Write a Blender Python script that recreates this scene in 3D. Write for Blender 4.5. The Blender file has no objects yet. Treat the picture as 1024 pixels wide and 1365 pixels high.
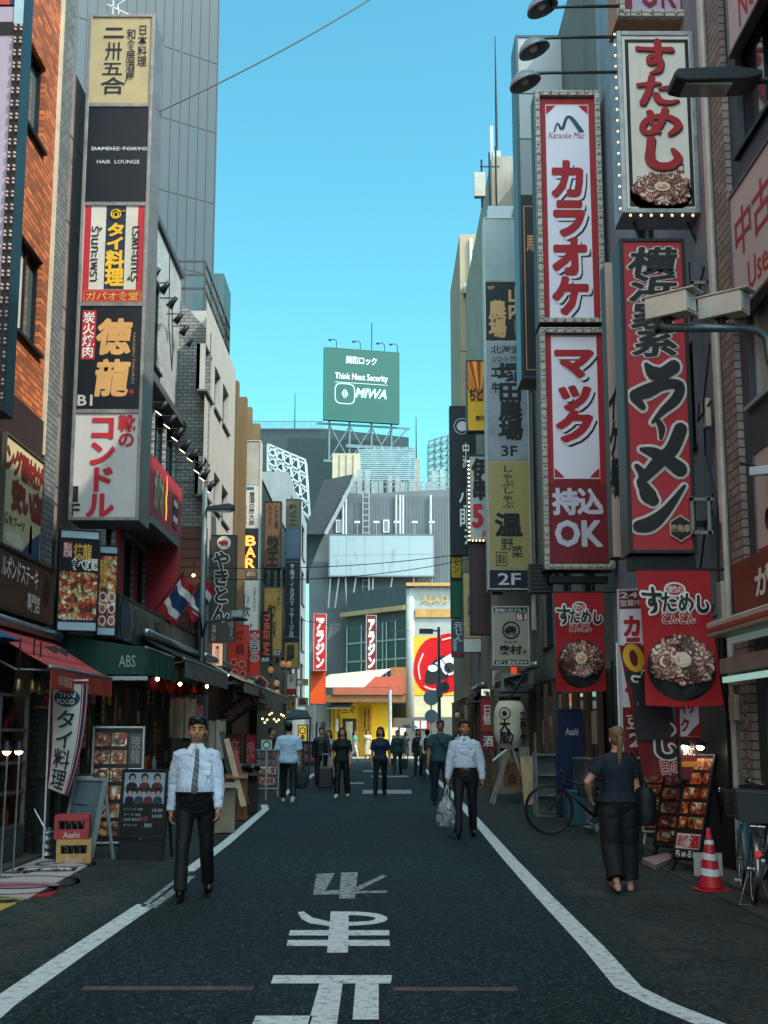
import bpy, math, random
from mathutils import Vector, Matrix, noise
R = math.radians
sc = bpy.context.scene
COL = sc.collection
rnd = random.Random(7)
# ---------------------------------------------------------------- camera
F, VPX, HOR, CH = 1711.0, 506.0, 975.0, 1.6      # focal length in photo pixels, vanishing point, eye height
cam = bpy.data.cameras.new('camera'); camo = bpy.data.objects.new('camera', cam); COL.objects.link(camo)
cam.sensor_fit = 'HORIZONTAL'; cam.sensor_width = 36; cam.lens = F/1024*36
cam.clip_start = 0.1; cam.clip_end = 2000
PITCH = math.atan((HOR-682.5)/F); YAW = math.atan((512-VPX)/F)
camo.location = (0, 0, CH); camo.rotation_euler = (R(90)+PITCH, 0, -YAW)
sc.camera = camo
# ---------------------------------------------------------------- sky and sun
SUN_EL, SUN_AZ = R(50), R(122)         # azimuth clockwise from +Y (street direction): sun high on the right, a little behind
SKY_FILL = 14.0
w = bpy.data.worlds.new('World'); sc.world = w; w.use_nodes = True
nt = w.node_tree; bg = nt.nodes['Background']
sky = nt.nodes.new('ShaderNodeTexSky'); sky.sky_type = 'NISHITA'; sky.sun_disc = False
sky.sun_elevation = SUN_EL; sky.sun_rotation = SUN_AZ; sky.altitude = 50; sky.air_density = 1.3; sky.dust_density = 0.8; sky.ozone_density = 1.2
tint = nt.nodes.new('ShaderNodeMix'); tint.data_type = 'RGBA'; tint.blend_type = 'MULTIPLY'
tint.inputs[0].default_value = 1; tint.inputs[7].default_value = (0.32, 0.77, 0.71, 1)
nt.links.new(sky.outputs[0], tint.inputs[6])
# added teal glow in the unseen sky behind and right, fills the shade
tc = nt.nodes.new('ShaderNodeTexCoord'); dt = nt.nodes.new('ShaderNodeVectorMath'); dt.operation = 'DOT_PRODUCT'; dt.inputs[1].default_value = (.46, -.82, .34)
mr = nt.nodes.new('ShaderNodeMapRange'); mr.inputs['From Min'].default_value = 0.05; mr.inputs['From Max'].default_value = .9; mr.interpolation_type = 'SMOOTHSTEP'
glow_mix = nt.nodes.new('ShaderNodeMix'); glow_mix.data_type = 'RGBA'; glow_mix.inputs[7].default_value = (SKY_FILL*.72, SKY_FILL*1.0, SKY_FILL*1.08, 1)
nt.links.new(tc.outputs['Generated'], dt.inputs[0]); nt.links.new(dt.outputs['Value'], mr.inputs['Value']); nt.links.new(mr.outputs[0], glow_mix.inputs[0])
nt.links.new(tint.outputs[2], glow_mix.inputs[6]); nt.links.new(glow_mix.outputs[2], bg.inputs[0])
bg.inputs[1].default_value = 0.125
sl = bpy.data.lights.new('sun', 'SUN'); sl.energy = 2.2; sl.angle = R(0.5); sl.color = (1, .93, .82)
so = bpy.data.objects.new('sun', sl); COL.objects.link(so); so.location = (30, -20, 60)
SD = Vector((math.sin(SUN_AZ)*math.cos(SUN_EL), math.cos(SUN_AZ)*math.cos(SUN_EL), math.sin(SUN_EL)))
so.rotation_euler = SD.to_track_quat('Z', 'Y').to_euler()
sc.view_settings.view_transform = 'Standard'; sc.view_settings.look = 'None'
sc.view_settings.exposure = 1.42; sc.view_settings.gamma = 1
sc.cycles.max_bounces = 6; sc.cycles.diffuse_bounces = 4; sc.cycles.glossy_bounces = 3
sc.cycles.use_denoising = True; sc.cycles.sample_clamp_indirect = 4
# ---------------------------------------------------------------- photo pixel -> real point
_M = camo.rotation_euler.to_matrix()
def ray(px, py): return _M @ Vector(((px-512)/F, -(py-682.5)/F, -1))
def P(px, py, Y): d = ray(px, py); return Vector((0, 0, CH)) + d*(Y/d.y)
def PX(px, py, X): d = ray(px, py); return Vector((0, 0, CH)) + d*(X/d.x)
def G(px, py, z=0.0): d = ray(px, py); return Vector((0, 0, CH)) + d*((z-CH)/d.z)
XL, XR = -4.85, 4.05                      # the two facade planes
# ---------------------------------------------------------------- materials
_mats = {}
def rgb(h):                             # '#rrggbb' (a base colour as sRGB) -> linear
    c = [int(h[i:i+2], 16)/255 for i in (1, 3, 5)]
    return tuple(x/12.92 if x <= .04045 else ((x+.055)/1.055)**2.4 for x in c) + (1,)
def col(c): return rgb(c) if isinstance(c, str) else (tuple(c) + (1,))[:4]
class NT:
    def __init__(s, name):
        s.m = bpy.data.materials.new(name); s.m.use_nodes = True; s.t = s.m.node_tree
        s.b = s.t.nodes['Principled BSDF']
    def n(s, typ, **k):
        x = s.t.nodes.new('ShaderNode'+typ)
        for a, v in k.items():
            if a[0] == 'i' and a[1:].isdigit(): x.inputs[int(a[1:])].default_value = v
            else: setattr(x, a, v)
        return x
    def l(s, a, b): s.t.links.new(a, b)
    def co(s, axis=None):
        g = s.n('NewGeometry')
        if axis is None: return g.outputs['Position']
        sx = s.n('SeparateXYZ'); s.l(g.outputs['Position'], sx.inputs[0])
        cx = s.n('CombineXYZ'); s.l(sx.outputs['Y' if axis == 'x' else 'X'], cx.inputs[0]); s.l(sx.outputs['Y' if axis == 'z' else 'Z'], cx.inputs[1])
        return cx.outputs[0]
    def noise(s, vec, scale, detail=4, rough=.6, dist=0):
        x = s.n('TexNoise'); x.inputs['Scale'].default_value = scale; x.inputs['Detail'].default_value = detail
        x.inputs['Roughness'].default_value = rough; x.inputs['Distortion'].default_value = dist; s.l(vec, x.inputs['Vector']); return x.outputs[0]
    def ramp(s, fac, stops, interp='LINEAR'):
        x = s.n('ValToRGB'); x.color_ramp.interpolation = interp; e = x.color_ramp.elements
        while len(e) > 1: e.remove(e[-1])
        for i, (p, c) in enumerate(stops):
            q = e[0] if i == 0 else e.new(p); q.position = p; q.color = col(c)
        s.l(fac, x.inputs[0]); return x.outputs[0]
    def mix(s, a, b, fac, blend='MIX'):
        x = s.n('Mix', data_type='RGBA', blend_type=blend)
        for v, i in ((fac, 0), (a, 6), (b, 7)):
            if hasattr(v, 'node'): s.l(v, x.inputs[i])
            else: x.inputs[i].default_value = v if i == 0 else col(v)
        return x.outputs[2]
    def bump(s, h, st=.3, d=.01):
        x = s.n('Bump'); x.inputs['Strength'].default_value = st; x.inputs['Distance'].default_value = d; s.l(h, x.inputs['Height']); s.l(x.outputs[0], s.b.inputs['Normal'])
    def out(s, c=None, rough=.5, metal=0, spec=.5):
        if c is not None:
            if hasattr(c, 'node'): s.l(c, s.b.inputs['Base Color'])
            else: s.b.inputs['Base Color'].default_value = col(c)
        if hasattr(rough, 'node'): s.l(rough, s.b.inputs['Roughness'])
        else: s.b.inputs['Roughness'].default_value = rough
        s.b.inputs['Metallic'].default_value = metal; s.b.inputs['Specular IOR Level'].default_value = spec
        return s.m
def cached(f):
    def g(*a, **k):
        key = (f.__name__, a, tuple(sorted(k.items())))
        if key not in _mats: _mats[key] = f(*a, **k)
        return _mats[key]
    return g
def dk(c, f): c = col(c); return (c[0]*f, c[1]*f, c[2]*f, 1)
@cached
def paint(c, rough=.5, metal=0, var=.25, scale=2.5, streak=0, spec=.4):
    s = NT('paint'); v = s.co(); n = s.noise(v, scale, 6, .65)
    cc = s.mix(dk(c, 1-var), dk(c, 1+var*.4), s.ramp(n, [(.3, (0, 0, 0)), (.7, (1, 1, 1))]))
    if streak:                            # rain streaks run down a weathered face
        mp = s.n('Mapping'); mp.inputs['Scale'].default_value = (6, 6, .35); s.l(v, mp.inputs[0])
        k = s.noise(mp.outputs[0], 1.0, 5, .7)
        cc = s.mix(cc, dk(c, .35), s.ramp(k, [(.52, (0, 0, 0)), (.8, (streak,)*3)]))
    s.bump(s.noise(v, scale*14, 3), .12, .004)
    return s.out(cc, rough, metal, spec)
@cached
def flat(c, rough=.55, spec=.35):         # printed ink, cloth
    s = NT('print'); v = s.co(); n = s.noise(v, 9, 4)
    c2 = s.mix(s.mix(dk(c, .86), dk(c, 1.04), n), (.7, .69, .66), s.ramp(s.noise(v, 1.4, 6, .7), [(.42, (0, 0, 0)), (.72, (.7,)*3)]), 'MULTIPLY')
    return s.out(c2, rough, 0, spec)
@cached
def metal(c='#8d9396', rough=.4, m=.8):
    s = NT('metal'); v = s.co(); n = s.noise(v, 5, 5, .7)
    cc = s.mix(dk(c, .55), dk(c, 1.05), s.ramp(n, [(.3, (0, 0, 0)), (.62, (1, 1, 1))])); return s.out(cc, rough, m)
@cached
def brick(c1, c2, mort, axis, bw=.22, bh=.075, rough=.75, mw=.008):
    s = NT('brick'); v = s.co(axis); b = s.n('TexBrick'); s.l(v, b.inputs['Vector'])
    b.inputs['Color1'].default_value = col(c1); b.inputs['Color2'].default_value = col(c2); b.inputs['Mortar'].default_value = col(mort)
    b.inputs['Scale'].default_value = 1; b.inputs['Brick Width'].default_value = bw; b.inputs['Row Height'].default_value = bh; b.inputs['Mortar Size'].default_value = mw
    b.inputs['Bias'].default_value = 0
    n = s.noise(s.co(), 1.3, 6, .7); cc = s.mix(b.outputs[0], (.35, .33, .32), s.ramp(n, [(.42, (0, 0, 0)), (.75, (.45,)*3)]), 'MULTIPLY')
    f = s.n('Math', operation='SUBTRACT'); f.inputs[0].default_value = 1; s.l(b.outputs['Fac'], f.inputs[1]); s.bump(f.outputs[0], .5, .008)
    return s.out(cc, rough)
@cached
def wood(c, axis='x', plank=.14, rough=.6):
    s = NT('wood'); v = s.co(); mp = s.n('Mapping'); mp.inputs['Scale'].default_value = (1, 1, .15) if axis == 'z' else (.15, .15, 1); s.l(v, mp.inputs[0])
    n = s.noise(mp.outputs[0], 14, 6, .7, .6)
    return s.out(s.mix(dk(c, .5), dk(c, 1.15), s.ramp(n, [(.3, (0, 0, 0)), (.7, (1, 1, 1))])), rough)
@cached
def glass(c='#16323a', rough=.08):
    s = NT('glass'); v = s.co(); n = s.noise(v, .6, 3)
    s.b.inputs['Coat Weight'].default_value = .6; s.b.inputs['Coat Roughness'].default_value = .03
    return s.out(s.mix(dk(c, .5), dk(c, 1.3), n), rough, 0, .9)
@cached
def clear():
    s = NT('clear'); s.b.inputs['Transmission Weight'].default_value = 1; s.b.inputs['IOR'].default_value = 1.15
    return s.out('#e8f0f0', .03)
@cached
def glow(c, st):
    s = NT('glow'); s.b.inputs['Emission Color'].default_value = col(c); s.b.inputs['Emission Strength'].default_value = st
    return s.out(c, .4)
@cached
def food(seed=0, scale=9, pal=0):         # printed photograph of dishes
    pals = [[(.0, '#1a0c08'), (.18, '#6a1c10'), (.36, '#b0351c'), (.52, '#d4642f'), (.66, '#e6ad74'), (.76, '#6f8a34'), (.9, '#f3e2c6')],
            [(.0, '#2a140c'), (.3, '#7a3d1e'), (.5, '#b2622c'), (.7, '#d99a4e'), (.85, '#edd09a'), (1, '#f3e6cf')],
            [(.0, '#101418'), (.3, '#3a2a28'), (.5, '#8c3428'), (.65, '#c7c2b4'), (.8, '#6b7d8a'), (1, '#e4e0d8')]]
    s = NT('printed_food'); v = s.co(); o = s.n('Mapping'); o.inputs['Location'].default_value = (seed*3.7, seed*1.3, seed*2.1); s.l(v, o.inputs[0])
    n = s.n('TexNoise'); n.inputs['Scale'].default_value = scale*.7; n.inputs['Detail'].default_value = 5; s.l(o.outputs[0], n.inputs['Vector'])
    mx = s.mix(o.outputs[0], n.outputs[1], .12); vo = s.n('TexVoronoi', feature='F1'); vo.inputs['Scale'].default_value = scale; s.l(mx, vo.inputs['Vector'])
    ad = s.mix(vo.outputs['Color'], n.outputs[1], .45); sp = s.n('SeparateColor'); s.l(ad, sp.inputs[0])
    c = s.ramp(sp.outputs[0], [(p*.6+.2, k) for p, k in pals[pal]])
    d = s.ramp(vo.outputs['Distance'], [(.0, (1, 1, 1)), (.5, (.8,)*3), (.75, (.2,)*3)]); c = s.mix(c, d, .8, 'MULTIPLY')
    return s.out(c, .4)
# ---------------------------------------------------------------- mesh builder
class MB:
    def __init__(s): s.v = []; s.f = []; s.m = []; s.mi = 0; s.T = None
    def mat(s, i): s.mi = i; return s
    def add(s, vs, fs):
        n = len(s.v)
        if s.T is not None: vs = [s.T @ Vector(v) for v in vs]
        s.v += [tuple(v) for v in vs]; s.f += [tuple(i+n for i in f) for f in fs]; s.m += [s.mi]*len(fs); return s
    def box(s, x0, x1, y0, y1, z0, z1):
        return s.add([(x0, y0, z0), (x1, y0, z0), (x1, y1, z0), (x0, y1, z0), (x0, y0, z1), (x1, y0, z1), (x1, y1, z1), (x0, y1, z1)],
                     [(0, 3, 2, 1), (4, 5, 6, 7), (0, 1, 5, 4), (1, 2, 6, 5), (2, 3, 7, 6), (3, 0, 4, 7)])
    def bar(s, a, b, w, h=None, up=(0, 0, 1)):
        a, b = Vector(a), Vector(b); h = h or w; d = (b-a).normalized(); u = Vector(up)
        if abs(d.dot(u)) > .98: u = Vector((0, 1, 0))
        x = d.cross(u).normalized()*w/2; y = x.cross(d).normalized()*h/2
        vs = [a-x-y, a+x-y, a+x+y, a-x+y, b-x-y, b+x-y, b+x+y, b-x+y]
        return s.add(vs, [(0, 3, 2, 1), (4, 5, 6, 7), (0, 1, 5, 4), (1, 2, 6, 5), (2, 3, 7, 6), (3, 0, 4, 7)])
    def tube(s, pts, r, n=8, caps=True, ry=1):
        pts = [Vector(p) for p in pts]; k = len(pts); rs = r if isinstance(r, (list, tuple)) else [r]*k
        vs = []; u = None
        for i, p in enumerate(pts):
            d = (pts[min(i+1, k-1)]-pts[max(i-1, 0)]).normalized()
            if u is None: u = Vector((0, 0, 1)) if abs(d.z) < .9 else Vector((1, 0, 0))
            x = d.cross(u).normalized(); u = x.cross(d).normalized()
            for j in range(n):
                t = 2*math.pi*j/n; vs.append(p + x*math.cos(t)*rs[i] + u*math.sin(t)*rs[i]*ry)
        fs = [(i*n+j, i*n+(j+1) % n, (i+1)*n+(j+1) % n, (i+1)*n+j) for i in range(k-1) for j in range(n)]
        if caps: fs += [tuple(range(n-1, -1, -1)), tuple((k-1)*n+j for j in range(n))]
        return s.add(vs, fs)
    def cyl(s, a, b, r, r2=None, n=12): return s.tube([a, b], [r, r if r2 is None else r2], n)
    def rings(s, rings, caps=True):       # lofted list of equal-length loops
        n = len(rings[0]); vs = [v for r in rings for v in r]; k = len(rings)
        fs = [(i*n+j, i*n+(j+1) % n, (i+1)*n+(j+1) % n, (i+1)*n+j) for i in range(k-1) for j in range(n)]
        if caps: fs += [tuple(range(n-1, -1, -1)), tuple((k-1)*n+j for j in range(n))]
        return s.add(vs, fs)
    def lathe(s, prof, n=20, o=(0, 0, 0)):
        return s.rings([[(o[0]+r*math.cos(2*math.pi*j/n), o[1]+r*math.sin(2*math.pi*j/n), o[2]+z) for j in range(n)] for r, z in prof])
    def ell(s, c, r, nu=12, nv=8, M=None):
        c = Vector(c); r = (r, r, r) if isinstance(r, (int, float)) else r; vs = []; M = M or Matrix.Identity(3)
        for i in range(1, nv):
            t = math.pi*i/nv
            for j in range(nu):
                q = 2*math.pi*j/nu; vs.append(c + M @ Vector((r[0]*math.sin(t)*math.cos(q), r[1]*math.sin(t)*math.sin(q), -r[2]*math.cos(t))))
        fs = [(i*nu+j, i*nu+(j+1) % nu, (i+1)*nu+(j+1) % nu, (i+1)*nu+j) for i in range(nv-2) for j in range(nu)]
        b = len(vs); vs += [c + M @ Vector((0, 0, -r[2])), c + M @ Vector((0, 0, r[2]))]
        fs += [(b, (j+1) % nu, j) for j in range(nu)] + [(b+1, (nv-2)*nu+j, (nv-2)*nu+(j+1) % nu) for j in range(nu)]
        return s.add(vs, fs)
    def poly(s, pts): return s.add(pts, [tuple(range(len(pts)))])
    def prism(s, pts, y0, y1):            # polygon in (x, z), extruded along y
        n = len(pts)
        return s.add([(x, y0, z) for x, z in pts]+[(x, y1, z) for x, z in pts],
                     [tuple(range(n)), tuple(range(2*n-1, n-1, -1))]+[(j, j+n, (j+1) % n+n, (j+1) % n) for j in range(n)])
    def disc(s, c, rx, rz, n=24): return s.poly([(c[0]+rx*math.cos(2*math.pi*j/n), c[1], c[2]+rz*math.sin(2*math.pi*j/n)) for j in range(n)])
    def torus(s, c, R_, r, axis='x', n=32, m=8):
        vs = []
        for i in range(n):
            t = 2*math.pi*i/n
            for j in range(m):
                q = 2*math.pi*j/m; a = R_+r*math.cos(q); p = (r*math.sin(q), a*math.cos(t), a*math.sin(t))
                if axis == 'y': p = (p[1], p[0], p[2])
                if axis == 'z': p = (p[1], p[2], p[0])
                vs.append((c[0]+p[0], c[1]+p[1], c[2]+p[2]))
        return s.add(vs, [(i*m+j, i*m+(j+1) % m, ((i+1) % n)*m+(j+1) % m, ((i+1) % n)*m+j) for i in range(n) for j in range(m)])
    def build(s, name, mats, parent=None, world=False, smooth=False, bev=0):
        me = bpy.data.meshes.new(name); off = parent_world(parent) if world else None
        vs = s.v if off is None else [(off @ Vector(v)) for v in s.v]
        me.from_pydata(vs, [], s.f); me.polygons.foreach_set('material_index', s.m)
        for m in (mats if isinstance(mats, (list, tuple)) else [mats]): me.materials.append(m)
        if smooth: me.shade_smooth()
        o = bpy.data.objects.new(name, me); COL.objects.link(o)
        if parent: o.parent = parent
        if bev:
            b = o.modifiers.new('bevel', 'BEVEL'); b.width = bev; b.segments = 2; b.limit_method = 'ANGLE'; b.angle_limit = R(40)
        return o
def root_matrix(o):
    m = Matrix.Translation(o.location) @ o.rotation_euler.to_matrix().to_4x4()
    return root_matrix(o.parent) @ m if o.parent else m
def parent_world(p): return root_matrix(p).inverted() if p else Matrix.Identity(4)
def tag(o, label=None, cat=None, group=None, kind=None):
    for k, v in (('label', label), ('category', cat), ('group', group), ('kind', kind)):
        if v: o[k] = v
    return o
def thing(name, label, cat, loc=(0, 0, 0), rz=0, group=None):
    o = bpy.data.objects.new(name, None); COL.objects.link(o); o.empty_display_size = .1
    o.location = loc; o.rotation_euler = (0, 0, rz); return tag(o, label, cat, group)
def dup(root, loc, rz=None, label=None, sc_=None):
    def rec(o, par):
        c = o.copy(); COL.objects.link(c)
        if par: c.parent = par
        for ch in [x for x in COL.objects if x.parent == o]: rec(ch, c)
        return c
    r = rec(root, None); r.location = loc
    if rz is not None: r.rotation_euler = (0, 0, rz)
    if label: r['label'] = label
    if sc_: r.scale = sc_
    return r
# ---------------------------------------------------------------- lettering
_raw = {}
def raw(s, off=0.0):
    if (s, off) not in _raw:
        cu = bpy.data.curves.new('t', 'FONT'); cu.body = s; cu.size = 1; cu.resolution_u = 2; cu.offset = off
        ob = bpy.data.objects.new('t', cu); me = bpy.data.meshes.new_from_object(ob)
        _raw[(s, off)] = ([(v.co.x, v.co.y) for v in me.vertices], [tuple(p.vertices) for p in me.polygons])
        bpy.data.objects.remove(ob); bpy.data.curves.remove(cu); bpy.data.meshes.remove(me)
    return _raw[(s, off)]
def cjk(c): return ord(c) > 0x2e80
def put(mb, vf, y, fx):                  # place 2-D verts at depth y through fx(u, v) -> (x, z)
    v, f = vf; mb.add([(lambda q: (q[0], y, q[1]))(fx(a, b)) for a, b in v], f)
ROT = 'ー〜-'
def glyph(mb, ch, cx, cz, w, h, y, bold=0, rot=0, skew=0, flip=False):
    ca, sa = math.cos(rot), math.sin(rot)
    def fx(u, v):
        u, v = (u-.5), (v-.38)
        if flip: u, v = v, u
        u += v*skew; u, v = u*ca-v*sa, u*sa+v*ca
        return cx+u*w*1.06, cz+v*h*1.06
    n = 8 if bold > 0 else 1
    if bold > .02:
        for k in range(n):
            t = 2*math.pi*k/n; dx, dz = bold*math.cos(t)*w, bold*math.sin(t)*h
            put(mb, raw(ch, .012), y-.00025*k, lambda u, v, dx=dx, dz=dz: (fx(u, v)[0]+dx, fx(u, v)[1]+dz))
    else: put(mb, raw(ch, bold), y, fx)
def text(mb, s, x0, x1, z0, z1, y=0, bold=.012, vertical=None, rot=0, skew=0):
    """fit a string into the rectangle x0..x1, z0..z1 on the plane y"""
    if vertical is None: vertical = (z1-z0) > (x1-x0)*1.3 and all(cjk(c) for c in s)
    n = len(s); z0, z1 = min(z0, z1), max(z0, z1)
    if vertical:
        ch = (z1-z0)/n
        for i, c in enumerate(s):
            if c in ' 　': continue
            glyph(mb, c, (x0+x1)/2, z1-(i+.5)*ch, x1-x0, ch, y-i*.0, bold, rot, skew, flip=c in ROT)
    elif all(cjk(c) or c == ' ' for c in s):
        cw = (x1-x0)/n
        for i, c in enumerate(s):
            if c in ' 　': continue
            glyph(mb, c, x0+(i+.5)*cw, (z0+z1)/2, cw, z1-z0, y, bold, rot, skew)
    else:
        for k in range(1 if bold <= .02 else 5):
            v, f = raw(s, min(bold, .02))
            if not v: return mb
            a, b = min(p[0] for p in v), max(p[0] for p in v); c, d = min(p[1] for p in v), max(p[1] for p in v)
            t = k*math.pi/2; e = (bold-.02)*(z1-z0) if k else 0; dx, dz = (e*math.cos(t), e*math.sin(t)) if k else (0, 0)
            put(mb, (v, f), y-.0003*k, lambda u, w_: (x0+(u-a)/(b-a)*(x1-x0)+dx+skew*((w_-c)/(d-c)-.5)*(z1-z0), z0+(w_-c)/(d-c)*(z1-z0)+dz))
    return mb
def strokes(mb, sts, fx, y, grow=0, n=10):
    """brush strokes: each a list of (u, v, half width) in glyph units 0..1 (v up), mapped by fx; grow widens them for an outline"""
    for si, st in enumerate(sts):
        yy = y-.0006*si
        pts = []                         # resample as a Catmull-Rom curve
        m = len(st)
        for i in range(m-1):
            p0, p1, p2, p3 = st[max(i-1, 0)], st[i], st[i+1], st[min(i+2, m-1)]
            q = 1 if m == 2 else 5
            for k in range(q):
                t = k/q
                pts.append(tuple(.5*((2*p1[a])+(-p0[a]+p2[a])*t+(2*p0[a]-5*p1[a]+4*p2[a]-p3[a])*t*t+(-p0[a]+3*p1[a]-3*p2[a]+p3[a])*t**3) for a in range(3)))
        pts.append(st[-1])
        L, Rr = [], []
        for i, p in enumerate(pts):
            a, b = pts[max(i-1, 0)], pts[min(i+1, len(pts)-1)]; dx, dz = b[0]-a[0], b[1]-a[1]; l = math.hypot(dx, dz) or 1
            r = p[2]+grow; L.append((p[0]-dz/l*r, p[1]+dx/l*r)); Rr.append((p[0]+dz/l*r, p[1]-dx/l*r))
        for i in range(len(pts)-1):
            mb.add([(lambda q: (q[0], yy-.00002*i, q[1]))(fx(*q)) for q in (Rr[i], Rr[i+1], L[i+1], L[i])], [(0, 1, 2, 3)])
        for e, (u, v, r) in enumerate((pts[0], pts[-1])):
            r += grow; mb.add([(lambda q: (q[0], yy-.0003-.0001*e, q[1]))(fx(u+r*math.cos(2*math.pi*k/n), v+r*math.sin(2*math.pi*k/n))) for k in range(n)], [tuple(range(n))])
# ---------------------------------------------------------------- sign boxes
STEEL = metal('#8f9495', .45, .7); DARKM = metal('#22282b', .5, .6); WHITE = paint('#d9d8d4', .5); BLACK = paint('#15171a', .45)
class Sign:
    """a box sign: Empty at its lower centre; local x to the right, z up, the face at y = 0 looking along -y"""
    def __init__(s, name, label, cat, w, h, loc, rz=0, th=.25, frame=None, fw=.05, group=None, proud=.02, back=True):
        s.w, s.h = w, h; s.root = thing(name, label, cat, loc, rz, group); frame = frame or STEEL
        m = MB()
        if back: m.box(-w/2, w/2, .012, th, 0, h)
        if fw:
            for a in ((-w/2, -w/2+fw, 0, h), (w/2-fw, w/2, 0, h), (-w/2+fw, w/2-fw, 0, fw), (-w/2+fw, w/2-fw, h-fw, h)):
                m.box(a[0], a[1], -proud, .012, a[2], a[3])
        if m.f: m.build('cabinet', frame, s.root, bev=.006)
        s.fw = fw; s.n = 0
    def uv(s, u, v): return (-s.w/2+u*s.w, s.h*(1-v))
    def panel(s, u0, u1, v0, v1, m, name='sign_panel', label=None, t=.012, y=0, parent=None):
        x0, z1 = s.uv(u0, v0); x1, z0 = s.uv(u1, v1)
        if s.fw and parent is None: x0 = max(x0, -s.w/2+s.fw); x1 = min(x1, s.w/2-s.fw); z0 = max(z0, s.fw); z1 = min(z1, s.h-s.fw)
        s.n += 1; o = MB().box(x0, x1, y-.0008*(s.n % 5), y+t, z0, z1).build(name, m, parent or s.root)
        if label: o['label'] = label
        return o
    def t(s, p, st, u0, u1, v0, v1, m, y=-.008, name='lettering', **k):
        x0, z1 = s.uv(u0, v0); x1, z0 = s.uv(u1, v1)
        return text(MB(), st, x0, x1, z0, z1, y, **k).build(name, m, p)
    def multi(s, p, items, m, y=-.008, name='lettering'):   # several strings in one lettering mesh
        mb = MB()
        for it in items:
            st, u0, u1, v0, v1 = it[:5]; k = it[5] if len(it) > 5 else {}
            x0, z1 = s.uv(u0, v0); x1, z0 = s.uv(u1, v1); text(mb, st, x0, x1, z0, z1, y, **k)
        return mb.build(name, m, p)
    def rect(s, p, u0, u1, v0, v1, m, name='band', y=-.004, t=.003):
        x0, z1 = s.uv(u0, v0); x1, z0 = s.uv(u1, v1); return MB().box(x0, x1, y, y+t, z0, z1).build(name, m, p)
    def lines(s, p, segs, m, wd=.01, y=-.006, name='border_line'):
        mb = MB()
        for u0, v0, u1, v1 in segs:
            a, b = s.uv(u0, v0), s.uv(u1, v1); mb.bar((a[0], y, a[1]), (b[0], y, b[1]), wd, .003, up=(0, 1, 0))
        return mb.build(name, m, p)
    def frame(s, p, u0, u1, v0, v1, m, wd=.012, y=-.006, name='border_line'):
        x0, z1 = s.uv(u0, v0); x1, z0 = s.uv(u1, v1); mb = MB()
        mb.box(x0, x0+wd, y, y+.003, z0, z1).box(x1-wd, x1, y, y+.003, z0, z1).box(x0+wd, x1-wd, y, y+.003, z0, z0+wd).box(x0+wd, x1-wd, y, y+.003, z1-wd, z1)
        return mb.build(name, m, p)
def facing(px0, px1, py0, py1, Y):        # width, height, lower centre of an upright board that looks down the street
    pm = (py0+py1)/2; a, b = P(px0, pm, Y), P(px1, pm, Y); c = (px0+px1)/2; t, l = P(c, py0, Y), P(c, py1, Y)
    return b.x-a.x, t.z-l.z, ((a.x+b.x)/2, Y, l.z)
def onwall(px0, px1, py0, py1, X):        # the same for a board flat on a facade; py0, py1 at its left edge
    a = PX(px0, py0, X); l = PX(px0, py1, X); b = PX(px1, (py0+py1)/2, X); y0 = PX(px0, (py0+py1)/2, X).y
    return abs(b.y-y0), a.z-l.z, (X, (y0+b.y)/2, l.z), R(90) if X < 0 else R(-90)
def bulbs(parent, pts, r=.03, m=None, name='bulb'):
    m = m or glow('#ffe2b0', 4)
    for p in pts: MB().ell(p, r, 8, 6).build(name, m, parent, smooth=True)
# ---------------------------------------------------------------- facades
class Fac:
    def __init__(s, kind, c): s.k, s.c = kind, c
    def M(s, u, v, w): return {'L': (s.c-w, u, v), 'R': (s.c+w, u, v), 'F': (u, s.c+w, v)}[s.k]
    def uv(s, px, py):
        if s.k == 'F': p = P(px, py, s.c); return p.x, p.z
        p = PX(px, py, s.c); return p.y, p.z
    def box(s, mb, u0, u1, v0, v1, w0, w1):
        a, b = s.M(u0, v0, w0), s.M(u1, v1, w1)
        return mb.box(min(a[0], b[0]), max(a[0], b[0]), min(a[1], b[1]), max(a[1], b[1]), min(a[2], b[2]), max(a[2], b[2]))
    def win(s, pxa, pya, pxb, pyb):       # window from its near-left-top pixel and the pixel column of its other side
        u0, v1 = s.uv(pxa, pya); v0 = s.uv(pxa, pyb)[1]; u1 = s.uv(pxb, (pya+pyb)/2)[0]
        return (min(u0, u1), max(u0, u1), v0, v1)
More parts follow.
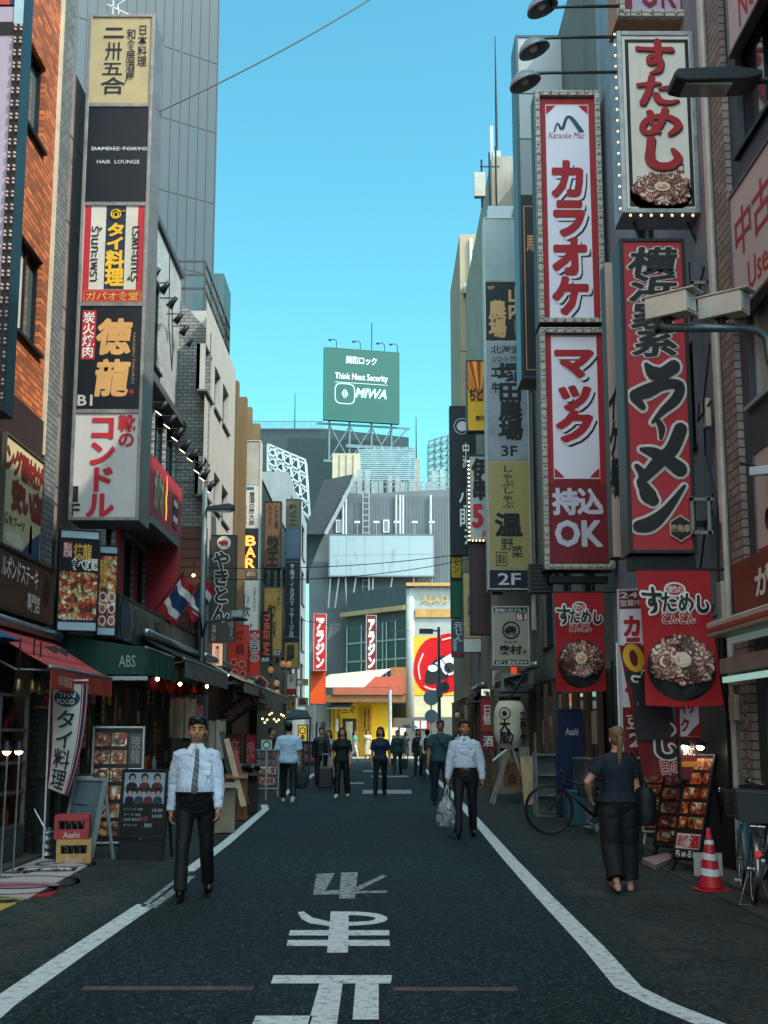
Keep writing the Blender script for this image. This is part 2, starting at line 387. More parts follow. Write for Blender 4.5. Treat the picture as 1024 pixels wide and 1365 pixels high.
def window(fac, root, u0, u1, v0, v1, rec=.12, frame=None, pane=None, mull=1, trans=0, fw=.05, sill=True, curtain=None):
    frame = frame or DARKM; pane = pane or glass(); m = MB()
    for a in ((u0, u0+fw, v0, v1), (u1-fw, u1, v0, v1), (u0+fw, u1-fw, v0, v0+fw), (u0+fw, u1-fw, v1-fw, v1)): fac.box(m, *a, rec-.05, rec+.03)
    for i in range(1, mull+1):
        x = u0+(u1-u0)*i/(mull+1); fac.box(m, x-fw*.4, x+fw*.4, v0+fw, v1-fw, rec-.04, rec+.02)
    for i in range(1, trans+1):
        z = v0+(v1-v0)*i/(trans+1); fac.box(m, u0+fw, u1-fw, z-fw*.35, z+fw*.35, rec-.035, rec+.015)
    f = m.build('window', frame, root, world=True)
    q = MB(); fac.box(q, u0, u1, v0, v1, rec+.005, rec+.012); q.build('pane', pane, f, world=True)
    if curtain:
        q = MB(); n = 16; pts = [(u0+(u1-u0)*(k/n)*.62, .03*math.sin(k*2.1)) for k in range(n+1)]
        q.add([fac.M(a, v0, rec+b*.0-.003-.004*(k % 2)) for k, (a, b) in enumerate(pts)]+[fac.M(a, v1, rec-.003-.004*(k % 2)) for k, (a, b) in enumerate(pts)], [(k, k+1, k+n+2, k+n+1) for k in range(n)])
        q.build('curtain', curtain, f, world=True)
    if sill:
        q = MB(); fac.box(q, u0-.06, u1+.06, v0-.05, v0-.002, -.06, rec); q.build('sill', frame, f, world=True)
    return f
def building(name, label, fac, u0, u1, v0, v1, depth, wallm, wins=(), rec=.12, cat='building', group=None, cornice=None, ground=True, **wk):
    uc = (u0+u1)/2; loc = fac.M(uc, 0 if ground else v0, 0); root = thing(name, label, cat, loc, 0, group)
    us = sorted({u0, u1, *[a for h in wins for a in h[:2]]}); vs = sorted({v0, v1, *[a for h in wins for a in h[2:4]]}); m = MB()
    for i in range(len(us)-1):
        for j in range(len(vs)-1):
            cu, cv = (us[i]+us[i+1])/2, (vs[j]+vs[j+1])/2
            if any(h[0] < cu < h[1] and h[2] < cv < h[3] for h in wins): continue
            m.add([fac.M(us[i], vs[j], 0), fac.M(us[i+1], vs[j], 0), fac.M(us[i+1], vs[j+1], 0), fac.M(us[i], vs[j+1], 0)], [(0, 1, 2, 3)])
    for h in wins:
        c = [(h[0], h[2]), (h[1], h[2]), (h[1], h[3]), (h[0], h[3])]
        for k in range(4):
            a, b = c[k], c[(k+1) % 4]; m.add([fac.M(*a, 0), fac.M(*b, 0), fac.M(*b, rec+.03), fac.M(*a, rec+.03)], [(0, 1, 2, 3)])
    c = [(u0, v0), (u1, v0), (u1, v1), (u0, v1)]
    for k in range(4):
        a, b = c[k], c[(k+1) % 4]; m.add([fac.M(*a, 0), fac.M(*b, 0), fac.M(*b, depth), fac.M(*a, depth)], [(0, 1, 2, 3)])
    m.add([fac.M(*q, depth) for q in c], [(0, 1, 2, 3)])
    m.build('wall', wallm, root, world=True)
    for h in wins:
        k = dict(wk); k.update(h[4] if len(h) > 4 else {}); window(fac, root, *h[:4], rec=rec, **k)
    if cornice:
        q = MB(); fac.box(q, u0-.03, u1+.03, v1+.002, v1+.14, -.07, .3); q.build('cornice', cornice, root, world=True)
    return root
# ================================================================ ground and road
def asphalt():
    s = NT('asphalt'); v = s.co(); fine = s.noise(v, 95, 3, .8); mid = s.noise(v, 11, 5, .7); big = s.noise(v, .35, 5, .6)
    vo = s.n('TexVoronoi', feature='F1'); vo.inputs['Scale'].default_value = 75; s.l(v, vo.inputs['Vector'])
    sp = s.n('SeparateColor'); s.l(vo.outputs['Color'], sp.inputs[0])
    c = s.mix((.003, .0115, .0135), (.0125, .029, .033), s.ramp(fine, [(.3, (0, 0, 0)), (.72, (1, 1, 1))]))
    c = s.mix(c, (.15, .205, .21), s.ramp(sp.outputs[0], [(.86, (0, 0, 0)), (.97, (.8,)*3)]))          # pale aggregate
    # the dirty margins outside the edge lines are browner
    xyz = s.n('SeparateXYZ'); s.l(v, xyz.inputs[0])
    a = s.n('Math', operation='ABSOLUTE'); ad = s.n('Math', operation='ADD'); ad.inputs[1].default_value = .3; s.l(xyz.outputs[0], ad.inputs[0]); s.l(ad.outputs[0], a.inputs[0])
    mr = s.n('MapRange'); mr.inputs['From Min'].default_value = 1.9; mr.inputs['From Max'].default_value = 2.4; s.l(a.outputs[0], mr.inputs['Value'])
    mp = s.n('Mapping'); mp.inputs['Scale'].default_value = (1.1, .8, 1); s.l(v, mp.inputs[0])
    dirt = s.ramp(s.noise(mp.outputs[0], 2.6, 8, .8, .8), [(.4, (0, 0, 0)), (.66, (.75,)*3)])
    k = s.n('Math', operation='MULTIPLY'); s.l(mr.outputs[0], k.inputs[0]); s.l(dirt, k.inputs[1])
    c = s.mix(c, s.mix((.05, .042, .03), (.18, .145, .095), s.ramp(fine, [(.35, (0, 0, 0)), (.75, (1, 1, 1))])), k.outputs[0])
    c = s.mix(c, (.55, .55, .55), s.ramp(big, [(.35, (.0,)*3), (.7, (.75,)*3)]), 'MULTIPLY')
    c = s.mix(c, (.5, .5, .5), s.ramp(mid, [(.5, (0, 0, 0)), (.8, (.7,)*3)]), 'MULTIPLY')
    pb = s.n('TexBrick'); pb.offset = .37; s.l(s.mix(s.co('z'), s.n('TexNoise', i2=2).outputs[1], .04), pb.inputs['Vector'])
    for i, q in (('Color1', (.74,)*3+(1,)), ('Color2', (1.12, 1.12, 1.1, 1)), ('Mortar', (.45,)*3+(1,))): pb.inputs[i].default_value = q
    pb.inputs['Scale'].default_value = 1; pb.inputs['Brick Width'].default_value = 1.9; pb.inputs['Row Height'].default_value = 6.3; pb.inputs['Mortar Size'].default_value = .012
    c = s.mix(c, pb.outputs[0], .8, 'MULTIPLY')
    # hairline cracks
    cv = s.n('TexVoronoi', feature='DISTANCE_TO_EDGE'); cv.inputs['Scale'].default_value = .55
    s.l(s.mix(v, s.n('TexNoise', i2=1.2).outputs[1], .5), cv.inputs['Vector'])
    c = s.mix((.012, .012, .013), c, s.ramp(cv.outputs['Distance'], [(.0, (.25,)*3), (.006, (1, 1, 1))]))
    s.bump(fine, .5, .006)
    return s.out(c, s.ramp(mid, [(.3, (.72,)*3), (.7, (.95,)*3)]), 0, .2)
tag(MB().add([(-160, -60, 0), (160, -60, 0), (160, 320, 0), (-160, 320, 0)], [(0, 1, 2, 3)]).build('ground', asphalt()), kind='structure')
def roadpaint(c='#cfd0cb', worn=.35):
    s = NT('road_paint'); v = s.co(); n = s.noise(v, 14, 6, .75); f = s.noise(v, 120, 2, .8)
    k = s.ramp(n, [(.34-.1*(1-worn)+worn*.12, (0, 0, 0)), (.42+worn*.22, (1, 1, 1))])
    k = s.mix(k, s.ramp(f, [(.25, (0, 0, 0)), (.45, (1, 1, 1))]), .8, 'MULTIPLY')
    s.bump(f, .3, .003)
    return s.out(s.mix((.05, .05, .05), s.mix(dk(c, .75), c, n), k), .7)
def strip(mb, pts, wd, z):
    pts = [Vector((p.x, p.y)) for p in pts]; k = len(pts); L, Q = [], []
    for i, p in enumerate(pts):
        d = (pts[min(i+1, k-1)]-pts[max(i-1, 0)]).normalized(); n = Vector((-d.y, d.x))*wd/2; L.append((p.x+n.x, p.y+n.y, z)); Q.append((p.x-n.x, p.y-n.y, z))
    mb.add(L+Q, [(k+i, k+i+1, i+1, i) for i in range(k-1)])
def gq(mb, q, z): mb.add([G(x, y, z) for x, y in q], [tuple(range(len(q)))])
W1, W2 = roadpaint('#dfe2de', .32), roadpaint('#c4c6c2', .8)
m = MB(); strip(m, [G(*p) for p in ((-60, 1390), (0, 1340), (95, 1274), (196, 1206))], .19, .004)
strip(m, [G(*p) for p in ((250, 1162), (300, 1125), (354, 1079), (352, 1073), (326, 1074))], .15, .004)
strip(m, [G(*p) for p in ((378, 1060), (426, 1027), (455, 1007))], .16, .004)
tag(m.build('edge_line', W1), kind='structure')
m = MB(); strip(m, [G(*p) for p in ((190, 1209), (222, 1184), (250, 1163))], .055, .004); strip(m, [G(*p) for p in ((200, 1211), (230, 1190), (256, 1168))], .09, .0045)
tag(m.build('worn_edge_line', W2), kind='structure')
m = MB(); strip(m, [G(*p) for p in ((1000, 1388), (945, 1365), (885, 1341), (838, 1317), (790, 1262), (726, 1196), (680, 1146), (633, 1092), (600, 1056), (556, 1016))], .17, .004)
tag(m.build('edge_line', W1), kind='structure')
# the painted word for the oncoming traffic, upside down from here
m = MB(); z = .005
for q in (((365, 1300), (523, 1300), (521, 1311), (361, 1311)), ((426, 1311), (457, 1311), (445, 1395), (402, 1395)), ((341, 1354), (417, 1354), (412, 1368), (335, 1368)),
          ((474, 1311), (505, 1311), (505, 1359), (470, 1359))): gq(m, q, z)
for q in (((441, 1215), (465, 1215), (464, 1270), (436, 1270)), ((387, 1240), (442, 1240), (441, 1247), (385, 1247)), ((464, 1240), (519, 1240), (519, 1247), (464, 1247)),
          ((384, 1253), (439, 1253), (438, 1261), (382, 1261)), ((464, 1253), (519, 1253), (520, 1261), (464, 1261))): gq(m, q, z)
gq(m, ((397, 1216), (405, 1215), (416, 1223), (441, 1229), (441, 1235), (414, 1231), (402, 1225)), z)
o_ = [(465+52*math.cos(t), 1224.5-9.5*math.sin(t)) for t in [R(90-180*k/12) for k in range(13)]]; i_ = [(465+36*math.cos(t), 1224.5-4.5*math.sin(t)) for t in [R(90-180*k/12) for k in range(13)]]
for k in range(12): gq(m, (o_[k], o_[k+1], i_[k+1], i_[k]), z)
tag(m.build('road_lettering', W1), kind='structure')
m = MB()
for q in (((455, 1163), (477, 1163), (473, 1198), (452, 1198)), ((422, 1165), (446, 1164), (434, 1187), (418, 1188)), ((418, 1188), (452, 1186), (452, 1192), (418, 1193)),
          ((474, 1183), (510, 1166), (516, 1168), (476, 1188)), ((474, 1188), (516, 1187), (516, 1190), (474, 1191))): gq(m, q, .005)
for q in (((484, 1053), (548, 1053), (549, 1058), (483, 1058)), ((462, 1043), (485, 1043), (485, 1045), (462, 1045)), ((495, 1034), (545, 1034), (545, 1036), (495, 1036)), ((484, 1027), (508, 1027), (508, 1029), (484, 1029))): gq(m, q, .004)
tag(m.build('worn_road_lettering', W2), kind='structure')
def redpaint():
    s = NT('old_red_paint'); v = s.co(); k = s.ramp(s.noise(v, 9, 6, .8), [(.4, (0, 0, 0)), (.68, (.62,)*3)])
    return s.out(s.mix((.042, .042, .042), (.30, .085, .09), k), .8)
m = MB(); strip(m, [G(x, 1318) for x in (110, 250, 338)], .13, .003); strip(m, [G(x, 1319) for x in (524, 600, 690)], .12, .003); tag(m.build('faded_red_line', redpaint()), kind='structure')
CONC = paint('#77756f', .8, 0, .35, 3)
m = MB(); m.box(3.32, 3.62, -8, 66, -.05, .012); m.box(-4.3, -4.02, -8, 66, -.05, .012); tag(m.build('gutter_strip', paint('#35342f', .85, 0, .5, 2)), kind='structure')
m = MB(); m.box(3.62, 5.2, -8, 66, -.05, .05); m.box(-6, -4.3, -8, 70, -.05, .05); tag(m.build('kerb', paint('#4a4944', .8, 0, .4, 3)), kind='structure')
tag(MB().add([G(436, 1011, .006), G(588, 1011, .006), G(582, 1004.5, .006), G(440, 1004.5, .006)], [(0, 1, 2, 3)]).build('sunlit_crossing_strip', paint('#a8a49a', .8)), kind='structure')  # sunlight on the cross street put into a pale strip of ground
# ================================================================ left side buildings
FL, FR = Fac('L', XL), Fac('R', XR)
CURT = flat('#b9b8ad', .8)
ORB = brick('#d97436', '#8a3c18', '#5b4634', 'x', .26, .085, .7, .012)
w1 = FL.win(36, 42, 61, 166); w2 = FL.win(28, 310, 56, 446)
BL0 = building('brick_building', 'orange brick building with two tall dark framed windows above a steak shop', FL, -14, 18.02, 0, 19, 9, ORB,
    [w1+(dict(mull=1, curtain=CURT, pane=glass('#5c6f6c')),), w2+(dict(mull=1, curtain=CURT, pane=glass('#4c6462')),)])
m = MB(); FL.box(m, 12, 18.02, .05, FL.uv(60, 566)[1], -.03, -.002); m.build('lower_cladding', paint('#2b1f1e', .6), BL0, world=True)
m = MB(); FL.box(m, 18.03, 18.62, 0, 19.2, -.06, 1); m.build('tiled_pilaster', brick('#787f80', '#5d6466', '#1e2224', 'x', .2, .085), BL0, world=True)
m = MB(); FL.box(m, 17.96, 18.03, 5.5, 19, -.05, -.002); m.build('corner_trim', paint('#c9b79c'), BL0, world=True)
s = FL.win(5, 577, 58, 742)             # fabric board and wooden shop sign below the bricks
def wallsign(name, label, cat, px0, px1, py0, py1, X, **k):
    wd, h, loc, rz = onwall(px0, px1, py0, py1, X); return Sign(name, label, cat, wd, h, loc, rz, **k)
SG = wallsign('fabric_sign', 'cream wall banner with dark red lettering and a blue corner below the orange bricks', 'sign', 4, 57, 572, 735, XL+.09, th=.05, fw=.03, frame=paint('#4b463c'))
p = SG.panel(0, 1, 0, 1, flat('#cdbf95'))
RED, DRED = flat('#b01f26'), flat('#7d1d1a')
SG.multi(p, [('ング器材が', .02, .98, .08, .3, dict(bold=.05)), ('安い店', .2, .98, .34, .6, dict(bold=.06))], DRED)
x = MB(); x.add([(SG.uv(.45, 1)[0], -.004, SG.uv(0, .97)[1]), (SG.uv(.97, 1)[0], -.004, SG.uv(0, .97)[1]), (SG.uv(.97, 1)[0], -.004, SG.uv(0, .68)[1]), (SG.uv(.7, 1)[0], -.004, SG.uv(0, .8)[1])], [(0, 1, 2, 3)]); x.build('blue_corner', flat('#27466e'), p)
SG.multi(p, [('防水ブーツ', .05, .55, .66, .76)], flat('#2a2320'))
x = MB(); x.disc((SG.uv(.32, 0)[0], -.005, SG.uv(0, .86)[1]), SG.w*.24, SG.h*.06); x.build('oval_mark', flat('#d8d2bb'), p)
x = MB(); x.rings([[(SG.uv(.72, 0)[0]+r*math.cos(k), -.006, SG.uv(0, v)[1]+.02*math.sin(k)) for k in [i*.8 for i in range(8)]] for r, v in ((.03, .66), (.06, .72), (.05, .84), (.09, .9))]); x.build('bottle_print', flat('#9c2a1c'), p)
SG = wallsign('shop_sign', 'brown wooden steak shop sign with white lettering over the red awning', 'sign', -20, 72, 712, 806, XL+.14, th=.1, fw=.05, frame=paint('#33261f'))
p = SG.panel(0, 1, 0, 1, wood('#5a3c30', 'x'))
WH = flat('#e2dfd6')
SG.multi(p, [('ルポンドステーキ', .2, .74, .15, .5, dict(bold=.015)), ('専門店', .58, .78, .58, .88, dict(bold=.02))], WH)
x = MB(); x.disc((SG.uv(.88, 0)[0], -.006, SG.uv(0, .45)[1]), SG.w*.055, SG.h*.26); x.build('bull_mark', flat('#2a1a16'), p)
# concrete building behind the tower sign
FL1 = Fac('L', XL-.12)
BL1 = building('concrete_building', 'narrow weathered pink grey concrete building between brick pilaster and tower sign', FL1, 18.64, 22.3, 0, 12.2, 9, paint('#8d7f78', .8, 0, .3, 1.2, .8))
m = MB()
for z in (5.2, 6.6, 8.0, 9.4, 10.8): FL.box(m, 18.7, 19.8, z, z+.02, -.01, -.001)
m.build('panel_joint', paint('#2a2725'), BL1, world=True)
m = MB(); FL.box(m, 18.64, 22.3, 0, 4.4, -.05, -.004); m.build('dark_shopfront', paint('#2a3336', .4), BL1, world=True)
# white tiled building
TILE = brick('#b9bab6', '#a2a5a5', '#777c7e', 'x', .2, .065, .45, .006)
u0 = FL.uv(201, 390)[0]
ws = [(u0, FL.uv(216, 390)[0], 9.35, 11.3, dict(mull=0, pane=glass('#3f7f86')))]
for a, b in ((22.5, 23.9), (24.0, 25.4), (25.5, 26.9), (27.0, 28.4), (28.5, 29.8)): ws.append((a, b, 6.75, 8.65, dict(mull=1, trans=0, pane=glass('#33636c'))))
for a, b in ((22.5, 23.3), (24.0, 25.2), (25.3, 26.5), (26.7, 27.9)): ws.append((a, b, 3.72, 5.3, dict(mull=1, pane=glass('#46666a'), sill=False)))
BL2 = building('tiled_building', 'white tiled building with teal windows and rows of sign spotlights', FL, 22.32, 29.98, 0, 12.5, 9, TILE, ws, cornice=paint('#3c4444'))
m = MB(); FL.box(m, 22.4, 29.9, 8.7, 8.86, -.22, -.003); m.build('ledge', paint('#4c4f4d'), BL2, world=True)
m = MB(); FL.box(m, 22.34, 29.9, .05, 2.9, -.04, -.004); m.build('dark_shopfront', paint('#2d3638', .4), BL2, world=True)
for u in (23.35, 25.22): m = MB(); FL.box(m, u, u+.6 if u < 24 else u+.07, 3.6, 5.4, -.05, -.004); m.build('red_pilaster', paint('#b3262c'), BL2, world=True)
# red bay
RB = thing('red_bay', 'red projecting shop bay with gold and orange thai lettering under the spotlights', 'shop bay', (-4.3, 25, 5.45))
m = MB(); FB = Fac('L', -4.2); m.box(-4.847, -4.2, 23.2, 26.85, 5.5, 6.65); m.box(-4.847, -4.2, 26.45, 26.85, 3.4, 5.5); m.build('wall', paint('#a81f2c', .5), RB, world=True)
m = MB(); m.box(-4.847, -4.17, 23.2, 26.44, 5.36, 5.497); m.build('soffit_trim', paint('#6d6f6c'), RB, world=True)
GOLD, ORG = paint('#c7902f', .3, .6), glow('#ff7a1e', 1.2)
m = MB(); M_ = Matrix.Translation((-4.19, 24.0, 5.7)) @ Matrix.Rotation(R(90), 4, 'Z'); m.T = M_
text(m, 'ガパオ', -.55, .55, 0, .75, 0, bold=.04, vertical=False); m.build('lettering', GOLD, RB, world=True)
m = MB(); m.T = M_; strokes(m, [[(0, 0, .03), (.04, .2, .05), (-.02, .4, .05), (.05, .62, .04), (.0, .85, .02)]], lambda u, v: (.85+u, v), 0); m.build('flame_tube', ORG, RB, world=True)
m = MB(); m.T = Matrix.Translation((-4.19, 26.0, 5.7)) @ Matrix.Rotation(R(90), 4, 'Z'); 
for k, c in enumerate((0, 1, 2, 1, 0)):
    zz = (0, .12, .24, .44, .56, .68); m.mat(c).box(-.25, .25, -.006, 0, zz[k], zz[k+1])
m.build('flag_emblem', [flat('#a51931'), flat('#e8e6e4'), flat('#2d2a4a')], RB, world=True)
# grey-brick gabled building
FB3 = Fac('L', -4.1)
ws = [FB3.win(274.5, 458, 283, 522), FB3.win(286.8, 487, 294, 546), FB3.win(297.6, 510, 305, 566), FB3.win(272.5, 608, 280, 660), FB3.win(285.5, 628, 293, 678), FB3.win(296, 645, 304, 694)]
WSTUC = paint('#a9a69e', .8, 0, .12, 2, .25)
BL3 = building('grey_brick_building', 'building with a grey brick end wall, white street front and narrow windows', FB3, 30.0, 35.4, 0, 11.7, 8, WSTUC,
    [h+(dict(mull=0, pane=glass('#55807f'), frame=paint('#5b5d58'), fw=.06),) for h in ws], rec=.18)
m = MB(); m.box(-12, -4.08, 29.9, 29.985, 6.35, 11.1); m.add([(-12, 29.9, 11.1), (-4.08, 29.9, 11.1), (-5.4, 29.9, 12.5), (-12, 29.9, 12.5), (-12, 29.985, 11.1), (-4.08, 29.985, 11.1), (-5.4, 29.985, 12.5), (-12, 29.985, 12.5)], [(0, 1, 2, 3), (7, 6, 5, 4), (1, 5, 6, 2), (2, 6, 7, 3), (3, 7, 4, 0)])
m.build('end_wall', brick('#8a8a86', '#6d6f6e', '#2d2f30', 'y', .21, .085), BL3, world=True)
m = MB(); m.box(-12, -4.06, 29.84, 29.985, 3.2, 6.33); m.build('wood_cladding', wood('#5a3020', 'x'), BL3, world=True)
m = MB()
for z in [3.4+.22*k for k in range(13)]: m.box(-6, -4.05, 29.825, 29.838, z, z+.02)
m.build('cladding_joint', paint('#24140f'), BL3, world=True)
m = MB(); m.tube([(-5.4, 29.75, 4.9), (-4.4, 29.75, 4.9), (-4.32, 29.75, 4.8), (-4.32, 29.75, 3.2)], .05); m.build('pipe', metal('#8a7a6a'), BL3, world=True)
rm = paint('#4a423c'); m = MB()
for y in (30.1, 31.4, 32.7, 34.0, 35.3): m.bar((-4.3, y, 11.7), (-4.3, y, 13.0), .05)
for z in (12.3, 12.65, 13.0): m.bar((-4.3, 30.1, z), (-4.3, 35.3, z), .05); m.bar((-5.6, 30.1, z), (-4.3, 30.1, z), .05)
for x in (-5.6, -4.95): m.bar((x, 30.1, 12.0), (x, 30.1, 13.0), .05)
m.build('roof_railing', rm, BL3, world=True)
m = MB(); m.box(-5.2, -4.35, 34.2, 35.9, 11.7, 14.2); m.build('rooftop_box', paint('#3b5558'), BL3, world=True)
# tan building with vertical fins
FB4 = Fac('L', -4.35); TAN = paint('#6f5838', .6, 0, .15)
BL4 = building('tan_building', 'tan building with tall rounded fins beyond the white stucco front', FB4, 35.42, 43.5, 0, 11.0, 8, paint('#8d6a44', .7))
for y, d, zt in ((35.6, .3, 11.5), (37.4, .35, 11.5), (39.4, .3, 11.7), (41.6, .35, 11.7)):
    m = MB()
    prof = [(-4.34, y), (-4.34+d, y), (-4.34+d, y+.35), (-4.34+d*.55, y+.8), (-4.34+d*.3, y+1.3), (-4.34, y+1.5)]
    m.rings([[(a, b, z) for a, b in prof] for z in (3, zt)]); m.build('fin', TAN, BL4, world=True)
FB5 = Fac('L', -4.1)
BL5 = building('dark_tavern_building', 'dark timber tavern building with lit lanterns beyond the bar signs', FB5, 43.52, 58, 0, 10.2, 8, paint('#1d1a18', .6),
   [(45+3*k, 46.6+3*k, 4.3+2.6*j, 5.9+2.6*j, dict(pane=glass('#2c3a3a'))) for k in range(4) for j in range(2)])
m = MB(); m.add([(-4.05, 43.52, 10.2), (-4.05, 58, 10.2), (-7, 58, 12.2), (-7, 43.52, 12.2)], [(0, 1, 2, 3)]); m.build('roof', paint('#33373a'), BL5, world=True)
FB6 = Fac('L', -4.2)
BL6 = building('pale_corner_building', 'pale corner building with stacked dark windows at the far end of the left row', FB6, 58.02, 73, 0, 13.4, 9, paint('#858b8b', .7, 0, .2, 1, .4),
   [(60+4.2*k, 62.6+4.2*k, 3.4+2.5*j, 5.2+2.5*j, dict(pane=glass('#34464c'))) for k in range(3) for j in range(4)])
# far glass tower
FT = thing('office_tower', 'tall blue grey panelled tower rising behind the left row', 'tower', (-15, 70, 0))
def panels(c='#2b383d'):
    s = NT('tower_panel'); v = s.co(); n = s.noise(v, .12, 2); k = s.n('TexBrick'); k.offset = 0; s.l(s.co('y'), k.inputs['Vector'])
    for i, q in (('Color1', dk(c, .96)), ('Color2', dk(c, 1.06)), ('Mortar', dk(c, .97))): k.inputs[i].default_value = q
    k.inputs['Scale'].default_value = 1; k.inputs['Brick Width'].default_value = .6; k.inputs['Row Height'].default_value = 4.2; k.inputs['Mortar Size'].default_value = .01
    return s.out(s.mix(k.outputs[0], dk(c, 1.1), n), .45, .1, .3)
a, b = P(283, 420, 66), Vector((P(30, 420, 60).x, 60, 0))
dx = Vector((a.x-b.x, a.y-b.y, 0)); L = dx.length; ux = dx.normalized(); nn = Vector((ux.y, -ux.x, 0))
m = MB(); q = [Vector((b.x, b.y, 0)), Vector((a.x, a.y, 0)), Vector((a.x, a.y, 0))-nn*14, Vector((b.x, b.y, 0))-nn*14]
m.rings([[v_+Vector((0, 0, z)) for v_ in q] for z in (0, 52)]); m.build('wall', panels(), FT, world=True)
m = MB(); jm = paint('#1f2b30')
for k in range(int(L/.545)+1):
    c = Vector((a.x, a.y, 0))-ux*(.02+.545*k); m.bar(c+nn*.01, c+nn*.01+Vector((0, 0, 52)), .075, .03, up=nn)
for k in range(13): m.bar(Vector((b.x, b.y, 4.1*k+1.2))+nn*.01, Vector((a.x, a.y, 4.1*k+1.2))+nn*.01, .075, .03, up=nn)
m.build('panel_joint', jm, FT, world=True)
# ================================================================ right side buildings
GREYW = paint('#87909a', .75, 0, .3, 1.3, .7)
BR0 = building('corner_shop_building', 'dark grey shop building with camera shop signs at the right edge', FR, -14, 14.38, 0, 17.4, 8, paint('#414b54', .6),
   [(12.0, 13.55, 8.0, 9.3, dict(mull=1, pane=glass('#2b2f33'))), (12.0, 13.6, 5.1, 6.35, dict(mull=1, pane=glass('#a9b3ae'), frame=paint('#9da39f'))), (11.2, 13.6, .1, 2.35, dict(mull=1, pane=glass('#1a3a40'), sill=False))])
m = MB(); FR.box(m, 13.88, 14.38, 0, 16.4, -.07, -.003); m.build('tiled_pilaster', brick('#9a948c', '#7d7872', '#33302d', 'x', .3, .1), BR0, world=True)
BR1 = building('narrow_grey_building', 'narrow grey building hung with cables behind the red noodle sign', FR, 14.4, 22.2, 0, 18.0, 8, GREYW,
   [(16, 17, 5.2, 6.6, dict(pane=glass('#2a3438'))), (18, 19.4, 8.2, 9.6, dict(pane=glass('#2a3438')))])
MB().tube([(3.99, 14.62, .1), (3.99, 14.62, 16)], .04).build('downpipe', paint('#b9b6ad'), BR1, world=True); MB().tube([(3.99, 14.76, 4), (3.99, 14.76, 16)], .025).build('downpipe', paint('#b9b6ad'), BR1, world=True)
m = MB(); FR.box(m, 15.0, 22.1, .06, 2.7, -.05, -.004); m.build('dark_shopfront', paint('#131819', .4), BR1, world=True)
for pts in ([(3.72, 15.0, 4.4), (3.66, 15.2, 4.0), (3.6, 15.5, 3.2), (3.68, 15.1, 2.6), (3.74, 14.9, 1.8)], [(3.72, 14.85, 6.2), (3.65, 15.0, 5.5), (3.7, 15.2, 4.9), (3.74, 14.9, 4.2), (3.7, 15.0, 2.2)], [(3.7, 15.4, 5.6), (3.6, 15.1, 5.3), (3.72, 14.9, 5.5)],
            [(3.75, 15.3, 3.1), (3.62, 15.0, 2.9), (3.7, 14.7, 2.95)], [(3.74, 15.2, 2.2), (3.6, 14.9, 2.0), (3.72, 14.6, 2.3)], [(3.7, 15.6, 7.5), (3.6, 15.2, 6.6), (3.72, 14.95, 7.2)]):
    MB().tube([(x+.25, y, z) for x, y, z in pts], .014, 6).build('cable', BLACK, BR1, world=True)
for z0, z1, y0 in ((2.1, 2.35, 14.3), (1.72, 2.0, 14.3), (5.2, 5.55, 14.95), (2.75, 3.3, 14.62)):
    m = MB(); FR.box(m, y0, y0+.22, z0, z1, -.14, -.075); m.build('junction_box', paint('#a59f90'), BR1, world=True, bev=.008)
BR2 = building('karaoke_building', 'tall weathered building behind the two red karaoke signs', FR, 22.22, 33.9, 0, 17.2, 8, paint('#6e6b66', .75, 0, .3, 1, .6),
   [(24+3*k, 25.6+3*k, 3.6+3*j, 5.2+3*j, dict(pane=glass('#2a3840'))) for k in range(3) for j in range(4)])
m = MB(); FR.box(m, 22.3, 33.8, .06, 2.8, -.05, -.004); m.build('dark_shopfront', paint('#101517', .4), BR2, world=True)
FR3 = Fac('R', 3.15)
BR3 = building('concrete_rooftop_building', 'streaked concrete building with antennas on its roof behind the farm tavern signs', FR3, 34, 44.9, 0, 17.6, 8, paint('#8f877b', .8, 0, .3, 1.2, .9))
m = MB(); m.box(3.0, 4.1, 33.6, 33.98, 15.3, 15.95); m.build('glass_balustrade', glass('#27464e'), BR3, world=True)
m = MB(); m.box(2.95, 4.1, 33.5, 33.98, 15.1, 15.29); m.build('ledge', paint('#59605f'), BR3, world=True)
FR4 = Fac('R', 2.95)
BR4 = building('beige_building', 'beige building with a white downpipe set forward on the right row', FR4, 45, 51.4, 0, 19.7, 8, paint('#96856f', .8, 0, .2, 1, .4))
MB().tube([(3.35, 44.93, 11), (3.35, 44.93, 19.5)], .06).build('downpipe', paint('#c4c2bb'), BR4, world=True)
for z, x_ in ((16.2, 3.8), (13.4, 3.8), (10.6, 3.7), (18.3, 3.6)):
    m = MB(); m.box(x_-.26, x_+.26, 44.9, 44.985, z, z+.8); f = m.build('window', paint('#5d6462'), BR4, world=True); MB().box(x_-.21, x_+.21, 44.88, 44.898, z+.05, z+.75).build('pane', glass('#2b4046'), f, world=True)
for z in (12.2, 17.3): m = MB(); m.box(3.05, 3.3, 44.6, 44.98, z, z+.35); m.build('vent_box', paint('#8f938f'), BR4, world=True)
m = MB()
for z in (13, 15.2, 17.4): m.box(2.94, 4.6, 44.985, 44.995, z, z+.04)
m.build('panel_joint', paint('#5b5144'), BR4, world=True)
FR5 = Fac('R', 3.5)
BR5 = building('light_grey_building', 'small light grey building seen past the beige one', FR5, 51.42, 56, 0, 17.2, 6, paint('#9aa3a3', .7))
FR6 = Fac('R', 3.9)
BR6 = building('end_tavern_building', 'brown tavern building that closes the right row', FR6, 56.02, 66, 0, 10.5, 8, paint('#4a3a30', .7),
   [(57+3*k, 58.7+3*k, 3.4+2.6*j, 5+2.6*j, dict(pane=glass('#c9a46a'))) for k in range(3) for j in range(2)])
